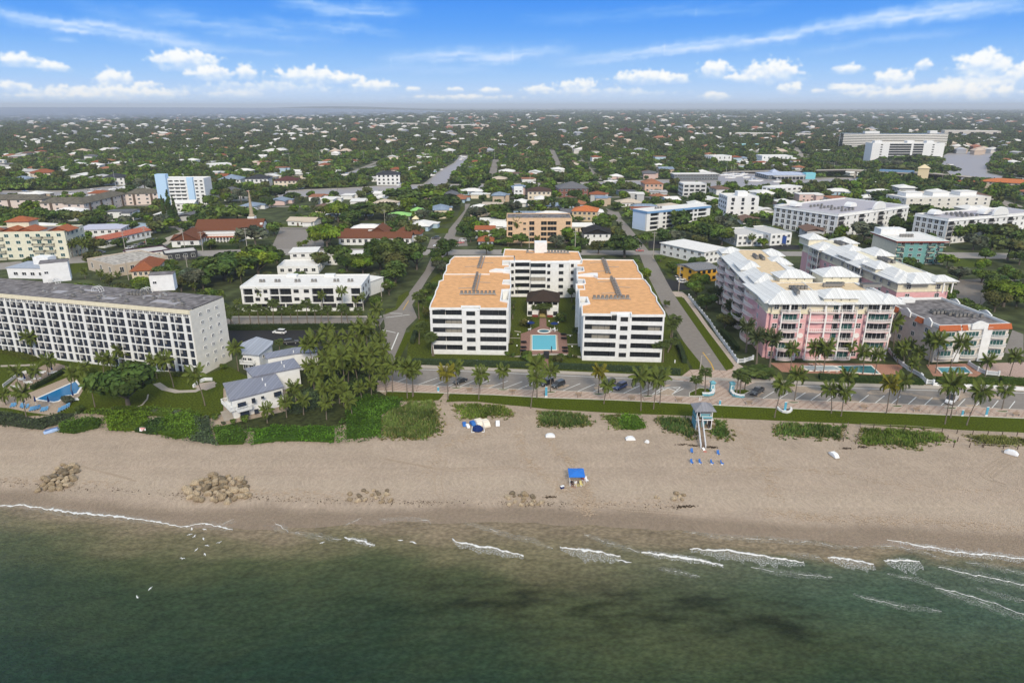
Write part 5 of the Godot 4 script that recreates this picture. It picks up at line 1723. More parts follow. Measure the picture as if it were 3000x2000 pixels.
	plain("flat_house","white two-storey house with pale lilac roofs beyond the cream block",v2(-258.5,-404.3),v2(-235.1,-409),20,6.2,2,white,mat("lilac_pale",0.5,0.5,0.58,0.8,"stain",8.0),6,{"roof": "slab"})
	plain("motel_building","long low motel with orange-red tile roof along its car park",v2(-230.5,-382.3),v2(-221.2,-416.2),9,4.4,1,white,mat("coral_tile",0.5,0.16,0.1,0.85,"rooftile",4.0),9,{"roof": "gable","rise": 1.9})
	plain("round_house","low house with blue-grey roof behind the motel",v2(-233.5,-423.6),v2(-225.6,-431.4),18,3.8,1,white,mat("blue_shingle",0.28,0.34,0.4,0.85),3,{"roof": "hip","rise": 1.8})
	plain("flat_house","flat-roofed shop with dark purple fascia beside the highway",v2(-196.1,-345.1),v2(-181.3,-358),14,3.8,1,white,mats["pale_roof"],5,{"rim": mat("plum",0.07,0.03,0.05)})
	plain("flat_house","dark-walled flat-roofed shop next to the purple-edged one",v2(-178.7,-346.2),v2(-165.4,-354.3),12,3.8,1,mat("dark_wall",0.05,0.05,0.055),mats["pale_roof"],4)
	plain("assembly_hall","broad hall with blotchy white flat roof and beige side walls",v2(-207.7,-328),v2(-186,-313),26,5.2,1,mat("beige_wall",0.5,0.42,0.33,0.85),mat("blotchy_roof",0.62,0.57,0.5,0.9,"mottle",16.0),3)
	plain("villa","beige two-storey villa under a wide rust-red hipped roof",v2(-170,-297.9),v2(-160.8,-300.5),22,6.4,2,mat("beige_villa",0.6,0.5,0.38,0.85),mat("rust_tile",0.33,0.11,0.05,0.85,"rooftile",4.0),4,{"roof": "hip","rise": 3.2})
	# pale blue tower
	A = v2(-285.9,-561)
	B = v2(-248.9,-562.7)
	r = building("apartment_building","seven-storey white block with pale blue tower ends",A,B,16)
	w = A.distance_to(B)
	var pb := mat("sky_stucco",0.45,0.62,0.8,0.85)
	core(r,w,16,0,20.4,white)
	slab(r,"stair_tower",v3(w * 0.12,12.2,0.4),v3(w * 0.22,24.4,6),pb)
	slab(r,"stair_tower",v3(w * 0.72,10.9,0.8),v3(w * 0.13,21.8,3),pb)
	for f in 7:
		var y := 1.0 + f * 2.85
		for x in [0.29,0.42,0.54]:
			part(r,"window",win(3.6,1.4,3,1),null,at3(w * x,y,0.02))
		for x in [0.83,0.94]:
			part(r,"window",win(2.2,1.4,2,1),null,at3(w * x,y,0.02))
		slab(r,"gallery",v3(w * 0.42,y - 0.9,0.7),v3(w * 0.36,0.7,1.4),white)
	flat_roof(r,rect(w,16,0.2),20.4,wroof,white,0.5)
	# L-shaped apartment rows
	var taup := mat("taupe_roof",0.2,0.18,0.14,0.9,"mottle",12.0)
	var pinkish := mat("pinkish_wall",0.66,0.56,0.5,0.85)
	for s in [[v2(-310.3,-499.3),v2(-312.5,-561),14.0,"wide hip-roofed apartment row angled across the L-shaped court"],[v2(-312.3,-558.4),v2(-287,-564.5),14.0,"apartment row next to the pale blue tower's foot"],[v2(-345.7,-504.2),v2(-314.2,-507.7),14.0,"long taupe-roofed apartment row facing the street trees"],[v2(-405.5,-522.3),v2(-356.8,-523.9),14.0,"farther taupe-roofed apartment row by the wide canal"]]:
		r = plain("apartment_row",s[3],s[0],s[1],s[2],9.0,3,pinkish,taup,int(s[0].distance_to(s[1]) / 6.5),{"roof": "hip","rise": 3.2})
		var n := int(s[0].distance_to(s[1]) / 13.0)
		for x in span(n,0,s[0].distance_to(s[1])):
			slab(r,"stair_bay",v3(x,4.4,0.3),v3(1.6,8.8,0.8),mat("stair_shade",0.12,0.09,0.07))
	# curved high-rise and the block in front of it
	var c := v2(696.1,-1268)
	r = thing("high_rise","long curved high-rise with white banded balcony floors","building",v3(c.x,0,c.y))
	keep([c + v2(-110,30),c + v2(110,30),c + v2(110,-60),c + v2(-110,-60)])
	var bow := func(o: float) -> Array:
		var p := []
		for i in 17:
			var t := -1.0 + i / 8.0
			p.append(v2(t * 94,-26.0 * t * t * (1.0 if t < 0 else 0.9) + o))
		for i in 17:
			var t := 1.0 - i / 8.0
			p.append(v2(t * 91,-26.0 * t * t - 20.0 - o * 0.3))
		return p
	part(r,"wall",prism_mesh(bow.call(0.0),0,29),mat("dark_glass",0.022,0.025,0.03,0.1))
	var band := prism_mesh(bow.call(2.2),0,1.75)
	for f in 10:
		part(r,"balcony_band",band,mat("band_white",0.74,0.71,0.65,0.85),at3(0,0.4 + f * 2.9,0))
	slab(r,"roof_plant",v3(-50,31.0,-14),v3(26,4,9),white)
	slab(r,"roof_plant",v3(62,31.5,-18),v3(13,5,9),white)
	A = v2(503.1,-988.9)
	B = v2(604.1,-988.9)
	r = building("high_rise","white high-rise of glass bays and solid end towers, standing before the curved one",A,B,20)
	w = A.distance_to(B)
	core(r,w,20,0,26.4,white,2.0)
	front(r,I3,w,0.3,8,3.25,[[0.07,"S"],[0.12,"W"],[0.05,"S"],[0.15,"G"],[0.15,"G"],[0.03,"S"],[0.14,"G"],[0.05,"S"],[0.17,"W"],[0.07,"S"]],{"wall": white,"back": 2.0,"span": 0.7,"frame": "dark"})
	flat_roof(r,rect(w,20,0.2),26.4,mats["pale_roof"],white,0.8)
	for x in [0.1,0.55,0.82]:
		slab(r,"roof_plant",v3(w * x,28.2,-9),v3(10,3.6,8),white)
	# marina restaurant with lilac roofs,long shed,aqua bar
	var lil := mat("marina_roof",0.45,0.5,0.62,0.6,"seam",6.0)
	var aqua := mat("aqua_wall",0.2,0.5,0.56,0.8)
	A = v2(279.8,-764.3)
	B = v2(330.3,-767.4)
	r = plain("restaurant","long marina restaurant with pale blue roofs on the quay",A,B,34,4.5,1,mat("marina_wall",0.12,0.14,0.15),lil,9,{"roof": "hip","rise": 2.2})
	w = A.distance_to(B)
	slab(r,"canopy",v3(w * 0.45,3.6,3),v3(w * 0.7,0.3,7),wroof)
	for x in span(8,w * 0.12,w * 0.78):
		slab(r,"canopy_post",v3(x,1.8,6),v3(0.35,3.6,0.35),white)
	slab(r,"aqua_kiosk",v3(w * 0.95,3.3,-4),v3(11,6.6,9),aqua)
	part(r,"cupola",hip(8,8,3.0,0.5),lil,at3(w * 0.3,6.4,-20))
	plain("boat_shed","long open-fronted white boat shed at the marina's edge",v2(174.5,-752),v2(223.1,-755),14,6.5,2,mat("marina_wall",0.12,0.14,0.15),wroof,16,{"roof": "slab","ww": 2.5})
	plain("shop_building","aqua-fronted shop row across the boulevard",v2(425,-1311),v2(472.7,-1298),20,9,2,aqua,wroof,8)
	plain("shop_building","white angular house with terraces above the marina",v2(274.8,-963.8),v2(303.6,-973.7),20,11,2,white,wroof,4)
	plain("shop_building","wide white marina office with green glass",v2(351.1,-988.9),v2(393.9,-988.9),26,9.5,2,white,wroof,7,{"glass": "teal"})
	plain("shop_building","low white roofed store beside the boulevard trees",v2(510.8,-1189),v2(544.6,-1186),24,5.0,1,white,wroof,4)
	plain("villa","modern white flat-roofed villa with glass front by the basin",v2(233.9,-614.8),v2(263.5,-630.6),16,7.0,2,white,wroof,5,{"ww": 3.2})
	plain("villa","white flat villa with dark open ground floor near the basin",v2(151.5,-614.8),v2(172.1,-614.8),18,10.5,3,mat("greywhite",0.55,0.55,0.54),wroof,4,{"ww": 3.4,"frame": "dark"})
	plain("villa","low white house with plain metal roof beside the glass villa",v2(212.9,-609.7),v2(233.9,-614.8),14,4.0,1,white,metal,4,{"roof": "hip","rise": 1.6})
	# villas on the two canals
	var navy := mat("slate_tile",0.05,0.052,0.06,0.85,"rooftile",4.0)
	plain("villa","large white three-storey villa with black hip roof at the canals' meeting",v2(-136.8,-704.8),v2(-113.7,-707.5),20,10.5,3,white,navy,5,{"roof": "hip","rise": 3.2,"frame": "dark"})
	plain("villa","grand villa with broad slate-grey hipped roof and stone porch",v2(41.4,-609.5),v2(67.2,-611.5),24,7.4,2,mat("brick_wall",0.2,0.09,0.07),mat("slate_grey",0.17,0.17,0.18,0.85,"rooftile",4.0),6,{"roof": "hip","rise": 5.0})
	plain("villa","cream two-storey villa with brown tile roof and twin garage wings",v2(13.5,-591.8),v2(33.4,-591.8),20,7.2,2,mat("shell_wall",0.66,0.58,0.46),mat("umber_tile",0.1,0.06,0.045,0.9,"rooftile",4.0),5,{"roof": "hip","rise": 3.0})
	plain("villa","tall white house with stepped gable beside the brown-roofed villa",v2(1.7,-588),v2(9.4,-588),20,9.0,3,white,wroof,2)
	plain("villa","salmon villa with terracotta hip roofs on the canal bank",v2(123,-643.6),v2(139.9,-643.6),22,8.0,2,mat("salmon_wall",0.6,0.4,0.3),mat("terracotta",0.4,0.17,0.09,0.85,"rooftile",4.0),4,{"roof": "hip","rise": 3.6})
	plain("villa","bright blue gabled house with white roof near the blue-banded block",v2(123.8,-550),v2(134.8,-552.5),14,5.0,2,mat("bright_blue",0.08,0.3,0.55),wroof,3,{"roof": "gable","rise": 2.2})
	plain("villa","blue-grey roofed villa with two verandas by the water",v2(-287.5,-682.7),v2(-267.1,-685.3),20,8.0,2,white,mat("denim_roof",0.24,0.3,0.38,0.8,"seam",6.0),5,{"roof": "hip","rise": 4.0})
	plain("villa","white villa with dark brown roof and blue glass balconies",v2(-259.8,-679),v2(-238.7,-681.5),20,9.0,2,white,navy,5,{"roof": "hip","rise": 3.4,"glass": "blue"})
	plain("villa","villa with maroon hip roof beside moored white boats",v2(-233,-681.5),v2(-211.3,-682.7),20,7.0,2,mats["shell_wall"],mat("maroon_tile",0.12,0.045,0.04,0.9,"rooftile",4.0),5,{"roof": "hip","rise": 3.6})
	plain("villa","white villa with black roof on the point of the canal",v2(-414.3,-704.8),v2(-393.4,-707.5),18,7.5,2,white,navy,4,{"roof": "hip","rise": 3.6})
	plain("villa","tan villa with long red-brown tile roofs beyond the apartment rows",v2(-521.4,-759.3),v2(-502.1,-775),20,6.8,2,mats["shell_wall"],mats["rust_tile"],5,{"roof": "hip","rise": 3.6})
	plain("villa","white cubic house with terraces above the tree tops",v2(-365.3,-848.6),v2(-345,-864.2),18,9.0,2,white,wroof,5)
	plain("villa","coral-roofed house just across the street from the pale blue tower",v2(-243.7,-585.2),v2(-224.6,-585.2),20,5.0,1,white,mats["coral_tile"],4,{"roof": "hip","rise": 3.2})
	# far large roofs near the horizon: [base line ends,depth,height,roof,label]
	var far := [[v2(3088,-7751),v2(3875,-7460),120.0,12.0,"very long white warehouse roof on the horizon"],[v2(3069,-8407),v2(3164,-8066),90.0,11.0,"shorter white warehouse beside the very long one"],[v2(-192,-2515),v2(-85.5,-2615),60.0,12.0,"long white school building among distant trees"],[v2(-507.1,-2743),v2(-378.2,-2843),60.0,11.0,"pinkish long low building in the middle distance"],[v2(-377.9,-2885),v2(-278.7,-2950),50.0,10.0,"beige industrial roof next to the pinkish building"],[v2(236.8,-5010),v2(343.1,-5010),80.0,12.0,"bright white shed far behind the church-like red roof"],[v2(633.7,-18633),v2(1102,-18633),150.0,12.0,"palest long roof just under the horizon"],[v2(1377,-4712),v2(1435,-4549),60.0,14.0,"tan apartment block in the distance"],[v2(610.2,-2335),v2(667.1,-2335),40.0,10.0,"large beige store building"],[v2(575.9,-1839),v2(672.7,-1797),40.0,10.0,"long grey-white store roof beyond the shops"],[v2(714.8,-1797),v2(742.8,-1780),30.0,10.0,"small white hall with deep flat roof"],[v2(1116,-1839),v2(1233,-1797),40.0,16.0,"distant blue-grey waterfront apartments beyond the river"],[v2(-3171,-4447),v2(-2915,-4447),150.0,12.0,"very pale long roof in the haze"],[v2(-953.6,-1356),v2(-909.1,-1356),40.0,8.0,"white-trimmed dark building in the haze's edge"],[v2(-680.1,-2203),v2(-579,-2228),60.0,9.0,"beige roofs between distant tree rows"],[v2(2138,-4712),v2(2148,-4886),30.0,20.0,"far white office block"],[v2(2730,-8407),v2(2883,-8407),90.0,11.0,"faint pinkish shed on the horizon"],[v2(347.2,-2615),v2(392.3,-2615),40.0,8.0,"white canopy roof beside the dark red gable"]]
	for s in far:
		A = s[0]
		B = s[1]
		if A.x > B.x:
			A = s[1]
			B = s[0]
		plain("far_building",s[4],A,B,s[2],s[3],1,mat("far_wall",0.55,0.5,0.44),wroof,maxi(3,int(A.distance_to(B) / 22.0)),{"ww": 8.0,"blind": true})
	r = plain("church","distant dark red building with a steep pointed gable",v2(299.8,-2063),v2(360.7,-2063),30,5.0,1,mat("far_wall",0.55,0.5,0.44),mats["maroon_tile"],4,{"roof": "hip","rise": 9.0})
	w = v2(299.8,-2063).distance_to(v2(360.7,-2063))
	part(r,"gable_roof",gable(26,w * 0.4,15,1.0),mats["maroon_tile"],Transform3D(Basis(Vector3.UP,PI / 2),v3(w * 0.5,4.0,-10)))
	plain("apartment_row","low orange-roofed apartments by the river",v2(459.8,-683),v2(497.5,-647.2),22,6.5,2,mat("river_wall",0.6,0.5,0.4),orange,10,{"roof": "hip","rise": 3.0})
	# bridge
	var b0 := v2(373.6,-783.5)
	var b1 := v2(443.9,-744.5)
	var br := thing("bridge","pale concrete bascule bridge with blue steel rails over the canal","bridge",v3(b0.x,0,b0.y),atan2(-(b1 - b0).y,(b1 - b0).x))
	var bl := b0.distance_to(b1)
	var conc := mat("bridge_concrete",0.42,0.37,0.31,0.9,"stain",8.0)
	slab(br,"deck",v3(bl / 2,7.6,-8),v3(bl,1.2,18),conc)
	for s in [[-1.0,-0.5],[1.0,0.5]]:
		var st2 := st0()
		var xx: float = 0.0 if s[0] < 0 else bl
		prism(st2,[v2(xx,8.1),v2(xx,7.0),v2(xx + s[0] * 130,-0.5),v2(xx + s[0] * 130,0.3)],-1.0,17.0)
		part(br,"ramp",fin(st2),conc,Transform3D(Basis(Vector3.RIGHT,v3(0,0,-1),v3(0,1,0)),Vector3.ZERO))
	for x in span(9,6,bl - 6):
		slab(br,"pier",v3(x,3.5,-8),v3(1.6,7.0,15),conc)
	slab(br,"pylon",v3(bl * 0.40,4.0,-8),v3(13,8.0,20),mat("pylon_tan",0.55,0.38,0.2,0.9))
	for z in [0.8,-16.8]:
		slab(br,"steel_rail",v3(bl * 0.62,8.7,z),v3(bl * 0.42,1.4,0.3),mat("steel_blue",0.12,0.24,0.4,0.6))
	part(br,"tender_house",box(v3(10,14,10)),mat("tender_cream",0.66,0.55,0.35,0.85),at3(bl * 0.93,7,6))
	part(br,"tender_roof",hip(10,10,4.0,0.8),mats["tender_cream"],at3(bl * 0.93,14,6))
	# courtyard gatehouse in front of the far wing
	A = v2(5.8,-250)
	B = v2(17.6,-249.1)
	r = building("gatehouse","white gatehouse with a brown hip roof and open passage behind the pool",A,B,15)
	w = A.distance_to(B)
	for s in [[0.0,0.38],[0.62,0.38]]:
		slab(r,"wall",v3(w * (s[0] + s[1] / 2),1.75,-4.5),v3(w * s[1],3.5,9),white)
		slab(r,"upper_terrace",v3(w * (s[0] + s[1] / 2),3.9,-1.0),v3(w * s[1] + 0.1,0.9,0.3),white)
		part(r,"window",win(w * 0.14,1.6,2,1,"dark"),null,at3(w * (0.09 if s[0] == 0 else 0.91),0.5,0.01))
		slab(r,"planter",v3(w * (s[0] + s[1] * (0.68 if s[0] == 0 else 0.32)),0.35,0.5),v3(w * 0.18,0.7,0.9),mat("planter_red",0.2,0.05,0.04))
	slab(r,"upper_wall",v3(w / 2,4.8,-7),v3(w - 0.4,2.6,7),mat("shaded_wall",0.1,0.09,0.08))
	for x in [0.015,0.2,0.5,0.8,0.985]:
		slab(r,"post",v3(w * x,4.8,-0.7),v3(0.45,2.7,0.45),white)
	part(r,"roof",hip(w,12,3.0,0.5),mat("brown_shingle",0.06,0.042,0.033,0.9,"rooftile",3.0),at3(w / 2,6.1,-6))
	slab(r,"passage",v3(w / 2,0.06,-4),v3(w * 0.2,0.1,9),mat("passage_floor",0.5,0.4,0.16))
	# park pavilions
	for s in [[v2(-85,-468.1),v2(-69.8,-469.3),5.0,"green-roofed open pavilion in the park",12.0],[v2(-73.7,-500.7),v2(-65.2,-500.7),4.0,"smaller green canopy among the park trees",9.0],[v2(-67.6,-465.7),v2(-63.9,-465.7),3.4,"little pale yellow kiosk on the park path",4.0]]:
		A = s[0]
		B = s[1]
		w = A.distance_to(B)
		r = building("pavilion",s[3],A,B,s[4])
		var gm: Material = mat("green_canvas",0.24,0.5,0.13,0.7) if s[2] > 3.5 else mat("kiosk_yellow",0.7,0.62,0.4)
		part(r,"roof",hip(w,s[4],2.0,0.6),gm,at3(w / 2,s[2],-s[4] / 2))
		for x in [0.05,0.35,0.65,0.95]:
			for z in [-0.5,-s[4] + 0.5]:
				slab(r,"post",v3(w * x,s[2] / 2,z),v3(0.3,s[2],0.3),white)

# ---------------------------------------------------------------- plants
func leaf_mat(key: String,r: float,g: float,b: float) -> StandardMaterial3D:
	var m := mat(key,r,g,b,0.75)
	m.vertex_color_use_as_albedo = true
	return m

func leafy(st: SurfaceTool,p: Vector3,nrm: Vector3,s: float,c: Vector3,r: RandomNumberGenerator) -> void:
	var n := (nrm + v3(r.randf_range(-1,1),r.randf_range(-1,1),r.randf_range(-1,1)) * 0.75).normalized()
	var u := n.cross(v3(r.randf_range(-1,1),r.randf_range(-1,1),r.randf_range(-1,1))).normalized()
	var v := n.cross(u)
	var k := r.randf_range(0.65,1.3)
	st.set_color(Color(c.x * k,c.y * k,c.z * k))
	var a := s * r.randf_range(0.7,1.25)
	quad(st,p - u * a,p + v * a * 0.6,p + u * a,p - v * a * 0.6)

# crown about a unit wide,its foot at zero
func crown(key: String,lobes: Array,n: int,leaf: float,c: Vector3) -> ArrayMesh:
	if meshes.has(key):
		return meshes[key]
	var r := RandomNumberGenerator.new()
	r.seed = key.hash()
	var st := st0()
	var tot := 0.0
	for l in lobes:
		tot += l[1].x * l[1].z
	for l in lobes:
		var tint := c * r.randf_range(0.62,1.6)
		tint.x *= r.randf_range(0.85,1.2)
		var m := int(n * l[1].x * l[1].z / tot)
		for i in m:
			var d := v3(r.randfn(),r.randfn(),r.randfn()).normalized()
			if d.y < -0.45:
				d.y = -d.y
			leafy(st,l[0] + d * l[1] * r.randf_range(0.72,1.06),d,leaf,tint,r)
		# solid darker core of the lobe,closes the gaps between leaves
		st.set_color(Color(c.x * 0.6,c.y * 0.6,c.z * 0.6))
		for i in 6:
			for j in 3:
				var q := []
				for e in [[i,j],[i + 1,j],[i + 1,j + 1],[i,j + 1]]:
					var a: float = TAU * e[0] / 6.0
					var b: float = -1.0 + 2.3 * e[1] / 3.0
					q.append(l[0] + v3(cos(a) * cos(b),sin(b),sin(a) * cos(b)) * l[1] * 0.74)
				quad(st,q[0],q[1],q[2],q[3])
	meshes[key] = fin(st)
	return meshes[key]

func lobes_of(kind: String,seed_: int) -> Array:
	var r := RandomNumberGenerator.new()
	r.seed = seed_ * 77 + kind.hash() % 1000
	var o := []
	if kind == "conifer":
		for i in 9:
			var y := 0.35 + i * 0.34
			var s := 0.52 * (1.0 - i / 10.5)
			o.append([v3(r.randf_range(-0.1,0.1),y,r.randf_range(-0.1,0.1)),v3(s,0.3,s)])
	elif kind == "feathery":
		for i in 14:
			o.append([v3(r.randf_range(-0.6,0.6),r.randf_range(0.3,1.1),r.randf_range(-0.5,0.5)),v3(r.randf_range(0.22,0.42),r.randf_range(0.2,0.35),r.randf_range(0.22,0.4))])
	elif kind == "spreading":
		for i in 12:
			var a := TAU * i / 12.0 + r.randf()
			var d := r.randf_range(0.2,0.72)
			o.append([v3(cos(a) * d,0.42 + r.randf_range(-0.1,0.22) - d * 0.1,sin(a) * d),Vector3.ONE * r.randf_range(0.24,0.38) * v3(1.15,0.75,1.15)])
	else:
		for i in 10:
			var a := TAU * i / 10.0 + r.randf()
			var d := r.randf_range(0.1,0.58)
			o.append([v3(cos(a) * d,0.62 + r.randf_range(-0.25,0.42) * (1.0 - d * 0.6),sin(a) * d),Vector3.ONE * r.randf_range(0.28,0.46)])
	return o

var tones := {"dark": v3(0.052,0.082,0.02),"mid": v3(0.076,0.114,0.022),"bright": v3(0.1,0.15,0.016),"grey": v3(0.075,0.088,0.055),"olive": v3(0.07,0.08,0.025)}

func trunk(h: float,r0: float,lean := 0.0,n := 5) -> ArrayMesh:
	var st := st0()
	var prev := Vector3.ZERO
	for i in n:
		var f := float(i + 1) / n
		var p := v3(lean * pow(f,1.6),h * f,0)
		bar(st,prev,p,r0 * (1.25 if i == 0 else 1.0 - 0.4 * float(i) / n),r0 * (1.0 - 0.4 * f),7)
		prev = p
	return fin(st)

func tree(kind: String,tone: String,x: float,z: float,w: float,h: float,label: String,group: String,v := 0,near := true) -> void:
	var root := thing("shade_tree" if kind != "conifer" else "conifer",label,"tree",v3(x,0,z),rng.randf() * TAU,group)
	var key := "%s%s%d%s" % [kind,tone,v,near]
	var n := 1700 if near else 520
	if kind == "conifer" or kind == "feathery":
		n = 2600
	var m := crown(key,lobes_of(kind,v),n,0.085 if near else 0.14,tones[tone])
	var base := h * (0.22 if kind != "conifer" else 0.02)
	var top := {"conifer": 3.4,"feathery": 1.4,"spreading": 0.95}
	var hs: float = (h - base) / top.get(kind,1.35)
	if not meshes.has("tree_trunk"):
		meshes["tree_trunk"] = trunk(1.0,0.045,0.0,3)
	part(root,"trunk",meshes["tree_trunk"],mat("bark",0.12,0.1,0.08),Transform3D(Basis().scaled(v3(w * 0.6,h * 0.65,w * 0.6)),Vector3.ZERO))
	if near:
		if not meshes.has("limbs"):
			var st := st0()
			for k in 5:
				var a := TAU * k / 5.0
				bar(st,v3(0,0.3,0),v3(cos(a) * 0.5,0.85,sin(a) * 0.5),0.03,0.012,5)
			meshes["limbs"] = fin(st)
		part(root,"limbs",meshes["limbs"],mats["bark"],Transform3D(Basis().scaled(v3(w * 0.5,h * 0.6,w * 0.5)),Vector3.ZERO))
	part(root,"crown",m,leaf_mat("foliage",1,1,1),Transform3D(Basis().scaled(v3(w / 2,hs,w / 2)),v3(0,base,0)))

# ---- palms
func frond(kind: String,v: int) -> ArrayMesh:
	var key := "frond%s%d" % [kind,v]
	if meshes.has(key):
		return meshes[key]
	var r := RandomNumberGenerator.new()
	r.seed = key.hash()
	var st := st0()
	if kind == "sabal":
		# fan leaf: a stalk and a pleated,drooping fan
		var tip := v3(0.9,0.25 + 0.1 * v,0)
		st.set_color(Color(0.09,0.11,0.03))
		bar(st,Vector3.ZERO,tip,0.03,0.02,4)
		for i in 13:
			var a := deg_to_rad(-105 + 210.0 * i / 12.0)
			var l := 0.95 - 0.25 * absf(a) / 1.8
			var d := v3(cos(a),-0.25 - 0.35 * v * 0.5,sin(a)).normalized()
			var s := d.cross(Vector3.UP).normalized() * 0.13
			var k := r.randf_range(0.75,1.25)
			st.set_color(Color(0.075 * k,0.10 * k,0.03 * k))
			var m := tip + d * l * 0.6
			quad(st,tip,m - s,tip + d * l + v3(0,-0.2,0),m + s)
	else:
		var len := 1.0
		var droop: float = [0.35,0.75,1.15][v]
		if kind == "date":
			droop *= 0.7
		var pts := []
		for i in 9:
			var t := i / 8.0
			pts.append(v3(t * len * (1.0 - 0.28 * droop * t * t),0.42 * t * (1.0 - v * 0.28) - droop * 0.62 * pow(t,2.3),0.0))
		st.set_color(Color(0.13,0.13,0.04))
		for i in 8:
			bar(st,pts[i],pts[i + 1],0.014 * (1.1 - i / 8.0),0.014 * (1.1 - (i + 1) / 8.0),3)
		for i in 22:
			var t := 0.14 + 0.86 * i / 21.0
			var q := t * 8.0
			var p: Vector3 = pts[mini(int(q),7)].lerp(pts[mini(int(q),7) + 1],q - mini(int(q),7))
			var ll := 0.30 * sin(PI * clampf(0.18 + t * 0.78,0,1)) + 0.05
			var k := r.randf_range(0.7,1.25)
			var c := v3(0.105,0.135,0.028) if kind != "yellow" else v3(0.17,0.155,0.02)
			if kind == "date":
				c = v3(0.065,0.085,0.035)
			st.set_color(Color(c.x * k,c.y * k,c.z * k))
			for s in [-1.0,1.0]:
				var e := p + v3(0.13 * ll / 0.3,-ll * (0.45 + 0.35 * droop),s * ll * 0.72)
				var wv := v3(0.026,0,0)
				quad(st,p - wv,p.lerp(e,0.5) - wv * 1.3 + v3(0,0.012,0),e,p.lerp(e,0.5) + wv * 1.3)
	meshes[key] = fin(st)
	return meshes[key]

func palm_crown(kind: String,n: int,s: float) -> ArrayMesh:
	var key := "pc%s%d" % [kind,n]
	if meshes.has(key):
		return meshes[key]
	var st := SurfaceTool.new()
	for i in n:
		st.append_from(frond(kind,frond_v(i,n)),0,frond_t(i,n,1.0))
	meshes[key] = st.commit()
	return meshes[key]

func frond_v(i: int,n: int) -> int:
	return clampi(int(3.0 * i / n),0,2)

func frond_t(i: int,n: int,s: float) -> Transform3D:
	var tilt := lerpf(0.75,-0.55,float(i) / n)
	return Transform3D((Basis(Vector3.UP,i * 2.399 + 0.3 * sin(i * 1.7)) * Basis(Vector3.BACK,tilt)).scaled(Vector3.ONE * s * (0.92 + 0.12 * sin(i * 3.1))),Vector3.ZERO)

# p: [x,z,height of the crown's heart,lean]
func palm(kind: String,p: Array,label: String,group: String,near := true,size := 1.0) -> void:
	var root := thing("%s_palm" % ("coconut" if kind == "yellow" else kind),label,"palm",v3(p[0],0,p[1]),0.0,group)
	var h: float = clampf(p[2],2.0,17.0)
	var thick: float = {"sabal": 0.2,"date": 0.3,"royal": 0.24}.get(kind,0.15)
	var tm := mat("palm_bark",0.17,0.14,0.11,0.9)
	if kind == "royal":
		tm = mat("royal_bark",0.36,0.34,0.30,0.9)
	part(root,"trunk",trunk(h,thick,p[3],6),tm)
	var fk: String = "coconut" if kind == "royal" else kind
	var n: int = {"sabal": 22,"date": 34,"royal": 14}.get(kind,20)
	var s: float = {"sabal": 1.45,"date": 3.2,"royal": 2.7}.get(kind,3.35) * size * clampf(0.55 + h / 16.0,0.7,1.25)
	var at := Transform3D(Basis(Vector3.UP,p[0] * 1.7 + p[1]),v3(p[3],h,0))
	if kind == "royal":
		var st := st0()
		bar(st,v3(p[3],h - 1.5,0),v3(p[3],h,0),0.2,0.13)
		part(root,"crownshaft",fin(st),mat("crownshaft",0.13,0.2,0.05,0.6))
	var lm := leaf_mat("palm_leaf",1,1,1)
	if near:
		for i in n:
			part(root,"frond",frond(fk,frond_v(i,n)),lm,at * frond_t(i,n,s))
	else:
		part(root,"crown",palm_crown(fk,n,1.0),lm,at * Transform3D(Basis().scaled(Vector3.ONE * s),Vector3.ZERO))

# a clipped hedge along a line
func hedge(line: Array,w: float,h: float,label: String,c: Vector3,called := "hedge") -> void:
	var st := st0()
	var r := RandomNumberGenerator.new()
	r.seed = label.hash()
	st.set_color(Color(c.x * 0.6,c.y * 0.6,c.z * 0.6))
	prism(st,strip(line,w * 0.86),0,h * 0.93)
	for i in line.size() - 1:
		var a: Vector2 = line[i]
		var b: Vector2 = line[i + 1]
		var d := b - a
		var s := v2(-d.y,d.x).normalized()
		for k in int(d.length() * (w + h * 2) * 9.0):
			var t := r.randf()
			var q := r.randf() * (w + 2 * h)
			var p := a + d * t
			var nrm := Vector3.UP
			var y := h
			var o := 0.0
			if q < w:
				o = q - w / 2
			elif q < w + h:
				o = w / 2
				y = q - w
				nrm = v3(s.x,0,s.y)
			else:
				o = -w / 2
				y = q - w - h
				nrm = v3(-s.x,0,-s.y)
			p += s * o
			leafy(st,v3(p.x,y + r.randf_range(-0.1,0.1),p.y),nrm,0.19,c,r)
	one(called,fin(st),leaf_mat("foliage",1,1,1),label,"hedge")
	keep(strip(line,w))

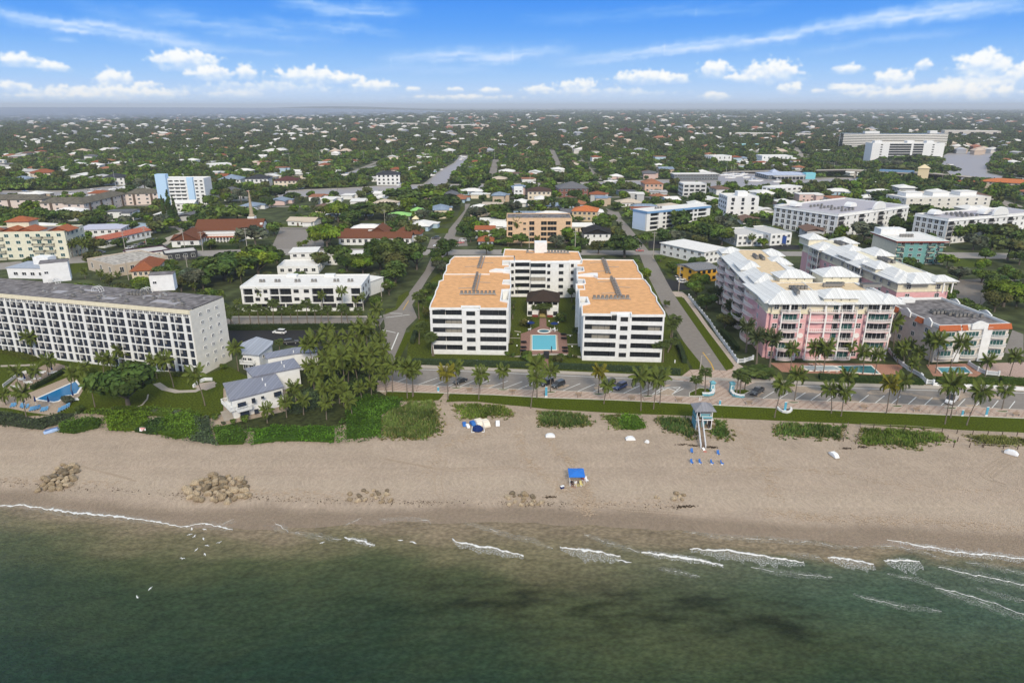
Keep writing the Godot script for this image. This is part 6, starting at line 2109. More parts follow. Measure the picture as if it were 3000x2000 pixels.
# a patch of ground cover: leaves over a low mound,or blades
func patch(called: String,poly: Array,h: float,c: Vector3,label: String,blades: bool,dens := 5.0) -> void:
	var st := st0()
	var r := RandomNumberGenerator.new()
	r.seed = label.hash()
	var pv := PackedVector2Array(poly)
	var rc := Rect2(poly[0],Vector2.ZERO)
	for p in poly:
		rc = rc.expand(p)
	var fn := FastNoiseLite.new()
	fn.seed = r.seed % 999
	fn.frequency = 0.16
	for k in int(rc.get_area() * (7.0 if blades else dens)):
		var p := rc.position + v2(r.randf(),r.randf()) * rc.size
		var jit := p + v2(fn.get_noise_2d(p.x * 4,p.y * 4),fn.get_noise_2d(p.y * 4,p.x * 4 + 50)) * 2.6
		if not Geometry2D.is_point_in_polygon(jit,pv):
			continue
		var e := 9.0
		for i in poly.size():
			e = minf(e,Geometry2D.get_closest_point_to_segment(p,poly[i],poly[(i + 1) % poly.size()]).distance_to(p))
		if blades and e < 1.6 and r.randf() > 0.3 + e * 0.44:
			continue
		var g := sand_y(p.x,p.y) + (0.0 if blades else 0.1)
		var f := fn.get_noise_2d(p.x,p.y)
		var hh := h * (0.35 + 0.65 * clampf(e / 1.6,0,1)) * (1.0 + 0.9 * f)
		var cc := c * 1.3 * (1.0 + 0.75 * fn.get_noise_2d(p.x * 0.6 + 90,p.y * 0.6))
		if blades:
			if e < 1.0 and r.randf() < 0.5:
				cc = v3(0.17,0.15,0.05)
			if r.randf() < 0.12:
				cc = v3(0.2,0.19,0.07)
			for b in 3:
				var a := r.randf() * TAU
				var d := v3(cos(a),0,sin(a))
				var k2 := r.randf_range(0.7,1.3)
				st.set_color(Color(cc.x * k2,cc.y * k2,cc.z * k2))
				var o := v3(p.x,g,p.y) + d * 0.1
				var t := o + v3(d.x * 0.38,hh * r.randf_range(0.7,1.2),d.z * 0.38)
				var s := v3(-d.z,0,d.x) * 0.13
				tri(st,o - s,t,o + s)
				tri(st,o - s * 1.4,v3(o.x + d.x * 0.5,g + hh * 0.35,o.z + d.z * 0.5),o + s * 1.4)
		else:
			for b in 2:
				leafy(st,v3(p.x,g + hh * r.randf_range(0.5,1.0),p.y),Vector3.UP,0.24,cc,r)
	var cg := Vector2.ZERO
	for p in poly:
		cg += p / poly.size()
	var bed := []
	for p in poly:
		bed.append(cg + (p - cg) * (0.6 if blades else 0.84))
	st.set_color(Color(c.x * 0.75,c.y * 0.7,c.z * 0.8))
	prism(st,bed,-0.4,(0.16 if blades else 0.12 + h * 0.4))
	stuff(called,fin(st),leaf_mat("foliage",1,1,1),label,"plants")

func bush(p: Vector2,w: float,h: float,tone: String,label: String,group := "") -> void:
	var v := int(absf(p.x * 7.0)) % 3
	one("shrub",crown("bush%s%d" % [tone,v],lobes_of("round",20 + v),700,0.12,tones[tone]),leaf_mat("foliage",1,1,1),label,"shrub",Transform3D(Basis().scaled(v3(w / 2,h / 1.3,w / 2)),v3(p.x,-0.05,p.y)),group)

func plants() -> void:
	# dune cover on the beach
	patch("dune_grass",pts([-28.4,-170.8,-20.4,-170.3,-17.9,-157.5,-16.8,-151.3,-21.5,-147.1,-29.6,-147.7,-31.7,-148.6,-34,-156.6,-33.3,-163.1,-29.1,-167.7]),0.95,v3(0.085,0.12,0.03),"tall green dune grass beside the sandy footpath",true)
	patch("dune_shrubbery",pts([-40.6,-145.5,-43.8,-159.2,-43.6,-168.2,-41.4,-174.8,-29.2,-171.2,-29,-167.2,-33.6,-162.2,-31.3,-148.6,-34,-147]),1.1,v3(0.052,0.105,0.013),"glossy bright shrubs between the palm grove and the tall dune grass",false,7.0)
	patch("dune_grass",pts([-17,-168.2,-10.8,-169.1,-3,-168.2,0.5,-164.5,0.6,-159.8,-4.3,-160,-8,-158.7,-12.8,-158.3,-14.9,-163.1]),0.7,v3(0.082,0.118,0.02),"low green grass patch behind the stacked sun-loungers",true)
	patch("dune_grass",pts([6.4,-163.6,12.4,-164,19.1,-162.5,21.1,-154.8,13.1,-153.2,6.3,-155]),0.9,v3(0.065,0.1,0.025),"rough dune grass patch with a row of pale stems on top",true)
	patch("dune_grass",pts([22.8,-161.9,28.6,-162.3,28.2,-152.7,25.3,-152.7,24,-156.6]),0.6,v3(0.082,0.115,0.022),"short grass half of the patch by the second sand gap",true)
	patch("dune_shrubbery",pts([28.4,-162.3,32.9,-161.3,34.1,-154.3,30.6,-152.1,28.2,-152.7,26.6,-156.6]),0.9,v3(0.06,0.115,0.012),"bright round-leaved shrub half of the patch by the second sand gap",false,7.0)
	patch("dune_grass",pts([36.2,-160.7,40.6,-160.3,46.7,-159.7,45.6,-154.3,45.8,-151.3,44.8,-147.3,42.1,-147.9,40.5,-150.6,37.8,-151.3,36.5,-155.7]),1.0,v3(0.055,0.095,0.025),"dark dune grass on the landward side of the lifeguard tower steps",true)
	patch("dune_grass",pts([51.6,-159.3,54.9,-158.7,54.4,-154.1,54,-150.6,52.3,-146.6,49,-148.7,47.8,-150.2,49.9,-154.1]),1.0,v3(0.06,0.105,0.022),"dune grass wrapped round the lifeguard tower's open side",true)
	patch("dune_grass",pts([64.9,-154,68.1,-157.2,84.4,-155.2,79.4,-146.8,71.8,-148.2,63.7,-149.2]),0.9,v3(0.065,0.105,0.022),"square-cornered dune grass patch before the fenced sand path",true)
	patch("dune_grass",pts([87.1,-154.2,93.9,-154,106.5,-151.4,104.8,-146.2,96.9,-144.8,94.8,-141.5,92.2,-143.8,83.4,-144.2,81.7,-145.4]),0.85,v3(0.08,0.12,0.02),"long dune grass patch inside the rope fence",true)
	patch("dune_grass",pts([109.5,-150.4,119.6,-149.8,125.6,-147.8,122.8,-143.9,112,-143.9,109.9,-146.2]),0.7,v3(0.12,0.13,0.035),"thin yellowish dune grass by the end of the rope fence",true)
	# shrubs along the garden edge
	var edge := [
		[pts([-136.5,-163.1,-128.4,-161.3,-121.3,-157.9,-117.1,-161.3,-112.4,-162.2,-111.5,-157,-115.3,-153.7,-115.7,-152.1,-122.8,-153.6,-128.6,-155.2,-131.7,-155.4]),1.5,v3(0.05,0.066,0.03),"dark grey-green shrubs below the curved pool terrace"],
		[pts([-112.1,-150.9,-114.1,-155.4,-111,-158.7,-107.8,-159.6,-104.4,-158.7,-102.3,-153.7,-103.9,-152.8,-107.2,-149.9]),1.4,v3(0.055,0.1,0.014),"bright creeping shrubs touching the beach by the blue skiff"],
		[pts([-100.4,-151.7,-104.6,-157.9,-105.4,-161.3,-100,-163.1,-94.2,-162.2,-90.8,-155.4,-91,-152.9,-93.8,-151.3]),1.6,v3(0.085,0.14,0.014),"yellow-green shrub bank beside the red and white notice"],
		[pts([-93.8,-151.3,-92.7,-156.2,-90.7,-159.6,-87.7,-159.6,-83.7,-149.8,-87.9,-149.6]),1.5,v3(0.04,0.07,0.018),"dark shrubs on the beach edge past the notice"],
		[pts([-87.6,-149.8,-90.3,-160.4,-86.3,-162.2,-79.5,-159.6,-75.7,-148.2,-80.3,-146.9]),1.8,v3(0.07,0.125,0.014),"lush light-green shrubs in the middle of the garden edge"],
		[pts([-77.8,-146.7,-82.4,-158.7,-77.6,-159.6,-74.1,-152.1,-69.4,-144.1,-74.5,-145.5]),1.6,v3(0.06,0.085,0.04),"silvery shrubs seaward of the beach house lawn"],
		[pts([-69.8,-144.1,-75.8,-154.5,-68.6,-154.5,-63.9,-149.8,-63,-144.4]),1.5,v3(0.055,0.105,0.014),"mixed shrubs with a white post at their foot"],
		[pts([-63,-144.4,-65.5,-152.1,-59.9,-154.5,-51.6,-153.7,-42.7,-154.5,-41.2,-148.2,-40.6,-145.5,-49.5,-146.3,-57.1,-146.3]),1.4,v3(0.05,0.11,0.01),"long vivid green creeper bank under the palm grove"],
		[pts([-112.9,-163.1,-101.9,-166.7,-82.1,-164,-80.6,-160.4,-99,-161.3,-106.1,-160.4]),1.0,v3(0.075,0.12,0.016),"low clipped planting between the garden lawn and the beach shrubs"],
		[pts([-61.5,-168.6,-57.9,-178.2,-55.8,-182.3,-49.1,-171.4,-51.7,-164.2,-55.8,-160.8,-58.7,-160.8]),1.8,v3(0.045,0.066,0.03),"dark undergrowth under the palms by the beach house"],
		[pts([-61.7,-188.8,-51.9,-196.8,-42.6,-193.3,-38.7,-179.2,-44.6,-175.2,-52.6,-176.2,-57.4,-182.3]),1.7,v3(0.038,0.06,0.02),"deep green undergrowth in the heart of the palm grove"],
		[pts([-64,-209.4,-54.1,-212.1,-47.4,-217.7,-39.4,-204.2,-36.6,-189.9,-43.7,-194.4,-56.2,-196.8]),1.6,v3(0.045,0.068,0.02),"undergrowth between the palm grove and the dark car park"],
	]
	for e in edge:
		patch("shrubbery",e[0],e[1],e[2],e[3],false,6.0)
	# hedges
	hedge(pts([-31.1,-199.2,-14.5,-197.8,6.2,-196.1]),1.9,1.6,"long clipped hedge in front of the tan-roofed condominium, before its gate",v3(0.05,0.075,0.035))
	hedge(pts([12.2,-195.4,32.4,-193.1,50.5,-190.3]),1.9,1.6,"long clipped hedge from the condominium gate to the side street",v3(0.05,0.075,0.035))
	hedge(pts([-33.6,-217.7,-33.9,-228.1]),1.6,1.8,"short hedge at the street corner of the condominium lawn",v3(0.05,0.075,0.03))
	hedge(pts([56,-225,55.2,-209.4,53.9,-199.2]),1.5,1.7,"hedge between the condominium lawn and the paved street",v3(0.05,0.072,0.028))
	hedge(pts([-102.3,-232.9,-80.6,-233.7,-56.4,-234.2]),1.8,2.0,"tall dark hedge between the cross street and the dark car park",v3(0.035,0.055,0.018))
	hedge(pts([-107.1,-251.9,-86.1,-251.5,-57.6,-251.1]),1.4,1.2,"low yellow-green hedge in front of the white terrace",v3(0.085,0.11,0.02))
	hedge(pts([90.5,-186.6,102,-184.9,118.5,-182.3]),2.4,1.5,"hedge along the road below the pink condominium's pool",v3(0.045,0.072,0.02))
	hedge(pts([123.5,-183.3,131.6,-183.3,139.8,-182.3]),2.6,1.7,"flowering hedge below the beige block's pool",v3(0.065,0.1,0.015))
	hedge(pts([141.7,-183.3,147.9,-181.8]),2.4,1.9,"dense hedge by the white garden wall at the road's end",v3(0.055,0.095,0.015))
	hedge(pts([-135.9,-178.2,-135.1,-184.4,-135,-192.1]),1.4,1.3,"dark hedge slanting between the two pool terraces",v3(0.035,0.055,0.018))
	hedge(pts([-167.1,-209.4,-158.5,-205.5,-150.2,-201.1]),1.8,1.4,"yellowish hedge along the slab block's garden",v3(0.1,0.115,0.02))
	hedge(pts([-105.8,-188.8,-98.5,-188.8,-92.8,-187.1]),1.6,1.2,"light hedge at the foot of the slab block",v3(0.085,0.11,0.025))
	hedge(pts([74.3,-229.7,74.3,-217.7,74.1,-210.8]),1.4,1.8,"hedge behind the white balustrade of the pink condominium",v3(0.05,0.075,0.025))
	hedge(pts([-186.1,-380.2,-166.5,-382.3,-154.2,-380.2]),1.6,1.8,"round-topped hedge before the church arcade",v3(0.045,0.07,0.02))
	for b in [[5.3,-237.8,6.6],[18.4,-242.9,7.3],[-1.6,-206.8,3.1],[0.2,-205.5,2.7],[4.7,-205.5,3.6],[15.3,-202.9,4],[18.4,-204.2,3.1],[20.2,-204.2,2.2],[14.2,-199.8,5.2],[4.6,-201.7,6.6],[-0.7,-225,2.9],[-0.2,-217.7,2.6],[22.8,-228.1,2],[-19.3,-193.3,1.3]]:
		bush(v2(b[0],b[1]),b[2],b[2] * 0.5,["dark","mid","olive"][int(b[0] + 300) % 3],named("clipped garden shrub",v2(b[0],b[1])),"shrubs in the condominium garden")
	bush(v2(73.6,-189.3),17.0,2.0,"dark","broad round bed of dark shrubs at the street corner beneath date palms")
	for b in [[-93.6,-162.9,2],[-87.2,-161.6,2.7],[-76.2,-159.1,2.9],[-78.3,-158.7,2.1],[-72.9,-155.9,1.6],[-70.7,-156.7,2.1],[-68,-157.5,3.2],[-113.5,-163.3,3.3],[-104.9,-164.2,2.2],[-88.3,-194.4,3],[-120.1,-168.6,4.1]]:
		bush(v2(b[0],b[1]),b[2] * 1.1,b[2] * 0.6,["dark","mid","grey"][int(b[0] + 300) % 3],named("rounded shrub",v2(b[0],b[1])),"rounded shrubs on the seaside lawn")
	var ring := ["promenade palms","palms of the beach grove","palms by the slab block's pool","palms round the pink and beige blocks"]
	# promenade palms,in the order of their standing along the kerb
	var rows := [
		["coconut",ring[0],[[-27.5,-173.3,8.1,0.6],[-15.9,-179.7,6.4,0],[-9.1,-171.4,7.6,0.7],[-2.5,-178.7,5.7,0],[5,-165.8,8.9,1.5],[6.9,-172.4,10,-0.5],[10.8,-176.7,6.5,0],[24.8,-168.6,5.5,0.8],[34,-164.2,9.9,-0.8],[37.7,-173.8,6.8,-0.5],[37.5,-165.1,8.8,0.6],[39.9,-168.6,8.5,0]]],
		["yellow",ring[0],[[-17.5,-171.4,8.2,-0.2],[24.2,-175.7,6.7,0.1]]],
		["coconut",ring[0],[[67.7,-159.9,9.3,1.1],[77,-170.5,7.8,0],[83.5,-162.5,7,-1.3],[85.3,-160.8,7.2,-0.2],[90,-168.2,8.3,-0.7]]],
		["sabal",ring[0],[[51.1,-174.8,4.5,-0.1],[54.1,-176.2,6.1,-0.4],[62.3,-174.3,6.2,0.1],[63.5,-175,5.8,-0.1],[65.9,-178.2,3.1,0]]],
		["coconut",ring[0],[[103.3,-167.7,7.3,0.5],[109.5,-156.3,11,-0.6],[113.1,-159.9,10.5,-0.8],[114.5,-155.5,9.5,1.8],[129.9,-165.1,5.6,-0.3]]],
		["yellow",ring[0],[[97.9,-162.5,8.5,-0.4]]],
		["coconut",ring[3],[[84.7,-193.3,7,-0.3],[91.6,-192.1,7.8,-0.7],[93.2,-189.9,9.1,-0.5]]],
		["coconut",ring[3],[[93.7,-191,7.5,-0.3],[105.3,-190.4,7.1,-0.7],[108.3,-189.3,6.6,0.1],[127.5,-191,10.5,-1],[131.4,-191,9.7,2.2],[128.7,-196.8,8.9,-0.6],[139.4,-186.6,6,-0.3],[148.3,-188.8,6.5,0.3],[118.8,-188.8,4.2,0.4],[121.1,-196.8,6.2,-1.5],[124.2,-194.4,5.7,-0.7],[121.4,-204.2,12.3,-1.5],[120.3,-199.2,3.7,0],[125.1,-201.7,5.6,-0.6],[106.3,-202.9,4.9,0.3]]],
		["date",ring[3],[[75.7,-197.4,9.6,-0.8],[79.4,-196.2,9.5,-0.1],[76.4,-209.4,9.1,-0.7],[83.3,-265.5,5.8,-0.7],[82.6,-246.4,5.5,-0.7]]],
		["sabal",ring[3],[[52,-212.1,8.2,0.2],[46.5,-201.1,5.6,-1],[47.4,-200.4,6.3,-0.1],[52.7,-213.5,9.7,0.7],[50.9,-209.4,3.8,1.8],[61.1,-261.5,1.6,0.5]]],
		["coconut",ring[1],[[-59.1,-189.9,9.7,-1.1],[-58.5,-193.3,10.5,-0.5],[-59.9,-209.4,7.9,0.2],[-46.7,-176.2,11,-0.2],[-44.8,-183.3,6.7,-0.7],[-40.4,-178.7,7.2,0.3],[-39.7,-193.3,7,0.9],[-33.5,-176.2,8.6,0.6],[-28.8,-172.4,9.2,0.1],[-27.3,-173.8,8.3,-0.1],[-35.1,-175.7,5.9,-0.6],[-57,-182.3,6.2,1],[-55,-188.8,6.4,-0.3],[-49.9,-177.2,7.6,0.1],[-57.9,-167.7,5.5,-0.2],[-58.1,-159.9,4.5,0.1],[-62,-156.7,3.9,0.3],[-47.5,-158.7,4.9,0.3],[-41.3,-160.4,4.7,-0.4],[-40.9,-170.5,4.1,-0.4],[-54.2,-161.6,4.5,0.3],[-47.5,-206.8,7.3,-0.4],[-48.1,-202.9,5.8,0],[-45.9,-204.2,11,-0.3],[-47.1,-223.5,7,-0.4],[-47.3,-232.9,8.1,-1],[-50.3,-193.3,7.2,-0.1],[-40.5,-186.6,8.3,-0.3],[-46.5,-168.6,6.1,0.1],[-44.5,-189.9,5.3,-0.4]]],
		["coconut",ring[1],[[-53.9,-178.2,5.5,0.3],[-56.2,-196.8,7.3,0.2],[-55.9,-204.2,7,0.1],[-51.9,-204.2,7.5,0.1],[-47,-189.9,7.1,0.7],[-42,-187.6,6.2,0.6],[-42.1,-199.2,6.9,0.4],[-37.1,-183.3,6.1,0.2],[-51.2,-186.6,6.6,0.3],[-47.3,-182.3,5.6,0.6],[-46.2,-192.1,7.6,0.3],[-47.5,-213.5,6.3,0.4],[-51,-168.6,4.9,0.3],[-55.1,-175.2,5,0.1],[-48.2,-167.7,4.5,0.6],[-45,-166.8,4.4,0.5],[-38.6,-172.4,4.6,0.1],[-42.1,-206.8,6.2,0.2],[-58.9,-183.3,5.6,0.3],[-52.6,-217.7,6.4,0.2]]],
		["coconut",ring[2],[[-151.9,-202.9,7.5,0],[-138.1,-188.8,5.3,0.9],[-136.3,-181.3,4.7,-0.1],[-124.6,-159.1,7.6,0.4],[-141.9,-181.3,4.7,0.2],[-123.9,-176.7,5.9,1.6],[-111.3,-166.4,7.2,0],[-121.5,-188.8,5.8,0.7],[-119.2,-188.8,5.2,0.5],[-119.2,-195.6,5.9,-0.3],[-118.3,-196.8,4.5,0.2],[-104.7,-186.6,6,0],[-96.5,-179.7,8.6,-1.2],[-82.3,-167.3,9.4,-1.5],[-83,-192.7,7.6,-0.1],[-136,-167.7,3.3,0],[-127.1,-188.8,3.1,0.2]]],
		["sabal",ring[1],[[-103.3,-239.1,6,0.7],[-100.3,-239.5,5.3,0.2],[-96.2,-239.5,6.1,0],[-92.8,-238.6,6.6,0],[-89.9,-239.1,5.4,0.1],[-87.2,-237.8,8.5,0.8],[-84.4,-238.6,5.6,0.4],[-81.3,-239.5,5.6,0.3],[-78.7,-239.1,6.5,0.4],[-75,-238.6,8.2,0.3],[-72,-238.1,6.8,0.4],[-70.2,-239.1,5.4,0.8],[-67.5,-239.5,5.9,0],[-62.4,-238.6,6.6,0.3],[-60.3,-239.5,5.6,-0.8],[-105.9,-239.5,6.4,0.4],[-99.9,-234.5,4.7,-2.4],[-50.3,-246.4,3.3,-0.3],[-75.8,-209.4,3.4,0],[-56.2,-239.5,5.3,-0.1],[-35.1,-246.4,8.7,-0.1],[-32.1,-232.9,2.1,0.3],[-28.4,-220.6,2.5,-0.4],[-25.2,-206.1,5.9,-0.9],[-31.4,-217.7,5.9,0.5],[-33.4,-250,5.5,-0.8]]],
		["royal","royal palms before the white terrace",[[-99.1,-259.5,7.4,0.1],[-91.4,-261.5,5.7,0.2],[-85.4,-265.5,7.5,0.2],[-74.6,-257.6,6.5,0.2],[-64.8,-250.9,9.7,0.2],[-102,-261.5,3.4,0],[-108.8,-257.6,3.4,1],[-95.9,-261.5,2.9,-0.1],[-58.4,-257.6,5.7,-0.1],[-61.6,-259.5,4,0]]],
		["sabal","sabal palms in the condominium court",[[2.3,-278.3,4.2,-0.3],[8,-281.7,3.4,-0.1],[8.8,-250,3.6,0.2],[10.1,-249.1,4.1,0.7],[13.3,-249.1,4.1,-0.3],[14.4,-250,4.4,-0.3],[23.2,-278.3,3.6,-0.4],[24.5,-269.6,4.7,-0.4],[0.3,-246.4,3.3,-0.3],[22.9,-223.5,3,-0.8],[0.6,-261.5,2.3,-0.3],[24.7,-251.9,2.8,-0.4],[-25.6,-206.1,6.4,0]]],
		["coconut","palms beyond the slab block",[[-199,-310.3,3.3,0],[-190.3,-307.6,3.3,0.3],[-184.3,-304.9,2.6,-0.1],[-183.4,-310.3,2,-0.1],[-141.6,-292.3,3.8,0],[-136.6,-285.1,3.7,-0.6],[-137.6,-297.2,3.8,0.6],[-128.3,-302.3,1.9,0.1],[-233,-356.6,7.4,0.8],[-232.2,-360.2,7.5,0.4],[-227.9,-356.6,8.9,1.1],[-224,-353.1,8.1,0.9],[-246.5,-367.5,2.3,-0.6],[-243,-365.6,3.4,0.4],[-122.3,-299.7,5.8,0.4]]],
		["coconut","palms round the peach block",[[2.7,-397.4,12.3,0],[-1.6,-409,5.3,0.2],[14.3,-395.2,3.4,0.4],[26,-399.7,6,-0.1],[30.2,-398.8,7.9,-0.4],[32.4,-399.7,6.9,-0.4],[28.5,-404.3,4.8,-0.5],[-12.1,-386.5,4.2,-2]]],
		["coconut","palms in the streets behind",[[-389.1,-537.8,8.9,1.6],[-344.8,-522.3,9.8,-0.1],[-215.4,-571.5,8.3,0.4],[-255.5,-567.1,7,2.8],[-176.1,-609.5,12.5,-0.1],[-159.4,-609.5,11.3,1],[-153.1,-609.5,11.9,-0.3],[-222,-609.5,6.3,-0.5],[-233.8,-589.9,6.7,-0.4],[-365.7,-599.6,14.8,-3.3],[-120.1,-378.2,2.9,1.3],[-116.6,-404.3,-2.6,-0.4]]],
		["coconut","palms by the marina",[[226.3,-670.6,6.9,-0.8],[183.5,-647.2,6.6,-0.6],[193,-647.2,8,-0.8],[247.3,-670.6,4.1,-0.5],[306.1,-670.6,5.5,-0.1],[179.9,-431.5,-1.8,1.2],[169,-393.1,3.4,-0.6],[136.7,-384.5,5.8,-0.7],[215,-576.2,1.2,-1.4],[411.3,-988.9,10.8,-0.5],[421.5,-988.9,9.9,-1.8],[412.8,-939.9,11.3,-1.7],[424.4,-939.9,9.4,-1.4],[423.9,-917.1,10.1,-1.2],[430.2,-906.1,10,-1.6],[436.4,-895.4,9.9,-1.6],[435.6,-874.6,8.8,-1.1],[402.7,-647.2,8,-1.6],[402.7,-636,7.8,-1.6],[410.6,-625.3,11.5,-2.5],[406.5,-604.7,8.7,-1.9],[411.4,-594.9,8.6,-2],[408.7,-576.2,8.3,-2],[407.3,-558.6,8.1,-1.9]]],
		["date","date palms by the highway",[[61.3,-370.2,6.4,0.1],[66.4,-423.6,6.3,-0.1],[31.3,-522.3,5.5,-0.1],[0.4,-522.3,3.3,1.1]]],
	]
	for rw in rows:
		for p in rw[2]:
			var q := v2(p[0],p[1])
			var near: bool = p[1] > -272
			var look := "tall " if p[2] > 9.5 else ("short " if p[2] < 5.5 else "")
			if absf(p[3]) > 1.4:
				look += "leaning "
			var nm: String = {"yellow": "yellowing coconut palm","coconut": "coconut palm","sabal": "round-headed sabal palm","royal": "royal palm with pale trunk","date": "stout date palm"}[rw[0]]
			palm(rw[0],p,named(look + nm,q),rw[1],near)
			solid.append([q,0.6])
	# named broad-leaved trees: [x,z,width,tone,kind,height share]
	var D := "dark"
	var lists := [
		[[-102.9,-167.3,16.1],[-199.9,-385,7.1]],
		[[-353.1,-504.2,14.4],[-132.8,-307.9,26.2],[-139.8,-290.2,12.1],[-188,-469.3,25.9],[-240.3,-428.8,11.4],[-206.5,-431.4,8.7],[-225.5,-364.4,11.8],[-126.7,-347.2,11.3],[-120.4,-316.5,17.9],[-152.9,-297.9,12.4],[-232,-453.3,11.6],[-334.4,-462.1,16.2],[-314.8,-459.1,17.1],[-297.6,-453.3,15.9],[-283.6,-449.3,15.8],[-272.4,-444.8,13.3],[-257.5,-576,23],[-200,-585.2,17.2],[-146.6,-386.5,16.6],[-211.9,-493.8,13.6],[-168.9,-378.2,7.3],[-135.9,-291.5,8.3],[-143.2,-286.5,9.4],[-199.4,-366.3,7.1],[-118.4,-386.5,5],[-265.9,-619.8,19.5],[-344.9,-652.7,16.4],[-327.3,-444.8,14.2],[-148.1,-423.6,10.8]],
		[[-103.1,-483.9,26.7],[-91,-490.5,22.8],[-86.6,-567.1,34.6],[-69.2,-571.5,31.2],[-47.6,-530,20.1],[-24.2,-474.3,14.6],[-13.4,-483.9,16.9],[-8.5,-465.1,11.8],[-107.1,-453.3,14.5],[-54.7,-315.9,15.8],[-80.2,-324.9,12],[-71.2,-318.9,11.8],[-34.7,-360.6,12.4],[-33.6,-317.4,9],[-13.8,-364.4,8.6],[-6.5,-399.7,10.7],[38.4,-404.3,6.9],[47,-366.3,9.9],[59.6,-356.9,18.5],[60.8,-304.6,8],[90.6,-399.7,11.6],[95,-390.8,11.7],[78.3,-395.2,9.3],[64.4,-456.2,10.7],[-38.1,-341,10.3],[22.5,-522.3,12.1],[42.3,-522.3,14.3],[-17.8,-404.3,7.8],[-24.5,-399.7,9.4],[25,-382.3,9.9],[-2.2,-386.5,7.5],[5.3,-386.5,10],[-51.3,-468.1,10.9],[-77.2,-456.2,7.8],[-66.8,-522.3,13.2],[-77.8,-522.3,14.3]],
		[[187.4,-450.6,14.4],[196.2,-439.5,23.4],[137.6,-471.3,14],[121.2,-390.9,14.3],[112.4,-402.1,14.6],[252.2,-988.9,38.8],[308.6,-558.6,29.4],[277.2,-511.4,17.3],[281.1,-477.6,22.3],[207.7,-399.8,18],[260.8,-431.5,19.3],[263.3,-399.8,16.3],[275.6,-397.5,16.2],[285.3,-393.1,16.9],[290.2,-384.5,13.2],[216.2,-332.9,8.7],[187.2,-287.8,8.8],[204.9,-304.7,9.3],[213.4,-301.9,9.2],[226.5,-304.7,10],[208.2,-285.3,10.6],[258.1,-349.7,16.6],[256.9,-339.4,9.6],[196.7,-262.8,15.1],[183.1,-275.9,5.5],[488.4,-917.1,34.1],[558.2,-988.9,44.9],[572.2,-963.8,41.8],[504.7,-817.6,27.1],[453.8,-817.6,33.9],[201.1,-550.2,13.9],[125.2,-326.5,7.8],[194,-326.5,6.4],[217.8,-282.9,8.1],[201.9,-262.8,8.7],[197.4,-585.4,9.8],[154.9,-442.2,10.4],[155.9,-436.8,8.4],[255.7,-477.6,15.2],[218.9,-442.2,12.2],[295.2,-477.6,12.1],[256.9,-376.2,12.1],[267.4,-376.2,12.9]],
		[[77.5,-278.3,8.8],[76.9,-259.5,8.3],[76.5,-233.7,7.5],[85.8,-278.3,5.3],[81,-239.5,5.6],[83.6,-299.7,4.4],[136.3,-432.5,14.2],[118.3,-408.5,14.3],[106.2,-417.8,11.1],[88.6,-391.1,10.5],[106.8,-387,8.8],[143.9,-417.8,11.1],[142.1,-382.9,7.1]],
		[[195,-322.9,6.7],[186,-286.3,8.4],[181.9,-275,5.2],[226.7,-299.7,7.5],[203,-278.3,6.5]],
		[[-94.1,-330.4,11],[-88.1,-343.1,12.8],[-72,-330.4,10.3],[-52.2,-297.2,14.4],[-59.6,-299.7,7.5],[-35.6,-330.4,8.9],[-30.2,-259.5,7.7],[-28.9,-269.6,6.8],[-30.3,-246.4,5.8],[-126.5,-336.6,15.4],[-132.2,-318.6,12.6],[-120.2,-343.1,9.3]],
	]
	var special := {0: "spreading"}
	var kk := 0
	for l in lists:
		for t in l:
			var q := v2(t[0],t[1])
			var kind: String = "spreading" if kk % 4 == 1 or t[2] > 22 else "round"
			var tone: String = ["dark","mid","dark","olive","mid","bright","dark","grey"][(kk * 5 + 3) % 8]
			if kk == 0:
				kind = "spreading"
				tone = "dark"
			var h: float = clampf(t[2] * 0.72,3.5,11.5)
			var size := "broad " if t[2] > 15 else ("small " if t[2] < 7 else "")
			var hue: String = {"dark": "dark green","mid": "mid-green","olive": "olive","bright": "bright green","grey": "grey-green"}[tone]
			tree(kind,tone,t[0],t[1],t[2] * 1.25,h * 1.08,named("%s%s %s tree" % [size,hue,kind if kind == "spreading" else "round-headed"],q),"garden and street trees",kk % 3,t[1] > -330)
			solid.append([q,t[2] * 0.42])
			kk += 1
	var casu := [[-64.5,-328,18.5],[-54.7,-324.3,21.1],[-46.7,-328,17.8],[-52.4,-337.7,17.6],[-61.9,-337.7,17.6]]
	for t in casu:
		tree("feathery","dark",t[0],t[1],t[2],14.0,named("big feathery dark casuarina",v2(t[0],t[1])),"casuarina clump",kk % 3)
		kk += 1
		solid.append([v2(t[0],t[1]),t[2] * 0.45])
	for t in [[-234.7,-471.2,9.5],[-243.8,-480.6,6.1],[-232.7,-474.3,7]]:
		tree("conifer","dark",t[0],t[1],t[2] * 1.2,clampf(t[2] * 2.4,18,34),named("very tall dark columnar conifer",v2(t[0],t[1])),"tall conifers by the pale blue tower",kk % 3)
		kk += 1
	var bt := [[-104,-380.2,20.4],[-120.5,-474.3,19.1]]
	for t in bt:
		tree("spreading","bright",t[0],t[1],t[2],15,named("tall vivid green flat-topped tree",v2(t[0],t[1])),"vivid trees by the church car park",kk % 3)
		kk += 1
	# trees filling the gardens between the beach road and the highway
	var r := RandomNumberGenerator.new()
	r.seed = 8
	var n := 0
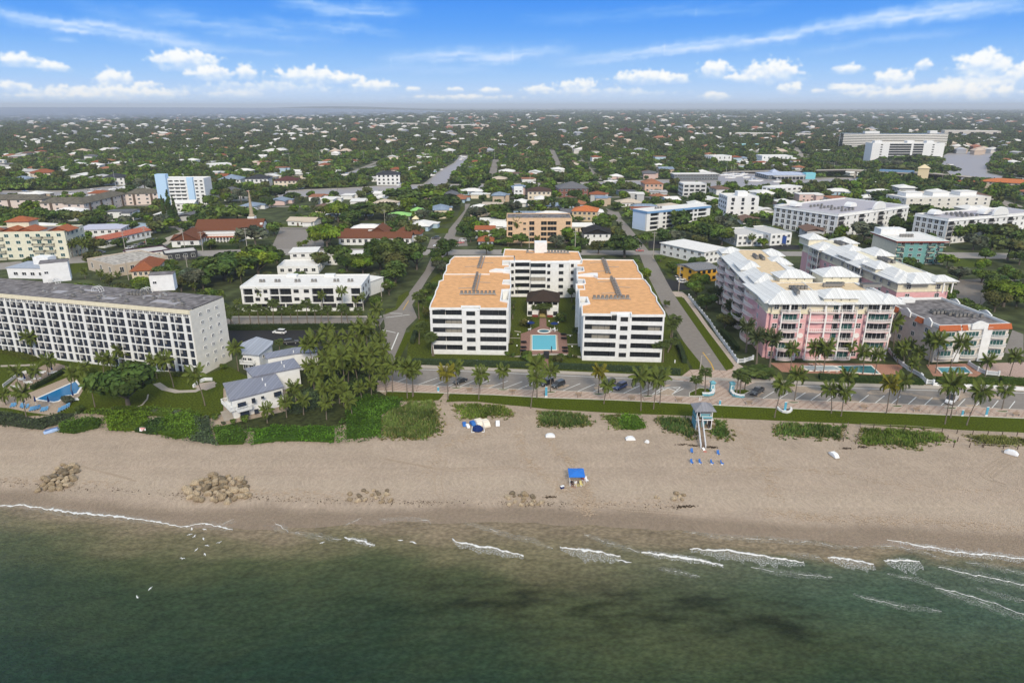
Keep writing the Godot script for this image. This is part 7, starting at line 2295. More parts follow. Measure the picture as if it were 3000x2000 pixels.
	for k in 1600:
		var z := -r.randf_range(215,395)
		var x := r.randf_range(-0.78,0.8) * absf(z)
		var w := r.randf_range(5,12)
		if n < 105 and open_at(v2(x,z),w * 0.36) and not (x > -30 and x < 60 and z > -300):
			n += 1
			solid.append([v2(x,z),w * 0.36])
			var tone: String = ["dark","mid","olive","mid","bright"][r.randi() % 5]
			tree("round",tone,x,z,w,w * r.randf_range(0.6,0.8),named("%s garden tree" % {"dark": "dark green","mid": "mid-green","olive": "olive","bright": "bright green"}[tone],v2(x,z)),"garden and street trees",r.randi() % 3,z > -330)
	town()

# ---------------------------------------------------------------- the town behind: houses in their gardens,trees,then what merges
func town() -> void:
	var r := RandomNumberGenerator.new()
	r.seed = 31
	var walls := [["white",mat("white_stucco",0.78,0.78,0.76)],["cream",mat("house_cream",0.68,0.6,0.46)],["tan",mat("house_tan",0.5,0.4,0.3)],["pale grey",mat("house_grey",0.48,0.48,0.48)],["pale pink",mat("house_pink",0.62,0.46,0.42)],["pale blue",mat("house_blue",0.4,0.52,0.62)]]
	var roofs := [["white",mat("white_roof",0.74,0.72,0.68)],["white",mats["white_roof"]],["pale grey",mat("house_pale",0.42,0.41,0.4,0.85)],["dark grey",mat("house_slate",0.12,0.12,0.13,0.85)],["red-brown",mat("rust_tile",0.33,0.11,0.05)],["brown",mat("house_brown",0.16,0.1,0.075,0.85)],["terracotta",mat("terracotta",0.4,0.17,0.09)],["white",mats["white_roof"]],["blue-grey",mat("denim_roof",0.24,0.3,0.38)],["beige",mat("house_beige",0.5,0.42,0.33,0.85)],["white",mats["white_roof"]]]
	var spots := []
	# gardens between the highway and the canal,then the streets beyond it
	for k in 1500:
		var z := -r.randf_range(395,640)
		var x := r.randf_range(-0.72,0.78) * absf(z)
		if open_at(v2(x,z),11.5):
			spots.append(v2(x,z))
			solid.append([v2(x,z),9.5])
			solid.append([v2(x,z + 9.0),5.0])
	for k in 2600:
		var z := -r.randf_range(690,1150)
		var x := r.randf_range(-0.76,0.74) * absf(z)
		if spots.size() < 290 and open_at(v2(x,z),11.5):
			spots.append(v2(x,z))
			solid.append([v2(x,z),10.5])
			solid.append([v2(x,z + 11.0),8.0])
	for p in spots:
		var wl: Array = walls[r.randi() % walls.size() if r.randf() < 0.55 else 0]
		var rf: Array = roofs[r.randi() % roofs.size()]
		var w := r.randf_range(12,21)
		var d := r.randf_range(9,14)
		var two_up := r.randf() < 0.25
		var h := 6.2 if two_up else 3.3
		var form: String = ["hip","gable","hip","flat"][r.randi() % 4]
		var lb := "%s %s, %s%s roof" % [wl[0],"two-storey house" if two_up else "bungalow",rf[0],{"hip": " hipped","gable": " gabled","flat": " flat"}[form]]
		var root := thing("house",named(lb.replace("two-storey house","house") if lb.length() > 46 else lb,p),"house",v3(p.x,0,p.y),(0.0 if r.randf() < 0.5 else PI / 2) + r.randf_range(-0.15,0.15),"houses among the trees")
		slab(root,"wall",v3(0,h / 2,0),v3(w,h,d),wl[1])
		if form == "hip":
			part(root,"roof",hip(snappedf(w,2.0),snappedf(d,2.0),2.2,1.0),rf[1],at3(0,h,0))
		elif form == "gable":
			part(root,"roof",gable(snappedf(w,2.0),snappedf(d,2.0),1.7,1.0),rf[1],at3(0,h,0))
		else:
			slab(root,"roof",v3(0,h + 0.15,0),v3(snappedf(w,1.0) + 1,0.3,snappedf(d,1.0) + 1),rf[1])
		var wg := slab(root,"wing",v3(w * 0.3,h * 0.46,d * 0.5 + 1.5),v3(6,h * 0.92,4),wl[1])
		slab(wg,"wing_roof",v3(0,h * 0.49,0.1),v3(7,0.25,5),rf[1])
		if p.y > -760:
			for s in [-1,1]:
				for x in [-0.3,0.05]:
					for y in ([0.9,3.9] if two_up else [0.9]):
						part(root,"window",win(1.9,1.4,2,1),null,Transform3D(Basis(Vector3.UP,0.0 if s > 0 else PI),v3(w * x,y,s * d / 2 + 0.004 * s)))
			slab(root,"door",v3(-w * 0.12,1.05,d / 2 + 0.03),v3(1.1,2.1,0.08),mat("door_brown",0.12,0.07,0.05))
	# trees one can tell apart among the nearer houses
	var n := 0
	for k in 2600:
		var z := -r.randf_range(385,640)
		var x := r.randf_range(-0.76,0.8) * absf(z)
		var w := r.randf_range(7,15)
		if n < 70 and open_at(v2(x,z),w * 0.3):
			n += 1
			solid.append([v2(x,z),w * 0.34])
			var tone: String = ["dark","mid","dark","olive","mid","dark","grey"][r.randi() % 7]
			var kind: String = ["round","spreading","round"][r.randi() % 3]
			var hue: String = {"dark": "dark green","mid": "mid-green","olive": "olive","grey": "grey-green"}[tone]
			tree(kind,tone,x,z,w,w * r.randf_range(0.6,0.85),named("%s %s tree among houses" % [hue,"spreading" if kind == "spreading" else "rounded"],v2(x,z)),"trees among the houses",r.randi() % 3,false)
	# what reads as one mass: the canopy of the town,the small far roofs
	var kinds := [["round","dark"],["spreading","mid"],["round","olive"],["round","bright"],["spreading","dark"]]
	for q in kinds.size():
		var pl := []
		for k in 4600:
			var z := -pow(r.randf(),0.8) * 860.0 - 380.0
			var x := r.randf_range(-0.8,0.8) * absf(z)
			var w := r.randf_range(6,15) * r.randf_range(0.7,1.15)
			if (z < -640 or k % 3 == 0) and open_at(v2(x,z),w * 0.28):
				var s := r.randf_range(0.42,0.72)
				pl.append(Transform3D(Basis(Vector3.UP,r.randf() * TAU).scaled(v3(w / 2,w * s / 1.35,w / 2)),v3(x,w * 0.08,z)))
		scatter("tree_canopy",crown("far%d" % q,lobes_of(kinds[q][0],40 + q),300,0.19,tones[kinds[q][1]] * [1.0,1.3,1.1,0.75,1.2][q]),leaf_mat("foliage",1,1,1),pl,["dark rounded tree tops massed over the town","mid-green spreading tree tops over the town","olive tree tops scattered over the town","fresh green tree tops over the town","dark flat tree tops over the town"][q],"trees")
	for q in 3:
		var pl := []
		for k in 5200:
			var z := -1180.0 * pow(10.5,pow(r.randf(),1.25))
			var x := r.randf_range(-0.8,0.8) * absf(z)
			var g := lerpf(1.0,3.4,smoothstep(1200.0,7000.0,-z))
			if z > -1300 and not open_at(v2(x,z),4.0):
				continue
			var w := r.randf_range(11,26) * g
			pl.append(Transform3D(Basis(Vector3.UP,r.randf() * TAU).scaled(v3(w / 2,r.randf_range(6,11) * (1.0 + 0.25 * (g - 1.0)),w / 2)),v3(x,-0.5,z)))
		scatter("tree_canopy",crown("horizon%d" % q,lobes_of(["round","spreading","round"][q],60 + q),260,0.2,tones[["dark","mid","olive"][q]] * 0.85),leaf_mat("foliage",1,1,1),pl,["dark woods reaching to the horizon","mid-green woods reaching to the horizon","olive woods reaching to the horizon"][q],"trees")
	var st := st0()
	bx(st,v3(0,2.2,0),v3(16,4.4,11))
	st.generate_normals()
	st.set_material(walls[1][1])
	var hm := st.commit()
	for q in 4:
		var pl := []
		for k in [420,260,240,150][q]:
			var z := -1150.0 * pow(6.5,pow(r.randf(),1.1))
			var x := r.randf_range(-0.78,0.78) * absf(z)
			var g := lerpf(1.0,1.7,smoothstep(1500.0,6000.0,-z))
			pl.append(Transform3D(Basis(Vector3.UP,(0.0 if r.randf() < 0.6 else PI / 2) + r.randf_range(-0.2,0.2)).scaled(v3(g * r.randf_range(0.8,2.0),g * 1.5,g)),v3(x,0,z)))
		var rm := SurfaceTool.new()
		rm.append_from(hm,0,Transform3D())
		rm.append_from(hip(16,11,2.4,0.8),0,at3(0,4.4,0))
		scatter("distant_roof_cover",rm.commit(),[mat("far_white",0.6,0.58,0.55),mat("far_tan",0.5,0.4,0.32),mat("far_grey",0.32,0.33,0.36),mat("far_red",0.32,0.14,0.09)][q],pl,["distant white roofs showing through the trees","distant tan roofs showing through the trees","distant grey roofs showing through the trees","distant red roofs showing through the trees"][q],"houses")

# ---------------------------------------------------------------- cars
var car0 := {}

func wheel() -> ArrayMesh:
	if meshes.has("wheel"):
		return meshes["wheel"]
	var a := st0()
	var b := st0()
	lathe(a,[v2(0.2,0.11),v2(0.33,0.11),v2(0.35,0.05),v2(0.35,-0.05),v2(0.33,-0.11),v2(0.2,-0.11)],14)
	lathe(b,[v2(0.0,0.1),v2(0.2,0.09),v2(0.22,0.0),v2(0.2,-0.09),v2(0.0,-0.1)],14)
	meshes["rim"] = fin(b)
	meshes["wheel"] = fin(a)
	return meshes["wheel"]

# nose towards +x,built once for each kind and colour
func car(kind: String,paint: Array,p: Vector2,yaw: float,label: String,group := "") -> void:
	var key := kind + str(paint)
	var t: Node3D
	if car0.has(key):
		t = car0[key].duplicate()
		t.name = numbered("parked_car")
		add_child(t)
	else:
		t = thing("parked_car",label,"car")
		car0[key] = t
		var pm := mat("paint" + str(paint),paint[0],paint[1],paint[2],0.25)
		pm.clearcoat_enabled = true
		var L := {"sedan": 4.6,"suv": 4.8,"pickup": 5.7,"van": 6.2}[kind] as float
		var hb := {"sedan": 0.95,"suv": 1.08,"pickup": 1.15,"van": 1.25}[kind] as float
		var hr := {"sedan": 1.45,"suv": 1.72,"pickup": 1.85,"van": 2.7}[kind] as float
		var hw := 0.92 if kind != "van" else 1.05
		var x := L / 2
		var st := st0()
		loft(st,[[-x,hw * 0.86,0.45,hb * 0.8],[-x + 0.15,hw * 0.96,0.3,hb * 0.95],[-x + 0.9,hw,0.24,hb],[0.3,hw,0.24,hb],[x - 1.2,hw,0.24,hb * 0.94],[x - 0.25,hw * 0.95,0.28,hb * 0.8],[x,hw * 0.8,0.42,hb * 0.66]])
		part(t,"body",fin(st),pm)
		var gl := mat("car_glass",0.02,0.022,0.025,0.08)
		st = st0()
		var back: float = {"sedan": -x + 0.75,"suv": -x + 0.18,"pickup": -0.75,"van": -x + 0.1}[kind]
		var fr: float = {"sedan": 0.95,"suv": 1.15,"pickup": 1.35,"van": 2.1}[kind]
		loft(st,[[back,hw * 0.86,hb - 0.1,hb + 0.02,0.95],[back + (0.55 if kind == "sedan" else 0.15),hw * 0.92,hb - 0.1,hr - 0.06,0.8],[fr - 0.85,hw * 0.92,hb - 0.1,hr - 0.05,0.8],[fr,hw * 0.9,hb - 0.12,hb + 0.0,0.95]],0.1)
		part(t,"windows",fin(st),gl)
		st = st0()
		loft(st,[[back + (0.62 if kind == "sedan" else 0.16),hw * 0.74,hr - 0.09,hr - 0.01,0.95],[-0.1 + (back + fr) / 2,hw * 0.78,hr - 0.08,hr + 0.03,0.95],[fr - 0.86,hw * 0.74,hr - 0.09,hr - 0.01,0.95]])
		part(t,"roof",fin(st),pm)
		if kind == "pickup":
			slab(t,"load_bed",v3(-1.75,hb - 0.02,0),v3(1.9,0.08,1.5),mat("bed_liner",0.02,0.02,0.02,0.9))
			for k in 3:
				slab(t,"roof_bar",v3(0.2 - k * 0.55,hr + 0.06,0),v3(0.12,0.06,1.2),mat("rim_metal",0.35,0.35,0.36,0.35))
		if kind == "van":
			slab(t,"box_body",v3(-0.9,1.75,0),v3(3.9,2.2,2.05),pm)
		for s in [-1,1]:
			for e in [-x + 0.95,x - 0.95]:
				var wl := part(t,"wheel",wheel(),mat("tyre",0.02,0.02,0.02),Transform3D(Basis(Vector3.RIGHT,PI / 2),v3(e,0.35,s * (hw - 0.06))))
				part(wl,"rim",meshes["rim"],mat("rim_metal",0.35,0.35,0.36,0.35))
			slab(t,"headlight",v3(x - 0.1,hb * 0.66,s * hw * 0.62),v3(0.16,0.14,0.36),mat("lamp_glass",0.6,0.6,0.58,0.15))
			slab(t,"tail_light",v3(-x + 0.05,hb * 0.74,s * hw * 0.72),v3(0.1,0.2,0.26),mat("tail_red",0.25,0.01,0.01,0.3))
			slab(t,"mirror",v3(fr - 0.35,hb + 0.08,s * (hw + 0.1)),v3(0.14,0.14,0.2),pm)
	t.position = v3(p.x,0.05,p.y)
	t.rotation.y = yaw
	t.set_meta("label",label)
	if group:
		t.set_meta("group",group)

func cars() -> void:
	var d := v2(-6.6,-180.2) - v2(-1.1,-185.6)
	var yaw := atan2(-d.y,d.x)
	var g := "cars in the bays beside the promenade"
	var black := [0.01,0.012,0.013]
	var gun := [0.03,0.032,0.035]
	var white := [0.7,0.7,0.7]
	var blue := [0.01,0.03,0.12]
	var red := [0.35,0.012,0.012]
	var silver := [0.35,0.36,0.37]
	car("sedan",black,v2(-15.1,-183.6),yaw,"black hatchback behind the yellowing palm",g)
	car("suv",black,v2(10,-182.1),yaw,"black car mostly hidden behind two crossing palms",g)
	car("suv",[0.012,0.017,0.018],v2(13.2,-180.7),yaw,"dark green-black car in the bay by the tall blue shower",g)
	car("suv",gun,v2(27.9,-181.8),yaw,"dark car half hidden by the short leaning palm",g)
	car("suv",blue,v2(30.8,-179.4),yaw,"navy blue car next to the hatched no-parking corner",g)
	car("pickup",gun,v2(68.6,-175.8),yaw,"dark grey pickup with roof bars beside the turquoise wall",g)
	car("van",white,v2(119.5,-170.1),yaw,"white box van behind two tall leaning palms",g)
	car("suv",white,v2(-82.1,-228.7),PI * 0.94,"white car alone in the dark car park")
	car("suv",black,v2(-74.8,-218.1),PI * 0.1,"black car beside the grey-roofed beach house")
	car("sedan",black,v2(78.5,-312.4),0.05,"black car, first in the row by the yellow house","cars by the yellow house")
	car("sedan",white,v2(78,-306.8),0.05,"white car in the middle of the row by the yellow house","cars by the yellow house")
	car("sedan",white,v2(77.8,-301.8),0.05,"white car nearest the walkway in the row by the yellow house","cars by the yellow house")
	car("suv",black,v2(-224.3,-367.5),0.15,"black car driving on the highway below the cream block")
	car("pickup",[0.015,0.04,0.09],v2(-129.1,-368.2),0.0,"dark blue pickup on the highway by the church car park")
	car("sedan",red,v2(70.6,-372.8),0.0,"red car waiting on the highway by the peach block's street")
	car("sedan",red,v2(-30.2,-396.1),0.1,"red car in the small car park near the red-roofed cottages")
	car("suv",white,v2(-29.1,-402.4),0.1,"white car beside the red one near the red-roofed cottages")
	car("suv",black,v2(-46.1,-409.9),PI,"black car in the lot of the long red-roofed hall")
	car("sedan",white,v2(-42.8,-386.5),PI,"white car at the roadside by the casuarina clump")
	car("sedan",white,v2(101.8,-382.1),0.1,"white car nearest the road in the lot of the blue-banded block","cars of the blue-banded block")
	car("sedan",black,v2(100,-387),0.1,"black car in the lot of the blue-banded block","cars of the blue-banded block")
	car("suv",gun,v2(101.7,-396.2),0.1,"dark grey car under the trees of the blue-banded block","cars of the blue-banded block")
	car("sedan",black,v2(156.2,-387.8),0.0,"black car before the white office's blue panel")
	car("suv",silver,v2(207.3,-374.2),0.0,"silver car beneath the teal block")
	var hues := [black,white,silver,gun,red,white,black,blue,silver,white]
	var nm := ["black","white","silver","dark grey","red","white","black","blue","silver","white"]
	for k in 10:
		var p: Vector2 = v2(-292.7,-507.7).lerp(v2(-284.5,-533.9),k / 9.0)
		car("sedan",hues[k],p,1.1,"%s car in the row before the angled apartment row, %s" % [nm[k],["at its near end","next to the near black one","before a red car's neighbour","just before the red one","the only red one","just past the red one","past the white one","the only blue one","before the last","at its far end"][k]],"cars before the apartment row")
	for k in 5:
		var p: Vector2 = v2(-215.5,-380.2).lerp(v2(-213.5,-404.3),k / 4.0)
		car("sedan",hues[[1,2,3,4,7][k]],p,1.2,"%s car parked along the coral-roofed motel" % nm[[1,2,3,4,7][k]],"cars along the motel")
	for k in 9:
		var p: Vector2 = v2(432.9,-963.8).lerp(v2(435.4,-783.5),k / 8.0) + v2(0,3.0 * (k % 2))
		if k != 5:
			car("sedan",hues[(k * 3) % 10],p,-0.4,named("%s car on the boulevard" % nm[(k * 3) % 10],p),"cars on the boulevard")

# ---------------------------------------------------------------- people: one skin drawn over a skeleton
func body(bones: Array,cell: float) -> ArrayMesh:
	var lo := Vector3.ONE * 1e9
	var hi := -lo
	for b in bones:
		for k in 2:
			lo = lo.min(b[k] - Vector3.ONE * 0.25)
			hi = hi.max(b[k] + Vector3.ONE * 0.25)
	var n := Vector3i(((hi - lo) / cell).ceil()) + Vector3i.ONE
	var f := PackedFloat32Array()
	f.resize(n.x * n.y * n.z)
	var tone := PackedColorArray()
	tone.resize(f.size())
	for z in n.z:
		for y in n.y:
			for x in n.x:
				var p := lo + v3(x,y,z) * cell
				var v := 0.0
				var bd := 1e9
				var bc := Color.WHITE
				for b in bones:
					var a: Vector3 = b[0]
					var e: Vector3 = b[1] - a
					var t := clampf((p - a).dot(e) / maxf(e.length_squared(),1e-6),0,1)
					var d: float = p.distance_to(a + e * t) - lerpf(b[2],b[3],t)
					v += exp(-d * 34.0)
					if d < bd:
						bd = d
						bc = b[4]
				var i := x + n.x * (y + n.y * z)
				f[i] = -log(maxf(v,1e-12)) / 34.0
				tone[i] = bc
	var idx := {}
	var vs := PackedVector3Array()
	var cs := PackedColorArray()
	for z in n.z - 1:
		for y in n.y - 1:
			for x in n.x - 1:
				var s := Vector3.ZERO
				var k := 0
				var best := 1e9
				var bc := Color.WHITE
				for c in 8:
					var i := x + (c & 1) + n.x * (y + (c >> 1 & 1) + n.y * (z + (c >> 2)))
					if absf(f[i]) < best:
						best = absf(f[i])
						bc = tone[i]
				for e in [[0,1],[2,3],[4,5],[6,7],[0,2],[1,3],[4,6],[5,7],[0,4],[1,5],[2,6],[3,7]]:
					var a := v3(e[0] & 1,e[0] >> 1 & 1,e[0] >> 2)
					var b := v3(e[1] & 1,e[1] >> 1 & 1,e[1] >> 2)
					var fa := f[int(x + a.x) + n.x * (int(y + a.y) + n.y * int(z + a.z))]
					var fb := f[int(x + b.x) + n.x * (int(y + b.y) + n.y * int(z + b.z))]
					if (fa < 0) != (fb < 0):
						s += a.lerp(b,fa / (fa - fb))
						k += 1
				if k:
					idx[Vector3i(x,y,z)] = vs.size()
					vs.append(lo + (v3(x,y,z) + s / k) * cell)
					cs.append(bc)
	var st := SurfaceTool.new()
	st.begin(Mesh.PRIMITIVE_TRIANGLES)
	st.set_smooth_group(0)
	for q in idx:
		for ax in 3:
			var o := [Vector3i(1,0,0),Vector3i(0,1,0),Vector3i(0,0,1)]
			var a: Vector3i = o[(ax + 1) % 3]
			var b: Vector3i = o[(ax + 2) % 3]
			var g0 := f[q.x + n.x * (q.y + n.y * q.z)]
			var r: Vector3i = q + o[ax]
			if r.x >= n.x or r.y >= n.y or r.z >= n.z:
				continue
			var g1 := f[r.x + n.x * (r.y + n.y * r.z)]
			if (g0 < 0) == (g1 < 0):
				continue
			var c := [q,q - a,q - a - b,q - b]
			if not (idx.has(c[1]) and idx.has(c[2]) and idx.has(c[3])):
				continue
			var ord := [0,1,2,0,2,3] if g0 > 0 else [0,2,1,0,3,2]
			for i in ord:
				st.set_color(cs[idx[c[i]]])
				st.add_vertex(vs[idx[c[i]]])
	st.generate_normals()
	return st.commit()

func seated(skin: Color,top: Color,shorts: Color,hair: Color) -> ArrayMesh:
	var b := []
	var V := func(x: float,y: float,z: float) -> Vector3: return v3(x,y,z)
	b.append([V.call(0,0.47,-0.05),V.call(0,0.72,-0.2),0.15,0.14,shorts])
	b.append([V.call(0,0.66,-0.17),V.call(0,0.95,-0.3),0.14,0.15,top])
	b.append([V.call(-0.15,0.98,-0.3),V.call(0.15,0.98,-0.3),0.075,0.075,top])
	b.append([V.call(0,1.0,-0.3),V.call(0,1.13,-0.3),0.055,0.05,skin])
	b.append([V.call(0,1.19,-0.28),V.call(0,1.26,-0.28),0.085,0.095,skin])
	b.append([V.call(0,1.25,-0.33),V.call(0,1.30,-0.3),0.09,0.085,hair])
	b.append([V.call(0,1.2,-0.18),V.call(0,1.19,-0.17),0.02,0.018,skin])
	for s in [-1.0,1.0]:
		b.append([V.call(s * 0.1,0.45,0.0),V.call(s * 0.15,0.5,0.4),0.095,0.07,shorts])
		b.append([V.call(s * 0.15,0.49,0.4),V.call(s * 0.14,0.08,0.6),0.062,0.04,skin])
		b.append([V.call(s * 0.14,0.05,0.6),V.call(s * 0.15,0.035,0.78),0.042,0.03,skin])
		b.append([V.call(s * 0.2,0.97,-0.29),V.call(s * 0.27,0.72,-0.15),0.055,0.042,top])
		b.append([V.call(s * 0.27,0.72,-0.15),V.call(s * 0.2,0.6,0.12),0.04,0.03,skin])
		b.append([V.call(s * 0.2,0.59,0.12),V.call(s * 0.18,0.57,0.2),0.034,0.026,skin])
		for k in 4:
			b.append([V.call(s * (0.155 + 0.017 * k),0.572,0.2),V.call(s * (0.15 + 0.018 * k),0.545,0.25 + 0.008 * (k % 3)),0.0095,0.008,skin])
		b.append([V.call(s * 0.16,0.58,0.15),V.call(s * 0.13,0.565,0.2),0.011,0.009,skin])
	return body(b,0.03)

# ---------------------------------------------------------------- small things
func lounger(p: Vector2,yaw: float,cloth: Material,frame: Material,label: String,group: String,y := 0.05) -> void:
	var t := thing("sun_lounger",label,"sun lounger",v3(p.x,y,p.y),yaw,group)
	if not meshes.has("lounge_frame"):
		var st := st0()
		for s in [-0.3,0.3]:
			bx(st,v3(0,0.3,s),v3(1.9,0.07,0.07))
			for e in [-0.8,0.8]:
				bx(st,v3(e,0.15,s),v3(0.07,0.3,0.07))
		meshes["lounge_frame"] = fin(st)
		st = st0()
		bx(st,v3(0.3,0.37,0),v3(1.25,0.08,0.6))
		quad(st,v3(-0.3,0.41,-0.3),v3(-0.95,0.75,-0.3),v3(-0.95,0.75,0.3),v3(-0.3,0.41,0.3))
		quad(st,v3(-0.3,0.34,-0.3),v3(-0.95,0.68,-0.3),v3(-0.95,0.68,0.3),v3(-0.3,0.34,0.3))
		quad(st,v3(-0.95,0.68,-0.3),v3(-0.95,0.75,-0.3),v3(-0.95,0.75,0.3),v3(-0.95,0.68,0.3))
		meshes["lounge_pad"] = fin(st)
	part(t,"frame",meshes["lounge_frame"],frame)
	part(t,"pad",meshes["lounge_pad"],cloth)

func parasol(p: Vector2,open: bool,label: String,group: String) -> void:
	var t := thing("parasol",label,"parasol",v3(p.x,0.05,p.y),0.0,group)
	var navy := mat("navy_canvas",0.012,0.03,0.12,0.8)
	var st := st0()
	bar(st,Vector3.ZERO,v3(0,2.5,0),0.035)
	lathe(st,[v2(0.0,0.1),v2(0.25,0.1),v2(0.28,0.0)],10)
	part(t,"pole",fin(st),mat("pole_white",0.6,0.6,0.6))
	st = st0()
	if open:
		lathe(st,[v2(0.0,2.75),v2(0.7,2.55),v2(1.45,2.2),v2(1.45,2.05)],8)
	else:
		lathe(st,[v2(0.03,2.65),v2(0.12,2.3),v2(0.22,1.5),v2(0.27,1.0),v2(0.1,0.95)],8)
	part(t,"canopy",fin(st),navy)

func pole(p: Vector2,h: float,label: String,lamp := false) -> void:
	var t := thing("utility_pole" if not lamp else "street_lamp",label,"utility pole" if not lamp else "street lamp",v3(p.x,0,p.y),0.0,"poles along the streets")
	var st := st0()
	bar(st,Vector3.ZERO,v3(0,h,0),0.22,0.13,7)
	part(t,"shaft",fin(st),mat("pole_grey",0.36,0.33,0.29))
	if not lamp:
		for k in 2:
			slab(t,"cross_arm",v3(0,h - 0.5 - k * 1.4,0.15),v3(2.6 - k * 0.8,0.14,0.14),mats["pole_grey"])
		for x in [-1.1,-0.4,0.4,1.1]:
			slab(t,"insulator",v3(x,h - 0.3,0.15),v3(0.1,0.26,0.1),mat("porcelain",0.5,0.5,0.48))
	else:
		var s2 := st0()
		bar(s2,v3(0,h - 0.2,0),v3(2.0,h + 0.4,0),0.06,0.05,5)
		part(t,"arm",fin(s2),mats["pole_grey"])
		slab(t,"lamp_head",v3(2.2,h + 0.4,0),v3(0.8,0.14,0.3),mats["pole_grey"])

func garden_lamp(p: Vector2,label: String) -> void:
	var t := thing("garden_lamp",label,"garden lamp",v3(p.x,0,p.y),0.0,"white-topped lamps in the court")
	var st := st0()
	bar(st,Vector3.ZERO,v3(0,2.4,0),0.05)
	part(t,"post",fin(st),mat("lamp_post_black",0.02,0.02,0.02))
	st = st0()
	lathe(st,[v2(0.05,2.4),v2(0.22,2.52),v2(0.25,2.68),v2(0.16,2.85),v2(0,2.9)],9)
	part(t,"globe",fin(st),mat("globe_white",0.8,0.8,0.78,0.4))

func rock_mesh(v: int) -> ArrayMesh:
	var key := "rock%d" % v
	if meshes.has(key):
		return meshes[key]
	var r := RandomNumberGenerator.new()
	r.seed = 500 + v
	var st := st0()
	var rows := []
	var fnl := FastNoiseLite.new()
	fnl.seed = v
	fnl.frequency = 0.9
	var cuts := []
	for k in 11:
		cuts.append([v3(r.randfn(),r.randfn(),r.randfn()).normalized(),r.randf_range(0.5,0.82)])
	for j in 8:
		var row := []
		for i in 11:
			var a := TAU * i / 11.0
			var b := -PI / 2 + PI * j / 7.0
			var d := v3(cos(a) * cos(b),sin(b),sin(a) * cos(b))
			var l := 1.0 + 0.18 * fnl.get_noise_3dv(d * 1.5)
			for c in cuts:
				var q: float = d.dot(c[0])
				if q > 0.1:
					l = minf(l,c[1] / q)
			row.append(d * l * v3(1.0,0.72,0.85))
		rows.append(row)
	for j in 7:
		for i in 11:
			quad(st,rows[j][i],rows[j + 1][i],rows[j + 1][(i + 1) % 11],rows[j][(i + 1) % 11])
	meshes[key] = fin(st)
	return meshes[key]

func rocks() -> void:
	var r := RandomNumberGenerator.new()
	r.seed = 77
	var mats_ := [["pale",mat("pale_rock",0.58,0.46,0.31,0.95,"mottle",2.2)],["tan",mat("tan_rock",0.43,0.33,0.21,0.95,"mottle",2.2)],["dark tan",mat("dark_rock",0.27,0.215,0.145,0.95,"mottle",2.2)]]
	var piles := [
		[pts([-99.7,-124.8,-100.8,-126.9,-101.5,-131.7,-100.8,-136.2,-97.1,-135.2,-95.3,-131.7,-93.5,-126.9,-95.3,-125.4]),30,1.25,"heap nearest the skiff",0.9],
		[pts([-68.8,-125.7,-68.6,-127.7,-65.2,-130.6,-60.8,-130.6,-56.7,-128,-54,-122.9,-56.3,-120.7,-59.8,-120.6,-65,-121]),52,1.35,"largest heap",1.1],
		[pts([-33.7,-121.5,-33.9,-124.9,-31.3,-125.4,-26.1,-125.4,-24.7,-121,-28.2,-120.5,-31.9,-121.2]),17,1.0,"flat boulder row",0.25],
		[pts([-1.2,-119.9,-0.8,-123.7,1.6,-124.9,3.4,-124.3,6.2,-121.5,6,-119.6,0.7,-119.4]),16,1.0,"scatter before the tent",0.25],
		[pts([32.7,-121,33.7,-124.3,35.8,-123.2,35.6,-121]),5,0.9,"half-buried rocks past the tent",0.1],
		[pts([28.7,-121.8,29.9,-123.4,30.8,-122.1]),3,0.6,"tiny rocks past the tent",0.05],
	]
	for pl in piles:
		var pv := PackedVector2Array(pl[0])
		var c := Vector2.ZERO
		for p in pl[0]:
			c += p / pl[0].size()
		var got := []
		var rad := 0.0
		for p in pl[0]:
			rad = maxf(rad,p.distance_to(c))
		for k in 900:
			if got.size() >= pl[1]:
				break
			var p := c + v2(r.randf_range(-1,1),r.randf_range(-1,1)) * rad
			if not Geometry2D.is_point_in_polygon(p,pv):
				continue
			var s: float = pl[2] * r.randf_range(0.5,1.0)
			var ok := true
			for g in got:
				if g[0].distance_to(p) < (g[1] + s) * (0.58 if pl[4] > 0.5 else 0.8):
					ok = false
			if ok:
				got.append([p,s])
		for g in got:
			var p: Vector2 = g[0]
			var s: float = g[1]
			var f := clampf(1.0 - p.distance_to(c) / rad,0,1)
			var m: Array = mats_[r.randi() % 3] if p.y < c.y else mats_[r.randi() % 2]
			var size := "big" if s > pl[2] * 0.9 else ("small" if s < pl[2] * 0.68 else "middling")
			var side := ("at the seaward foot" if p.y > c.y + rad * 0.2 else ("on the landward side" if p.y < c.y - rad * 0.2 else "on top")) + (", river end," if p.x > c.x + rad * 0.3 else (", far end," if p.x < c.x - rad * 0.3 else ""))
			var lb := "%s %s boulder %s of the %s" % [size,m[0],side,pl[3]]
			one("boulder",rock_mesh(r.randi() % 6),m[1],unique(lb,"another " + lb),"boulder",Transform3D(Basis.from_euler(v3(r.randf_range(-0.4,0.4),r.randf() * TAU,r.randf_range(-0.4,0.4))).scaled(Vector3.ONE * s),v3(p.x,sand_y(p.x,p.y) + s * 0.1 + f * pl[4] * 0.5,p.y)),pl[3])

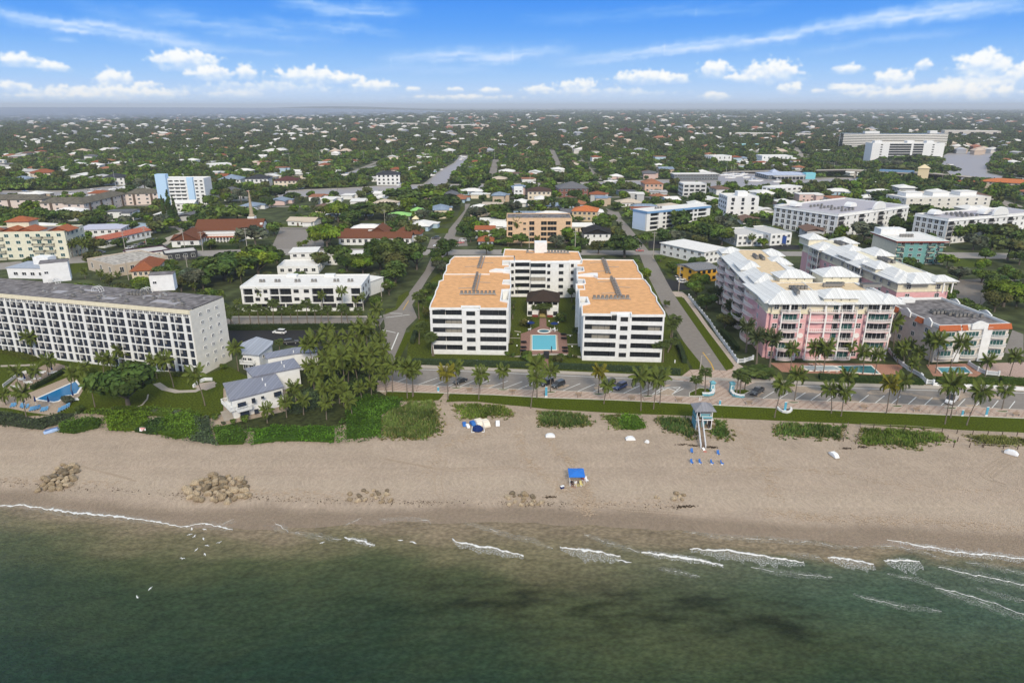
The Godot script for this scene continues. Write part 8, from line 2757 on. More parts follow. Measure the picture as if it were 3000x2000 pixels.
func boat(p: Vector2,yaw: float,L: float,kind: int,label: String) -> void:
	var t := thing("boat",label,"boat",v3(p.x,0.1,p.y),yaw,"boats moored along the canals")
	var key := "hull%.1f" % L
	if not meshes.has(key):
		var st := st0()
		loft(st,[[-L / 2,L * 0.13,0.0,1.0,1.0],[0,L * 0.15,-0.2,1.1,1.0],[L * 0.3,L * 0.11,-0.1,1.3,1.0],[L / 2,0.06,0.6,1.5,1.0]],0.2)
		meshes[key] = fin(st)
	part(t,"hull",meshes[key],mat("boat_white",0.75,0.75,0.74,0.35))
	slab(t,"cabin",v3(-L * 0.05,1.7,0),v3(L * 0.32,1.3,L * 0.2),mats["boat_white"])
	slab(t,"cabin_window",v3(-L * 0.05,1.85,0),v3(L * 0.33,0.5,L * 0.205),mat("car_glass",0.02,0.022,0.025,0.08))
	if kind == 1:
		slab(t,"fly_bridge",v3(-L * 0.08,3.4,0),v3(L * 0.26,0.16,L * 0.2),mats["boat_white"])
		for s in [-1,1]:
			slab(t,"bridge_post",v3(-L * 0.16,2.85,s * L * 0.09),v3(0.12,1.1,0.12),mats["boat_white"])
	elif kind == 2:
		var st := st0()
		bar(st,v3(0,1,0),v3(0,L * 1.2,0),0.1,0.05,5)
		part(t,"mast",fin(st),mats["boat_white"])
	else:
		slab(t,"canvas_top",v3(-L * 0.1,2.7,0),v3(L * 0.2,0.1,L * 0.2),mat("boat_blue",0.03,0.12,0.3))

func gull(p: Vector2,h: float,yaw: float,up: float,label: String) -> void:
	var key := "gull%.1f" % up
	if not meshes.has(key):
		var st := st0()
		bar(st,v3(-0.28,0,0),v3(-0.05,0.02,0),0.03,0.1,7)
		bar(st,v3(-0.05,0.02,0),v3(0.18,0.03,0),0.1,0.07,7)
		bar(st,v3(0.18,0.03,0),v3(0.33,0.05,0),0.06,0.015,7)
		tri(st,v3(-0.25,0,0),v3(-0.46,0,-0.1),v3(-0.46,0,0.1))
		for s in [-1.0,1.0]:
			var a := v3(0.12,0.06,s * 0.07)
			var b := v3(-0.1,0.05,s * 0.07)
			var c := v3(0.2,0.06 + up * 0.35,s * 0.48)
			var d := v3(-0.05,0.05 + up * 0.33,s * 0.48)
			var e := v3(-0.12,0.02 + up * 0.2,s * 0.98)
			quad(st,a,c,d,b)
			tri(st,c,e,d)
		meshes[key] = fin(st)
	one("gull",meshes[key],mat("gull_white",0.8,0.8,0.8,0.7),label,"bird",Transform3D(Basis(Vector3.UP,yaw).scaled(Vector3.ONE * 0.55),v3(p.x,h,p.y)),"white gulls over the shallows")

func pool(called: String,label: String,poly: Array,tint: Array,rim: float) -> void:
	var c := Vector2.ZERO
	for p in poly:
		c += p / poly.size()
	var t := thing(called,label,"pool",v3(c.x,0,c.y))
	var q := rel(poly,t)
	var w := mat("pool" + str(tint),tint[0],tint[1],tint[2],0.06)
	w.normal_enabled = true
	w.normal_texture = noise_tex("ripple",512,0.035,0,6.0,FastNoiseLite.TYPE_SIMPLEX_SMOOTH,5,true)
	w.normal_scale = 0.12
	w.uv1_triplanar = true
	w.uv1_world_triplanar = true
	w.uv1_scale = Vector3.ONE * 0.12
	part(t,"water",sheet(q,0.175),w)
	part(t,"coping",ring_mesh(q,rim,0.0,0.24),mat("coping",0.75,0.73,0.68,0.8))
	keep(poly)

func bench(p: Vector2,yaw: float,label: String) -> void:
	var t := thing("bench",label,"bench",v3(p.x,0.15,p.y),yaw,"benches along the promenade")
	var wood := mat("bench_wood",0.3,0.22,0.15)
	for k in 3:
		slab(t,"seat_slat",v3(0,0.45,-0.16 + k * 0.17),v3(1.9,0.05,0.14),wood)
	for k in 2:
		slab(t,"back_slat",v3(0,0.66 + k * 0.2,0.27),v3(1.9,0.14,0.05),wood)
	for x in [-0.8,0.8]:
		slab(t,"leg",v3(x,0.22,0.0),v3(0.12,0.44,0.5),mat("bench_stone",0.5,0.48,0.44))
		slab(t,"back_post",v3(x,0.65,0.31),v3(0.1,0.5,0.05),mats["bench_stone"])

func cabana(p: Vector2,yaw: float,s: Vector3,m: Material,label: String,group: String) -> void:
	# folded beach seat with a hood,boxy with a rounded top
	var t := thing("beach_cabana",label,"beach seat",v3(p.x,sand_y(p.x,p.y) - 0.03,p.y),yaw,group)
	var st := st0()
	loft(st,[[-s.x / 2,s.z * 0.42,0.12,s.y * 0.55,0.9],[-s.x * 0.3,s.z * 0.5,0.1,s.y * 0.9,0.85],[s.x * 0.1,s.z * 0.5,0.1,s.y,0.85],[s.x * 0.32,s.z * 0.5,0.1,s.y * 0.8,0.85],[s.x / 2,s.z * 0.45,0.12,s.y * 0.4,0.9]])
	part(t,"cover",fin(st),m)
	st = st0()
	for z in [-0.46,0.46]:
		bx(st,v3(0,0.06,z * s.z),v3(s.x * 1.04,0.12,0.12))
	part(t,"runner",fin(st),mat("runner_wood",0.3,0.24,0.17))
	for k in 4:
		slab(t,"seam_bar",v3(-s.x * 0.24 + k * s.x * 0.16,s.y * 0.93 + 0.03 * (k % 2),0),v3(0.05,0.07,s.z * 0.86),m)

func tower() -> void:
	var o := v2(45.5,-152.8)
	var t := thing("lifeguard_tower","turquoise and white lifeguard tower with grey roof and long white stair to the sand","lifeguard tower",v3(o.x,0,o.y))
	var wht := mat("tower_white",0.78,0.78,0.77,0.7)
	var tq := mat("tower_turquoise",0.13,0.35,0.42,0.7)
	var wood := mat("tower_wood",0.2,0.13,0.085,0.85)
	var w := 3.9
	var d := 3.6
	var ph := 2.9
	for x in [0.08,w - 0.08]:
		for z in [-0.08,-d / 2,-d + 0.08]:
			slab(t,"post",v3(x,2.75,z),v3(0.16,5.5,0.16),wht)
	slab(t,"deck",v3(w / 2,ph,-d / 2),v3(w + 0.3,0.16,d + 0.3),wood)
	slab(t,"deck_edge",v3(w / 2,ph,0.2),v3(w + 0.36,0.24,0.1),wht)
	slab(t,"deck_edge",v3(w + 0.2,ph,-d / 2),v3(0.1,0.24,d + 0.3),wht)
	for k in 12:
		slab(t,"side_plank",v3(-0.02,2.0 + 0.02 * (k % 2),-0.15 - k * 0.3),v3(0.06,4.0,0.27),tq)
		slab(t,"back_plank",v3(0.15 + k * 0.326,2.2,-d + 0.02),v3(0.3,4.4,0.06),tq)
	slab(t,"cabin_wall",v3(1.2 + 1.35,ph + 0.55,-1.3),v3(2.6,1.1,0.1),tq)
	slab(t,"cabin_wall",v3(w - 0.1,ph + 0.55,-2.4),v3(0.1,1.1,2.2),tq)
	slab(t,"window_band",v3(1.2 + 1.35,ph + 1.55,-1.36),v3(2.5,0.9,0.06),mat("dark_glass",0.022,0.025,0.03,0.1))
	slab(t,"window_rail",v3(1.2 + 1.35,ph + 1.1,-1.22),v3(2.7,0.12,0.12),wht)
	slab(t,"window_rail",v3(1.2 + 1.35,ph + 2.05,-1.22),v3(2.7,0.12,0.12),wht)
	for x in [1.2,w - 0.06]:
		slab(t,"cabin_post",v3(x,ph + 1.25,-1.2),v3(0.14,2.5,0.14),wht)
	slab(t,"front_rail",v3(1.2 + 1.35,ph + 0.95,0.16),v3(2.7,0.1,0.08),wht)
	slab(t,"front_panel",v3(1.2 + 1.35,ph + 0.6,0.14),v3(2.5,0.45,0.05),tq)
	slab(t,"store_wall",v3(2.1,1.4,-1.5),v3(0.9,2.7,0.1),tq)
	slab(t,"rust_panel",v3(w - 0.05,1.3,-1.6),v3(0.08,2.2,2.6),mat("rusty",0.28,0.12,0.045,0.9,"mottle",2.0))
	slab(t,"lower_beam",v3(w * 0.72,0.4,0.06),v3(w * 0.5,0.16,0.14),wht)
	part(t,"roof",hip(w + 0.2,d + 0.2,1.45,0.55,0.35),mat("tower_roof",0.23,0.23,0.25,0.6,"seam",2.4),at3(w / 2,5.4,-d / 2))
	for x in [-0.18,0.18]:
		slab(t,"flag_post",v3(w / 2 - 0.6 + x,7.1,-d / 2 - 1.2),v3(0.1,1.1,0.1),wht)
	# stair towards the sea
	var a := v3(0.85,ph,0.1)
	var e2 := v2(44.9,-143)
	var b := v3(e2.x - o.x,sand_y(e2.x,e2.y),e2.y - o.y)
	for s in [-0.55,0.55]:
		var st := st0()
		var sd := v3(s,0,0)
		bar(st,a + sd,b + sd,0.11,0.11,4)
		bar(st,a + sd + v3(0,1.0,0),b + sd + v3(0,0.95,0),0.065,0.065,4)
		bar(st,a + sd + v3(0,0.5,0),b + sd + v3(0,0.5,0),0.045,0.045,4)
		for k in 9:
			var f := k / 8.0
			var p := a.lerp(b,f) + sd
			bar(st,p,p + v3(0,1.0,0),0.055,0.055,4)
			if k < 8:
				bar(st,p,a.lerp(b,(k + 1) / 8.0) + sd + v3(0,0.95,0),0.035,0.035,4)
		part(t,"stair_rail",fin(st),wht)
	for k in 24:
		var p := a.lerp(b,(k + 0.5) / 24.0)
		slab(t,"tread",p + v3(0,0.06,0),v3(1.05,0.05,0.24),wood)
	var bd := v2(44.8,-142.8)
	one("notice_board",box(v3(0.55,0.75,0.06)),wht,"small white board lying against the foot of the lifeguard stair","notice board",Transform3D(Basis.from_euler(v3(-0.9,0.4,0)),v3(bd.x,sand_y(bd.x,bd.y) + 0.25,bd.y + 0.3)))
	var rb := st0()
	for k in 14:
		var f0 := TAU * k / 14
		var f1 := TAU * (k + 1) / 14
		bar(rb,v3(0.33 * cos(f0),0.08,0.33 * sin(f0)),v3(0.33 * cos(f1),0.08,0.33 * sin(f1)),0.07,0.07,6)
	bd = v2(44.9,-141.6)
	one("life_ring",fin(rb),mat("ring_pink",0.6,0.2,0.16,0.7),"faded red life ring on the sand at the stair's foot","life ring",tf(bd.x,sand_y(bd.x,bd.y),bd.y))

# ---------------------------------------------------------------- everything laid out
func objects() -> void:
	var wht := mat("white_stucco",0.78,0.78,0.76)
	var tq := mat("tower_turquoise",0.13,0.35,0.42,0.7)
	tower()
	cars()
	rocks()
	courtyard(wht)
	terraces(wht)
	beach_things(wht)
	# promenade furniture
	var spots := [[-12,-177,0],[0.2,-175.8,0],[18.5,-173.5,0],[32.8,-171.2,0],[45.5,-170.1,0]]
	spots.append_array([[63.9,-168.2,0]])
	spots.append_array([[93.5,-165.4,0],[106.5,-163.8,0],[118.9,-162.2,0],[130.7,-160.9,0]])
	var say := ["nearest the sandy footpath","before the second parking bay lamp post","between the shower and the leaning palms","seaward of the hatched corner","landward of the lifeguard tower's shadowed side","just beyond the turquoise walls","under the clump of three palms","before the empty bays by the white van","beside the small blue pylon","by the end of the promenade"]
	for i in spots.size():
		bench(v2(spots[i][0],spots[i][1]),0.1 + PI,"wooden promenade bench " + say[i])
	var signs := [[v2(-20.7,-176.6),1.5,"small blue sign post by the sandy footpath"],[v2(55.8,-167.6),1.4,"small blue sign post right behind the lifeguard tower"],[v2(116.7,-160.9),1.6,"small blue pylon beside a promenade bench"],[v2(9.4,-172.6),3.2,"tall blue and white beach shower on the lawn's edge"],[v2(122.7,-160.6),2.6,"turquoise information kiosk with white frame on the promenade"],[v2(71.7,-163.5),2.7,"blue pylon in the round bed with a white seat wall"]]
	for s in signs:
		var t := thing("sign_post",s[2],"sign post",v3(s[0].x,0.07,s[0].y))
		slab(t,"panel",v3(0,s[1] * 0.6,0),v3(0.36 + s[1] * 0.09,s[1] * 0.8,0.16),mat("sign_blue",0.09,0.36,0.5,0.6))
		slab(t,"base",v3(0,s[1] * 0.1,0),v3(0.45 + s[1] * 0.09,s[1] * 0.2,0.3),wht)
		slab(t,"cap",v3(0,s[1] * 1.02,0),v3(0.42 + s[1] * 0.09,0.1,0.22),wht)
	var bed := pts([70.6,-165.7,70.6,-164.3,71.2,-163.2,71.8,-162.8,72.7,-163.2,73.6,-164.2,73.9,-165.4,73.6,-165.6,72.2,-166])
	struct("planting_bed",sheet(bed,0.085),mat("bed_soil",0.1,0.06,0.045))
	one("seat_wall",ring_mesh(pts([70.5,-165.6,70.6,-164.2,71.1,-163.1,71.9,-162.7,72.8,-163.1,73.6,-164,74,-165.2]),0.45,0.05,0.6,false),wht,"white curved seat wall round the bed with a blue pylon","wall")
	for l in [[pts([53.2,-174.1,54.5,-174,55.5,-174.4,56.2,-175.4,56.7,-176.8]),v2(56.3,-177),"turquoise curved wall with white top, on the condominium side of the crossing"],[pts([61.6,-176.4,61.4,-175.4,61.5,-174,62.1,-173.2,62.9,-172.7,63.6,-172.7]),v2(61.7,-176.6),"turquoise curved wall with white top, beside the pickup"]]:
		var t := thing("curved_wall",l[2],"wall",v3(l[1].x,0,l[1].y))
		part(t,"wall",ring_mesh(rel(l[0],t),0.7,0.1,0.75,false),tq)
		part(t,"seat_top",ring_mesh(rel(l[0],t),0.85,0.74,0.92,false),wht)
		slab(t,"pillar",v3(0,1.4,0),v3(1.2,2.8,1.0),tq)
		slab(t,"pillar_panel",v3(0,1.6,0.51),v3(0.9,1.3,0.06),wht)
		slab(t,"pillar_inset",v3(0,1.6,0.55),v3(0.6,1.0,0.03),tq)
		part(t,"pillar_cap",hip(1.3,1.1,0.5,0.12),tq,at3(0,2.9,0))
	var lawnm := mat("lawn",0.075,0.125,0.013)
	for l in [pts([49.7,-175.9,53.3,-179.3,55.9,-178.9,55.9,-176.8,55.5,-175.1,53.4,-174.4,53,-173.7,49.1,-173.7]),pts([62.7,-178.1,65.9,-178.3,67.3,-177.3,63.7,-174,62.4,-174,62.1,-175.8])]:
		struct("lawn_island",prism_mesh(l,0.0,0.17),lawnm)
		part(get_child(get_child_count() - 1),"kerb",ring_mesh(l,0.25,0.0,0.2),mats["kerb"])
	for p in [[-15.9,-179.8,0],[-2.5,-178.6,0],[10.8,-176.8,0],[24.1,-175.4,0],[37.6,-174,0]]:
		planter(v2(p[0],p[1]))
	for p in [[103,-167.3,0],[116.7,-166.1,0],[129,-164,0],[76.2,-169.7,0]]:
		planter(v2(p[0],p[1]))
	for p in [[99.8,-163.6,0],[103.4,-162.9,0],[109.2,-162.5,0],[111.7,-162.1,0],[127.8,-160.4,0],[115.6,-161.6,0]]:
		var t := one("bollard",box(v3(0.16,0.95,0.16)),mat("bollard_stone",0.4,0.36,0.3),named("stone bollard at the lawn edge",v2(p[0],p[1])),"bollard",tf(p[0],0.6,p[1]),"bollards along the promenade")
	# white balustrade along the side street
	var bl := pts([74.3,-277.2,73.8,-261.5,73.5,-250,73.2,-240.8,72.1,-228.1,71.4,-214.2,70.6,-199.6,72.9,-200.2,76.4,-202.7])
	balustrade(bl,"white balustrade of stone posts along the paved walk by the pink condominium",0.35)
	balustrade(pts([120.9,-186.6,120,-182.8,121.7,-182.3]),"short white gate balustrade between the two pool terraces",0.3)
	balustrade(pts([123,-209.4,120.9,-200.4,120.5,-193.3,121.1,-187.6]),"pale fence running down between the pink and beige buildings",0.2)
	balustrade(pts([141.9,-198,141.3,-192.7,141.9,-189.9,145.1,-189]),"white rail around the beige block's pool corner",0.2)
	one("garden_wall",ring_mesh(pts([121.3,-181.3,127.8,-180.4,134.4,-179.6,137.7,-179.2]),0.5,0,0.9,false),wht,"low white wall under the flowering hedge by the road","wall")
	one("garden_wall",ring_mesh(pts([138.6,-178.8,142.2,-178.2,145.5,-177.4]),0.5,0,1.0,false),wht,"low white wall at the promenade road's end","wall")
	one("garden_wall",ring_mesh(pts([-111.2,-256.8,-87.7,-256.8,-59,-257.6]),0.3,0,1.1,false),wht,"long low white wall in front of the terrace garages","wall")
	one("garden_wall",ring_mesh(pts([-90.8,-179.7,-90.9,-182.8,-89.8,-184.9,-87.8,-184.9]),0.4,0,1.0,false),wht,"curved white wall at the slab block's garden path","wall")
	struct("path",sheet(strip(pts([-103,-182.8,-98.6,-178.7,-94.2,-176.7,-89.3,-177.2,-87.6,-180.7,-86.3,-183.3]),2.0),0.135),mats["concrete_walk"])
	struct("path",sheet(pts([-90.8,-179.7,-90.5,-182.8,-86.8,-184.4,-84.8,-180.2,-86.4,-177.7]),0.14),mats["pale_paving"])
	struct("path",sheet(pts([-158.5,-197.4,-152.1,-198,-148.1,-198.6,-147.1,-197,-157.4,-195.9]),0.135),mats["concrete_walk"])
	struct("patio",sheet(pts([-76.6,-163.3,-75.1,-165.1,-70.6,-159.1,-73.2,-157.5]),0.135),mats["concrete_walk"])
	one("stone_edging",ring_mesh(pts([-101.1,-174.3,-99.9,-171.4,-99.3,-167.7,-100.2,-165.1,-102.4,-163.8]),0.35,0,0.3,false),mat("coral_stone",0.45,0.4,0.33),"curved stone edging on the garden lawn beside the broad sea-grape tree","edging")
	# poles and lamps
	var pl := [[v2(74.1,-353.1),14.3,"thick concrete pole beside the side street's end"],[v2(34.9,-373.1),11.2,"slim pole rising behind the condominium's far wing"],[v2(9.7,-382.1),10.4,"pole in front of the peach block's middle"],[v2(-211.1,-368.2),12.0,"wooden pole between the motel and the highway"],[v2(-204.1,-377.4),12.5,"pole by the coral motel's far end"],[v2(-180.9,-373.3),12.5,"pole in front of the church hall"],[v2(-170.8,-372.5),11.0,"shorter pole before the church arcade"],[v2(-147.1,-374.9),12.5,"pole near the church's tall end wall"],[v2(-111.3,-382.3),12.0,"pole at the church car park's road edge"],[v2(72.3,-287),11.5,"pole with cross arm by the yellow house car park"],[v2(186.5,-405.8),12.5,"pole at the corner below the arched-gable block"],[v2(251,-387.9),11.0,"pole by the highway beyond the teal block"],[v2(-86.2,-463.3),10.0,"pole by the green park pavilion"],[v2(35.1,-376.1),11.0,"pole behind the peach block's palms"],[v2(-150.6,-310.2),11.0,"pole rising from trees behind the slab block"],[v2(-177.2,-307.4),9.0,"pole beside the white-roofed hall"],[v2(181.6,-453.4),10.0,"pole by the low white houses"]]
	for p in pl:
		pole(p[0],p[1],p[2])
	for p in [[v2(379.1,-854.8),14.0,"tall lamp by the boulevard lawn"],[v2(375.3,-817.6),14.0,"second tall lamp by the boulevard lawn"],[v2(448,-906.1),12.0,"gantry lamp on the bridge approach"],[v2(445.7,-722.8),13.0,"lamp post on the boulevard past the bridge"],[v2(57.5,-194.2),4.5,"lamp with sign on the verge at the side street corner"],[v2(186.2,-261.5),6.0,"dark lamp post in the corner car park"],[v2(-52.8,-205.5),6.0,"lamp post at the dark car park's corner"],[v2(-53.8,-271.8),6.5,"lamp post beside the white terrace's drive"]]:
		pole(p[0],p[1],p[2],true)
	for p in [[-869.7,-1405,0.3],[-807.8,-1395,0.3],[-694.4,-1332,0.3],[-498.9,-927.6,0.2],[-442.9,-939.1,0.2],[-339.5,-962.9,0.2],[-717.6,-1717,0.4],[-696.6,-1717,0.4],[-461.5,-1028,0.2],[-286.1,-905.4,0.2],[-253,-927.6,0.2]]:
		pole(v2(p[0],p[1]),15.0,named("distant pole above trees",v2(p[0],p[1])))
	for p in [[-249.4,-1057,0.2],[-205.5,-975.3,0.2],[-191.2,-1119,0.2],[-151.3,-1028,0.2],[-104.5,-1152,0.2],[-26.3,-1057,0.2],[20.5,-975.3,0.2],[-103.1,-3064,0.6],[151.4,-1310,0.3],[127.7,-1405,0.3],[-147.9,-1188,0.2]]:
		pole(v2(p[0],p[1]),16.0,named("slender pole above trees",v2(p[0],p[1])))
	var ms := v2(-6286,-11590)
	var mast := thing("radio_mast","thin lattice radio mast on the hazy horizon","mast",v3(ms.x * 0.98,0,ms.y))
	var mst := st0()
	bar(mst,Vector3.ZERO,v3(-12,147.5,0),3.0,2.0,4)
	part(mast,"shaft",fin(mst),mats["pole_grey"])
	# boats
	var bs := [[-92.8,-804.7,0.2],[-92.9,-844.5,0.2],[-93.6,-880,0.2],[-93.6,-932.1,0.2],[-85.8,-1125,0.2],[-74.9,-1057,0.2],[-75.1,-1102,0.2],[18.6,-720.9,0.2],[104.7,-741,0.2],[-114,-704.6,0.1],[-110.1,-718.2,0.1],[-190.4,-811.7,0.2],[-88.2,-1042,0.2],[-95.8,-975.3,0.2]]
	bs.append_array([[-444.6,-634.5,0.1],[-388.6,-643.4,0.1],[-383.8,-646.8,0.1],[-381.8,-670.2,0.1],[-379.1,-681.3,0.1],[-399.5,-623.8,0.1],[-227,-676.3,0.1],[-204.4,-676.3,0.1]])
	bs.append_array([[243.4,-778,0.2],[257.7,-797.9,0.2],[262.2,-781.3,0.2],[262.1,-759.1,0.2],[260.2,-743.9,0.2],[258.9,-817,0.2],[280.9,-735.2,0.2],[371.4,-749.9,0.2],[297.8,-808.2,0.2],[270.4,-817,0.2],[247.5,-808.2,0.2],[436.3,-791.2,0.2],[591.2,-950.9,0.2],[566.5,-905.4,0.2]])
	for i in bs.size():
		var q := v2(bs[i][0],bs[i][1])
		boat(q,[0.1,1.3,-0.2,0.15][i % 4],[9.0,12.0,15.0][i % 3],[1,0,2,1,0][i % 5],named("white " + ["motor yacht with fly bridge","runabout with blue canvas top","sailing boat with tall mast","motor yacht with fly bridge","runabout with blue canvas top"][i % 5],q))
	# gulls
	var gs := [[-60.9,-111,0],[-58.5,-111,0],[-60.6,-109.4,0],[-59.4,-108.7,0],[-57.4,-108,0],[-55.9,-106,0],[-54,-106.8,0],[-57.3,-104.7,0],[-55.2,-103.4,0],[-58.6,-102.1,0],[-35,-106.8,0],[-60.4,-94.2,0],[-61.4,-92,0]]
	var gsay := ["closest to the breaking foam, first of two","closest to the breaking foam, second of two","at the edge of the upper flock","diving beside the edge one","in the middle of the flock","large, just below the flock's middle","off the flock on the tent side","banking low beneath the flock","small, under the banking one","alone seaward of the flock","far from the flock, toward the tent","upper of two far out over deep water","lower of two far out over deep water"]
	for i in gs.size():
		gull(v2(gs[i][0],gs[i][1]) * 0.965,2.6,0.5 + i * 0.8,[0.7,0.1,-0.3][i % 3],"white gull in flight " + gsay[i])

func planter(p: Vector2) -> void:
	var a := []
	for k in 9:
		var f := PI * k / 8.0
		a.append(p + v2(cos(f) * 1.5,sin(f) * 1.0 + 0.1))
	var o := struct("planting_bed",prism_mesh(a,0.1,0.2),mat("old_lawn",0.09,0.115,0.022))
	part(o,"kerb",ring_mesh(a,0.16,0.1,0.24),mats["kerb"])

func balustrade(line: Array,label: String,gap: float) -> void:
	var t := thing("balustrade",label,"balustrade",v3(line[0].x,0,line[0].y))
	var q := rel(line,t)
	var m := mat("balustrade_white",0.66,0.68,0.7,0.8)
	for i in q.size() - 1:
		var a := v3(q[i].x,0,q[i].y)
		var b := v3(q[i + 1].x,0,q[i + 1].y)
		var n := maxi(1,int(a.distance_to(b) / 3.2))
		for k in n + 1:
			slab(t,"post",a.lerp(b,float(k) / n) + v3(0,0.75,0),v3(0.45,1.5,0.45),m)
		var st := st0()
		bar(st,a + v3(0,1.2,0),b + v3(0,1.2,0),0.1,0.1,4)
		bar(st,a + v3(0,0.15,0),b + v3(0,0.15,0),0.14,0.14,4)
		for k in int(a.distance_to(b) / gap):
			bx(st,a.lerp(b,(k + 0.5) * gap / a.distance_to(b)) + v3(0,0.66,0),v3(0.13,1.05,0.13))
		part(t,"rail",fin(st),m)

func courtyard(wht: Material) -> void:
	struct("pool_deck",sheet(pts([3.1,-228.7,4.9,-230.3,10,-237.2,10.5,-247.4,13,-247.5,12.6,-237.2,17.1,-229.6,19.1,-228.4,18.3,-207.7,14.6,-208.3,11.9,-208.7,5.9,-206.7,2.7,-207.7]),0.05),mat("deck_brick",0.33,0.19,0.15,0.9,"paver",3.0))
	struct("pool_surround",sheet(pts([6.4,-227.5,16,-227.3,15.3,-210.7,5.8,-210.7]),0.056),mat("surround_stone",0.6,0.46,0.32,0.9,"paver",3.0))
	pool("swimming_pool","rectangular turquoise pool with a pale tiled edge in the brick court",pts([7,-226.6,15.4,-226.6,14.6,-211.3,6.6,-211.3]),[0.08,0.40,0.46],0.22)
	var spa := []
	var c := v2(11.4,-231.1)
	for k in 18:
		spa.append(c + v2(cos(TAU * k / 18) * 2.1,sin(TAU * k / 18) * 1.9))
	pool("hot_tub","small round whirlpool with white rim between the pool and the gatehouse",spa,[0.04,0.13,0.17],0.5)
	struct("garden_path",sheet(pts([10.4,-203.2,11.5,-203.2,11.2,-192.9,9.7,-192.9]),0.045),mats["deck_brick"])
	for l in [pts([-0.9,-224.5,2.9,-223.9,2.9,-223.4,-0.9,-223.8]),pts([18.7,-217.7,22.2,-217.7,22.2,-216.8,18.7,-216.7]),pts([19.2,-227.8,21.3,-227.5,21.3,-226.9,19.2,-226.9]),pts([0.9,-232.1,3.2,-230.9,3.2,-229.9,0.9,-231.2]),pts([-1.1,-205,3.1,-206.5,5.9,-206.7,10.2,-208.3,10.1,-207.2,3,-205]),pts([11.9,-208.5,18.2,-207.8,22.3,-205.7,22.1,-203.7,18.2,-206.7,11.8,-206.7])]:
		struct("garden_path",sheet(l,0.042),mats["concrete_walk"])
	var gt := v2(10.2,-203.2)
	var g := thing("garden_gate","dark garden gate at the head of the brick path","gate",v3(gt.x,0,gt.y))
	slab(g,"gate_leaf",v3(0.75,0.95,0),v3(1.4,1.7,0.08),mat("gate_dark",0.03,0.03,0.035))
	slab(g,"gate_roof",v3(0.75,1.9,-1.0),v3(1.8,0.1,2.6),mats["gate_dark"])
	for x in [0.0,1.5]:
		slab(g,"post",v3(x,1.0,0),v3(0.14,2.0,0.14),mats["gate_dark"])
	var dark := mat("mat_dark",0.03,0.032,0.038,0.8)
	var k := 0
	for s in [[v2(3.2,-218.8),v2(4.8,-218.8),"landward end of the court, first wing side"],[v2(3,-213.5),v2(4.7,-213.5),"middle of the court, first-wing side"],[v2(2.8,-210.1),v2(4.6,-210.1),"seaward end of the court, first-wing side"],[v2(17.3,-227.2),v2(18.9,-227.1),"landward end of the court, second wing side"],[v2(17.1,-222.8),v2(18.8,-222.8),"middle of the court, second-wing side"],[v2(16.8,-213),v2(18.4,-213),"seaward end of the court, second-wing side"],[v2(16.7,-209.8),v2(18.2,-209.7),"gate end of the court, second-wing side"]]:
		for i in 4:
			var p: Vector2 = s[0].lerp(s[1],(i + 0.5) / 4.0)
			lounger(p,PI / 2 + 0.1,dark,dark,"dark lounger, %s of four at the %s" % [["first","second","third","last"][i],s[2]],"dark loungers round the court pool")
			k += 1
	parasol(v2(6.8,-234.6),true,"open navy parasol by the white round table near dark shrubs","navy parasols in the court")
	parasol(v2(15.2,-233.7),true,"open navy parasol over the white chairs by the whirlpool","navy parasols in the court")
	var tb := v2(6.2,-231.5)
	for q in [[tb,"round white table near the whirlpool, slab-block side"],[v2(14.9,-231.5),"white patio table ringed by chairs near the whirlpool"],[v2(4.3,-207.5),"small white table at the pool's seaward corner"]]:
		var t := thing("patio_table",q[1],"table",v3(q[0].x,0.05,q[0].y))
		var st := st0()
		lathe(st,[v2(0.0,0.76),v2(0.6,0.76),v2(0.6,0.71),v2(0.0,0.71)],14)
		part(t,"table_top",fin(st),wht)
		for x in [-0.3,0.3]:
			for z in [-0.3,0.3]:
				slab(t,"leg",v3(x,0.35,z),v3(0.05,0.7,0.05),wht)
	for i in 5:
		var a := TAU * i / 5.0
		var p := v2(14.9,-231.5) + v2(cos(a),sin(a)) * 1.15
		var t := thing("patio_chair","white patio chair round the whirlpool table, " + ["on its lifeguard side","seaward","toward the pool corner","toward the whirlpool","on the gatehouse side"][i],"chair",v3(p.x,0.05,p.y),-a + PI / 2,"white patio chairs")
		slab(t,"seat",v3(0,0.44,0),v3(0.5,0.05,0.5),wht)
		slab(t,"backrest",v3(0,0.72,0.24),v3(0.5,0.5,0.05),wht)
		for x in [-0.22,0.22]:
			for z in [-0.22,0.22]:
				slab(t,"leg",v3(x,0.21,z),v3(0.05,0.42,0.05),wht)
	var sp := v2(12.9,-209.4)
	var sh := thing("pool_shower","dark slim pool shower beside the gate","shower",v3(sp.x,0.05,sp.y))
	slab(sh,"column",v3(0,1.0,0),v3(0.28,2.0,0.22),mats["gate_dark"])
	slab(sh,"shower_head",v3(0,2.05,0.15),v3(0.2,0.08,0.4),mats["gate_dark"])
	for q in [[v2(2,-219.9),"white-topped lamp on the side lawn by the slab-side wing"],[v2(1.6,-208.5),"white-topped lamp by the seaward loungers, slab-block side"],[v2(16.6,-233.7),"white-topped lamp beside the open parasol"],[v2(19.7,-218.5),"tall white-topped lamp on the lawn, lifeguard side"],[v2(19.4,-207.8),"white-topped lamp at the seaward end, lifeguard side"],[v2(5.9,-234.6),"white-topped lamp behind the white round table"],[v2(13.4,-235.3),"white-topped lamp at the brick path's bend"]]:
		garden_lamp(q[0],q[1])
	for q in [[v2(-10.8,-199.8),"small white path light on the lawn, slab-side wing"],[v2(35.5,-193.9),"small white path light on the lawn before the far wing"],[v2(51,-199.8),"small white path light by the side street hedge"]]:
		one("path_light",box(v3(0.3,1.0,0.3)),wht,q[1],"garden light",tf(q[0].x,0.5,q[0].y))

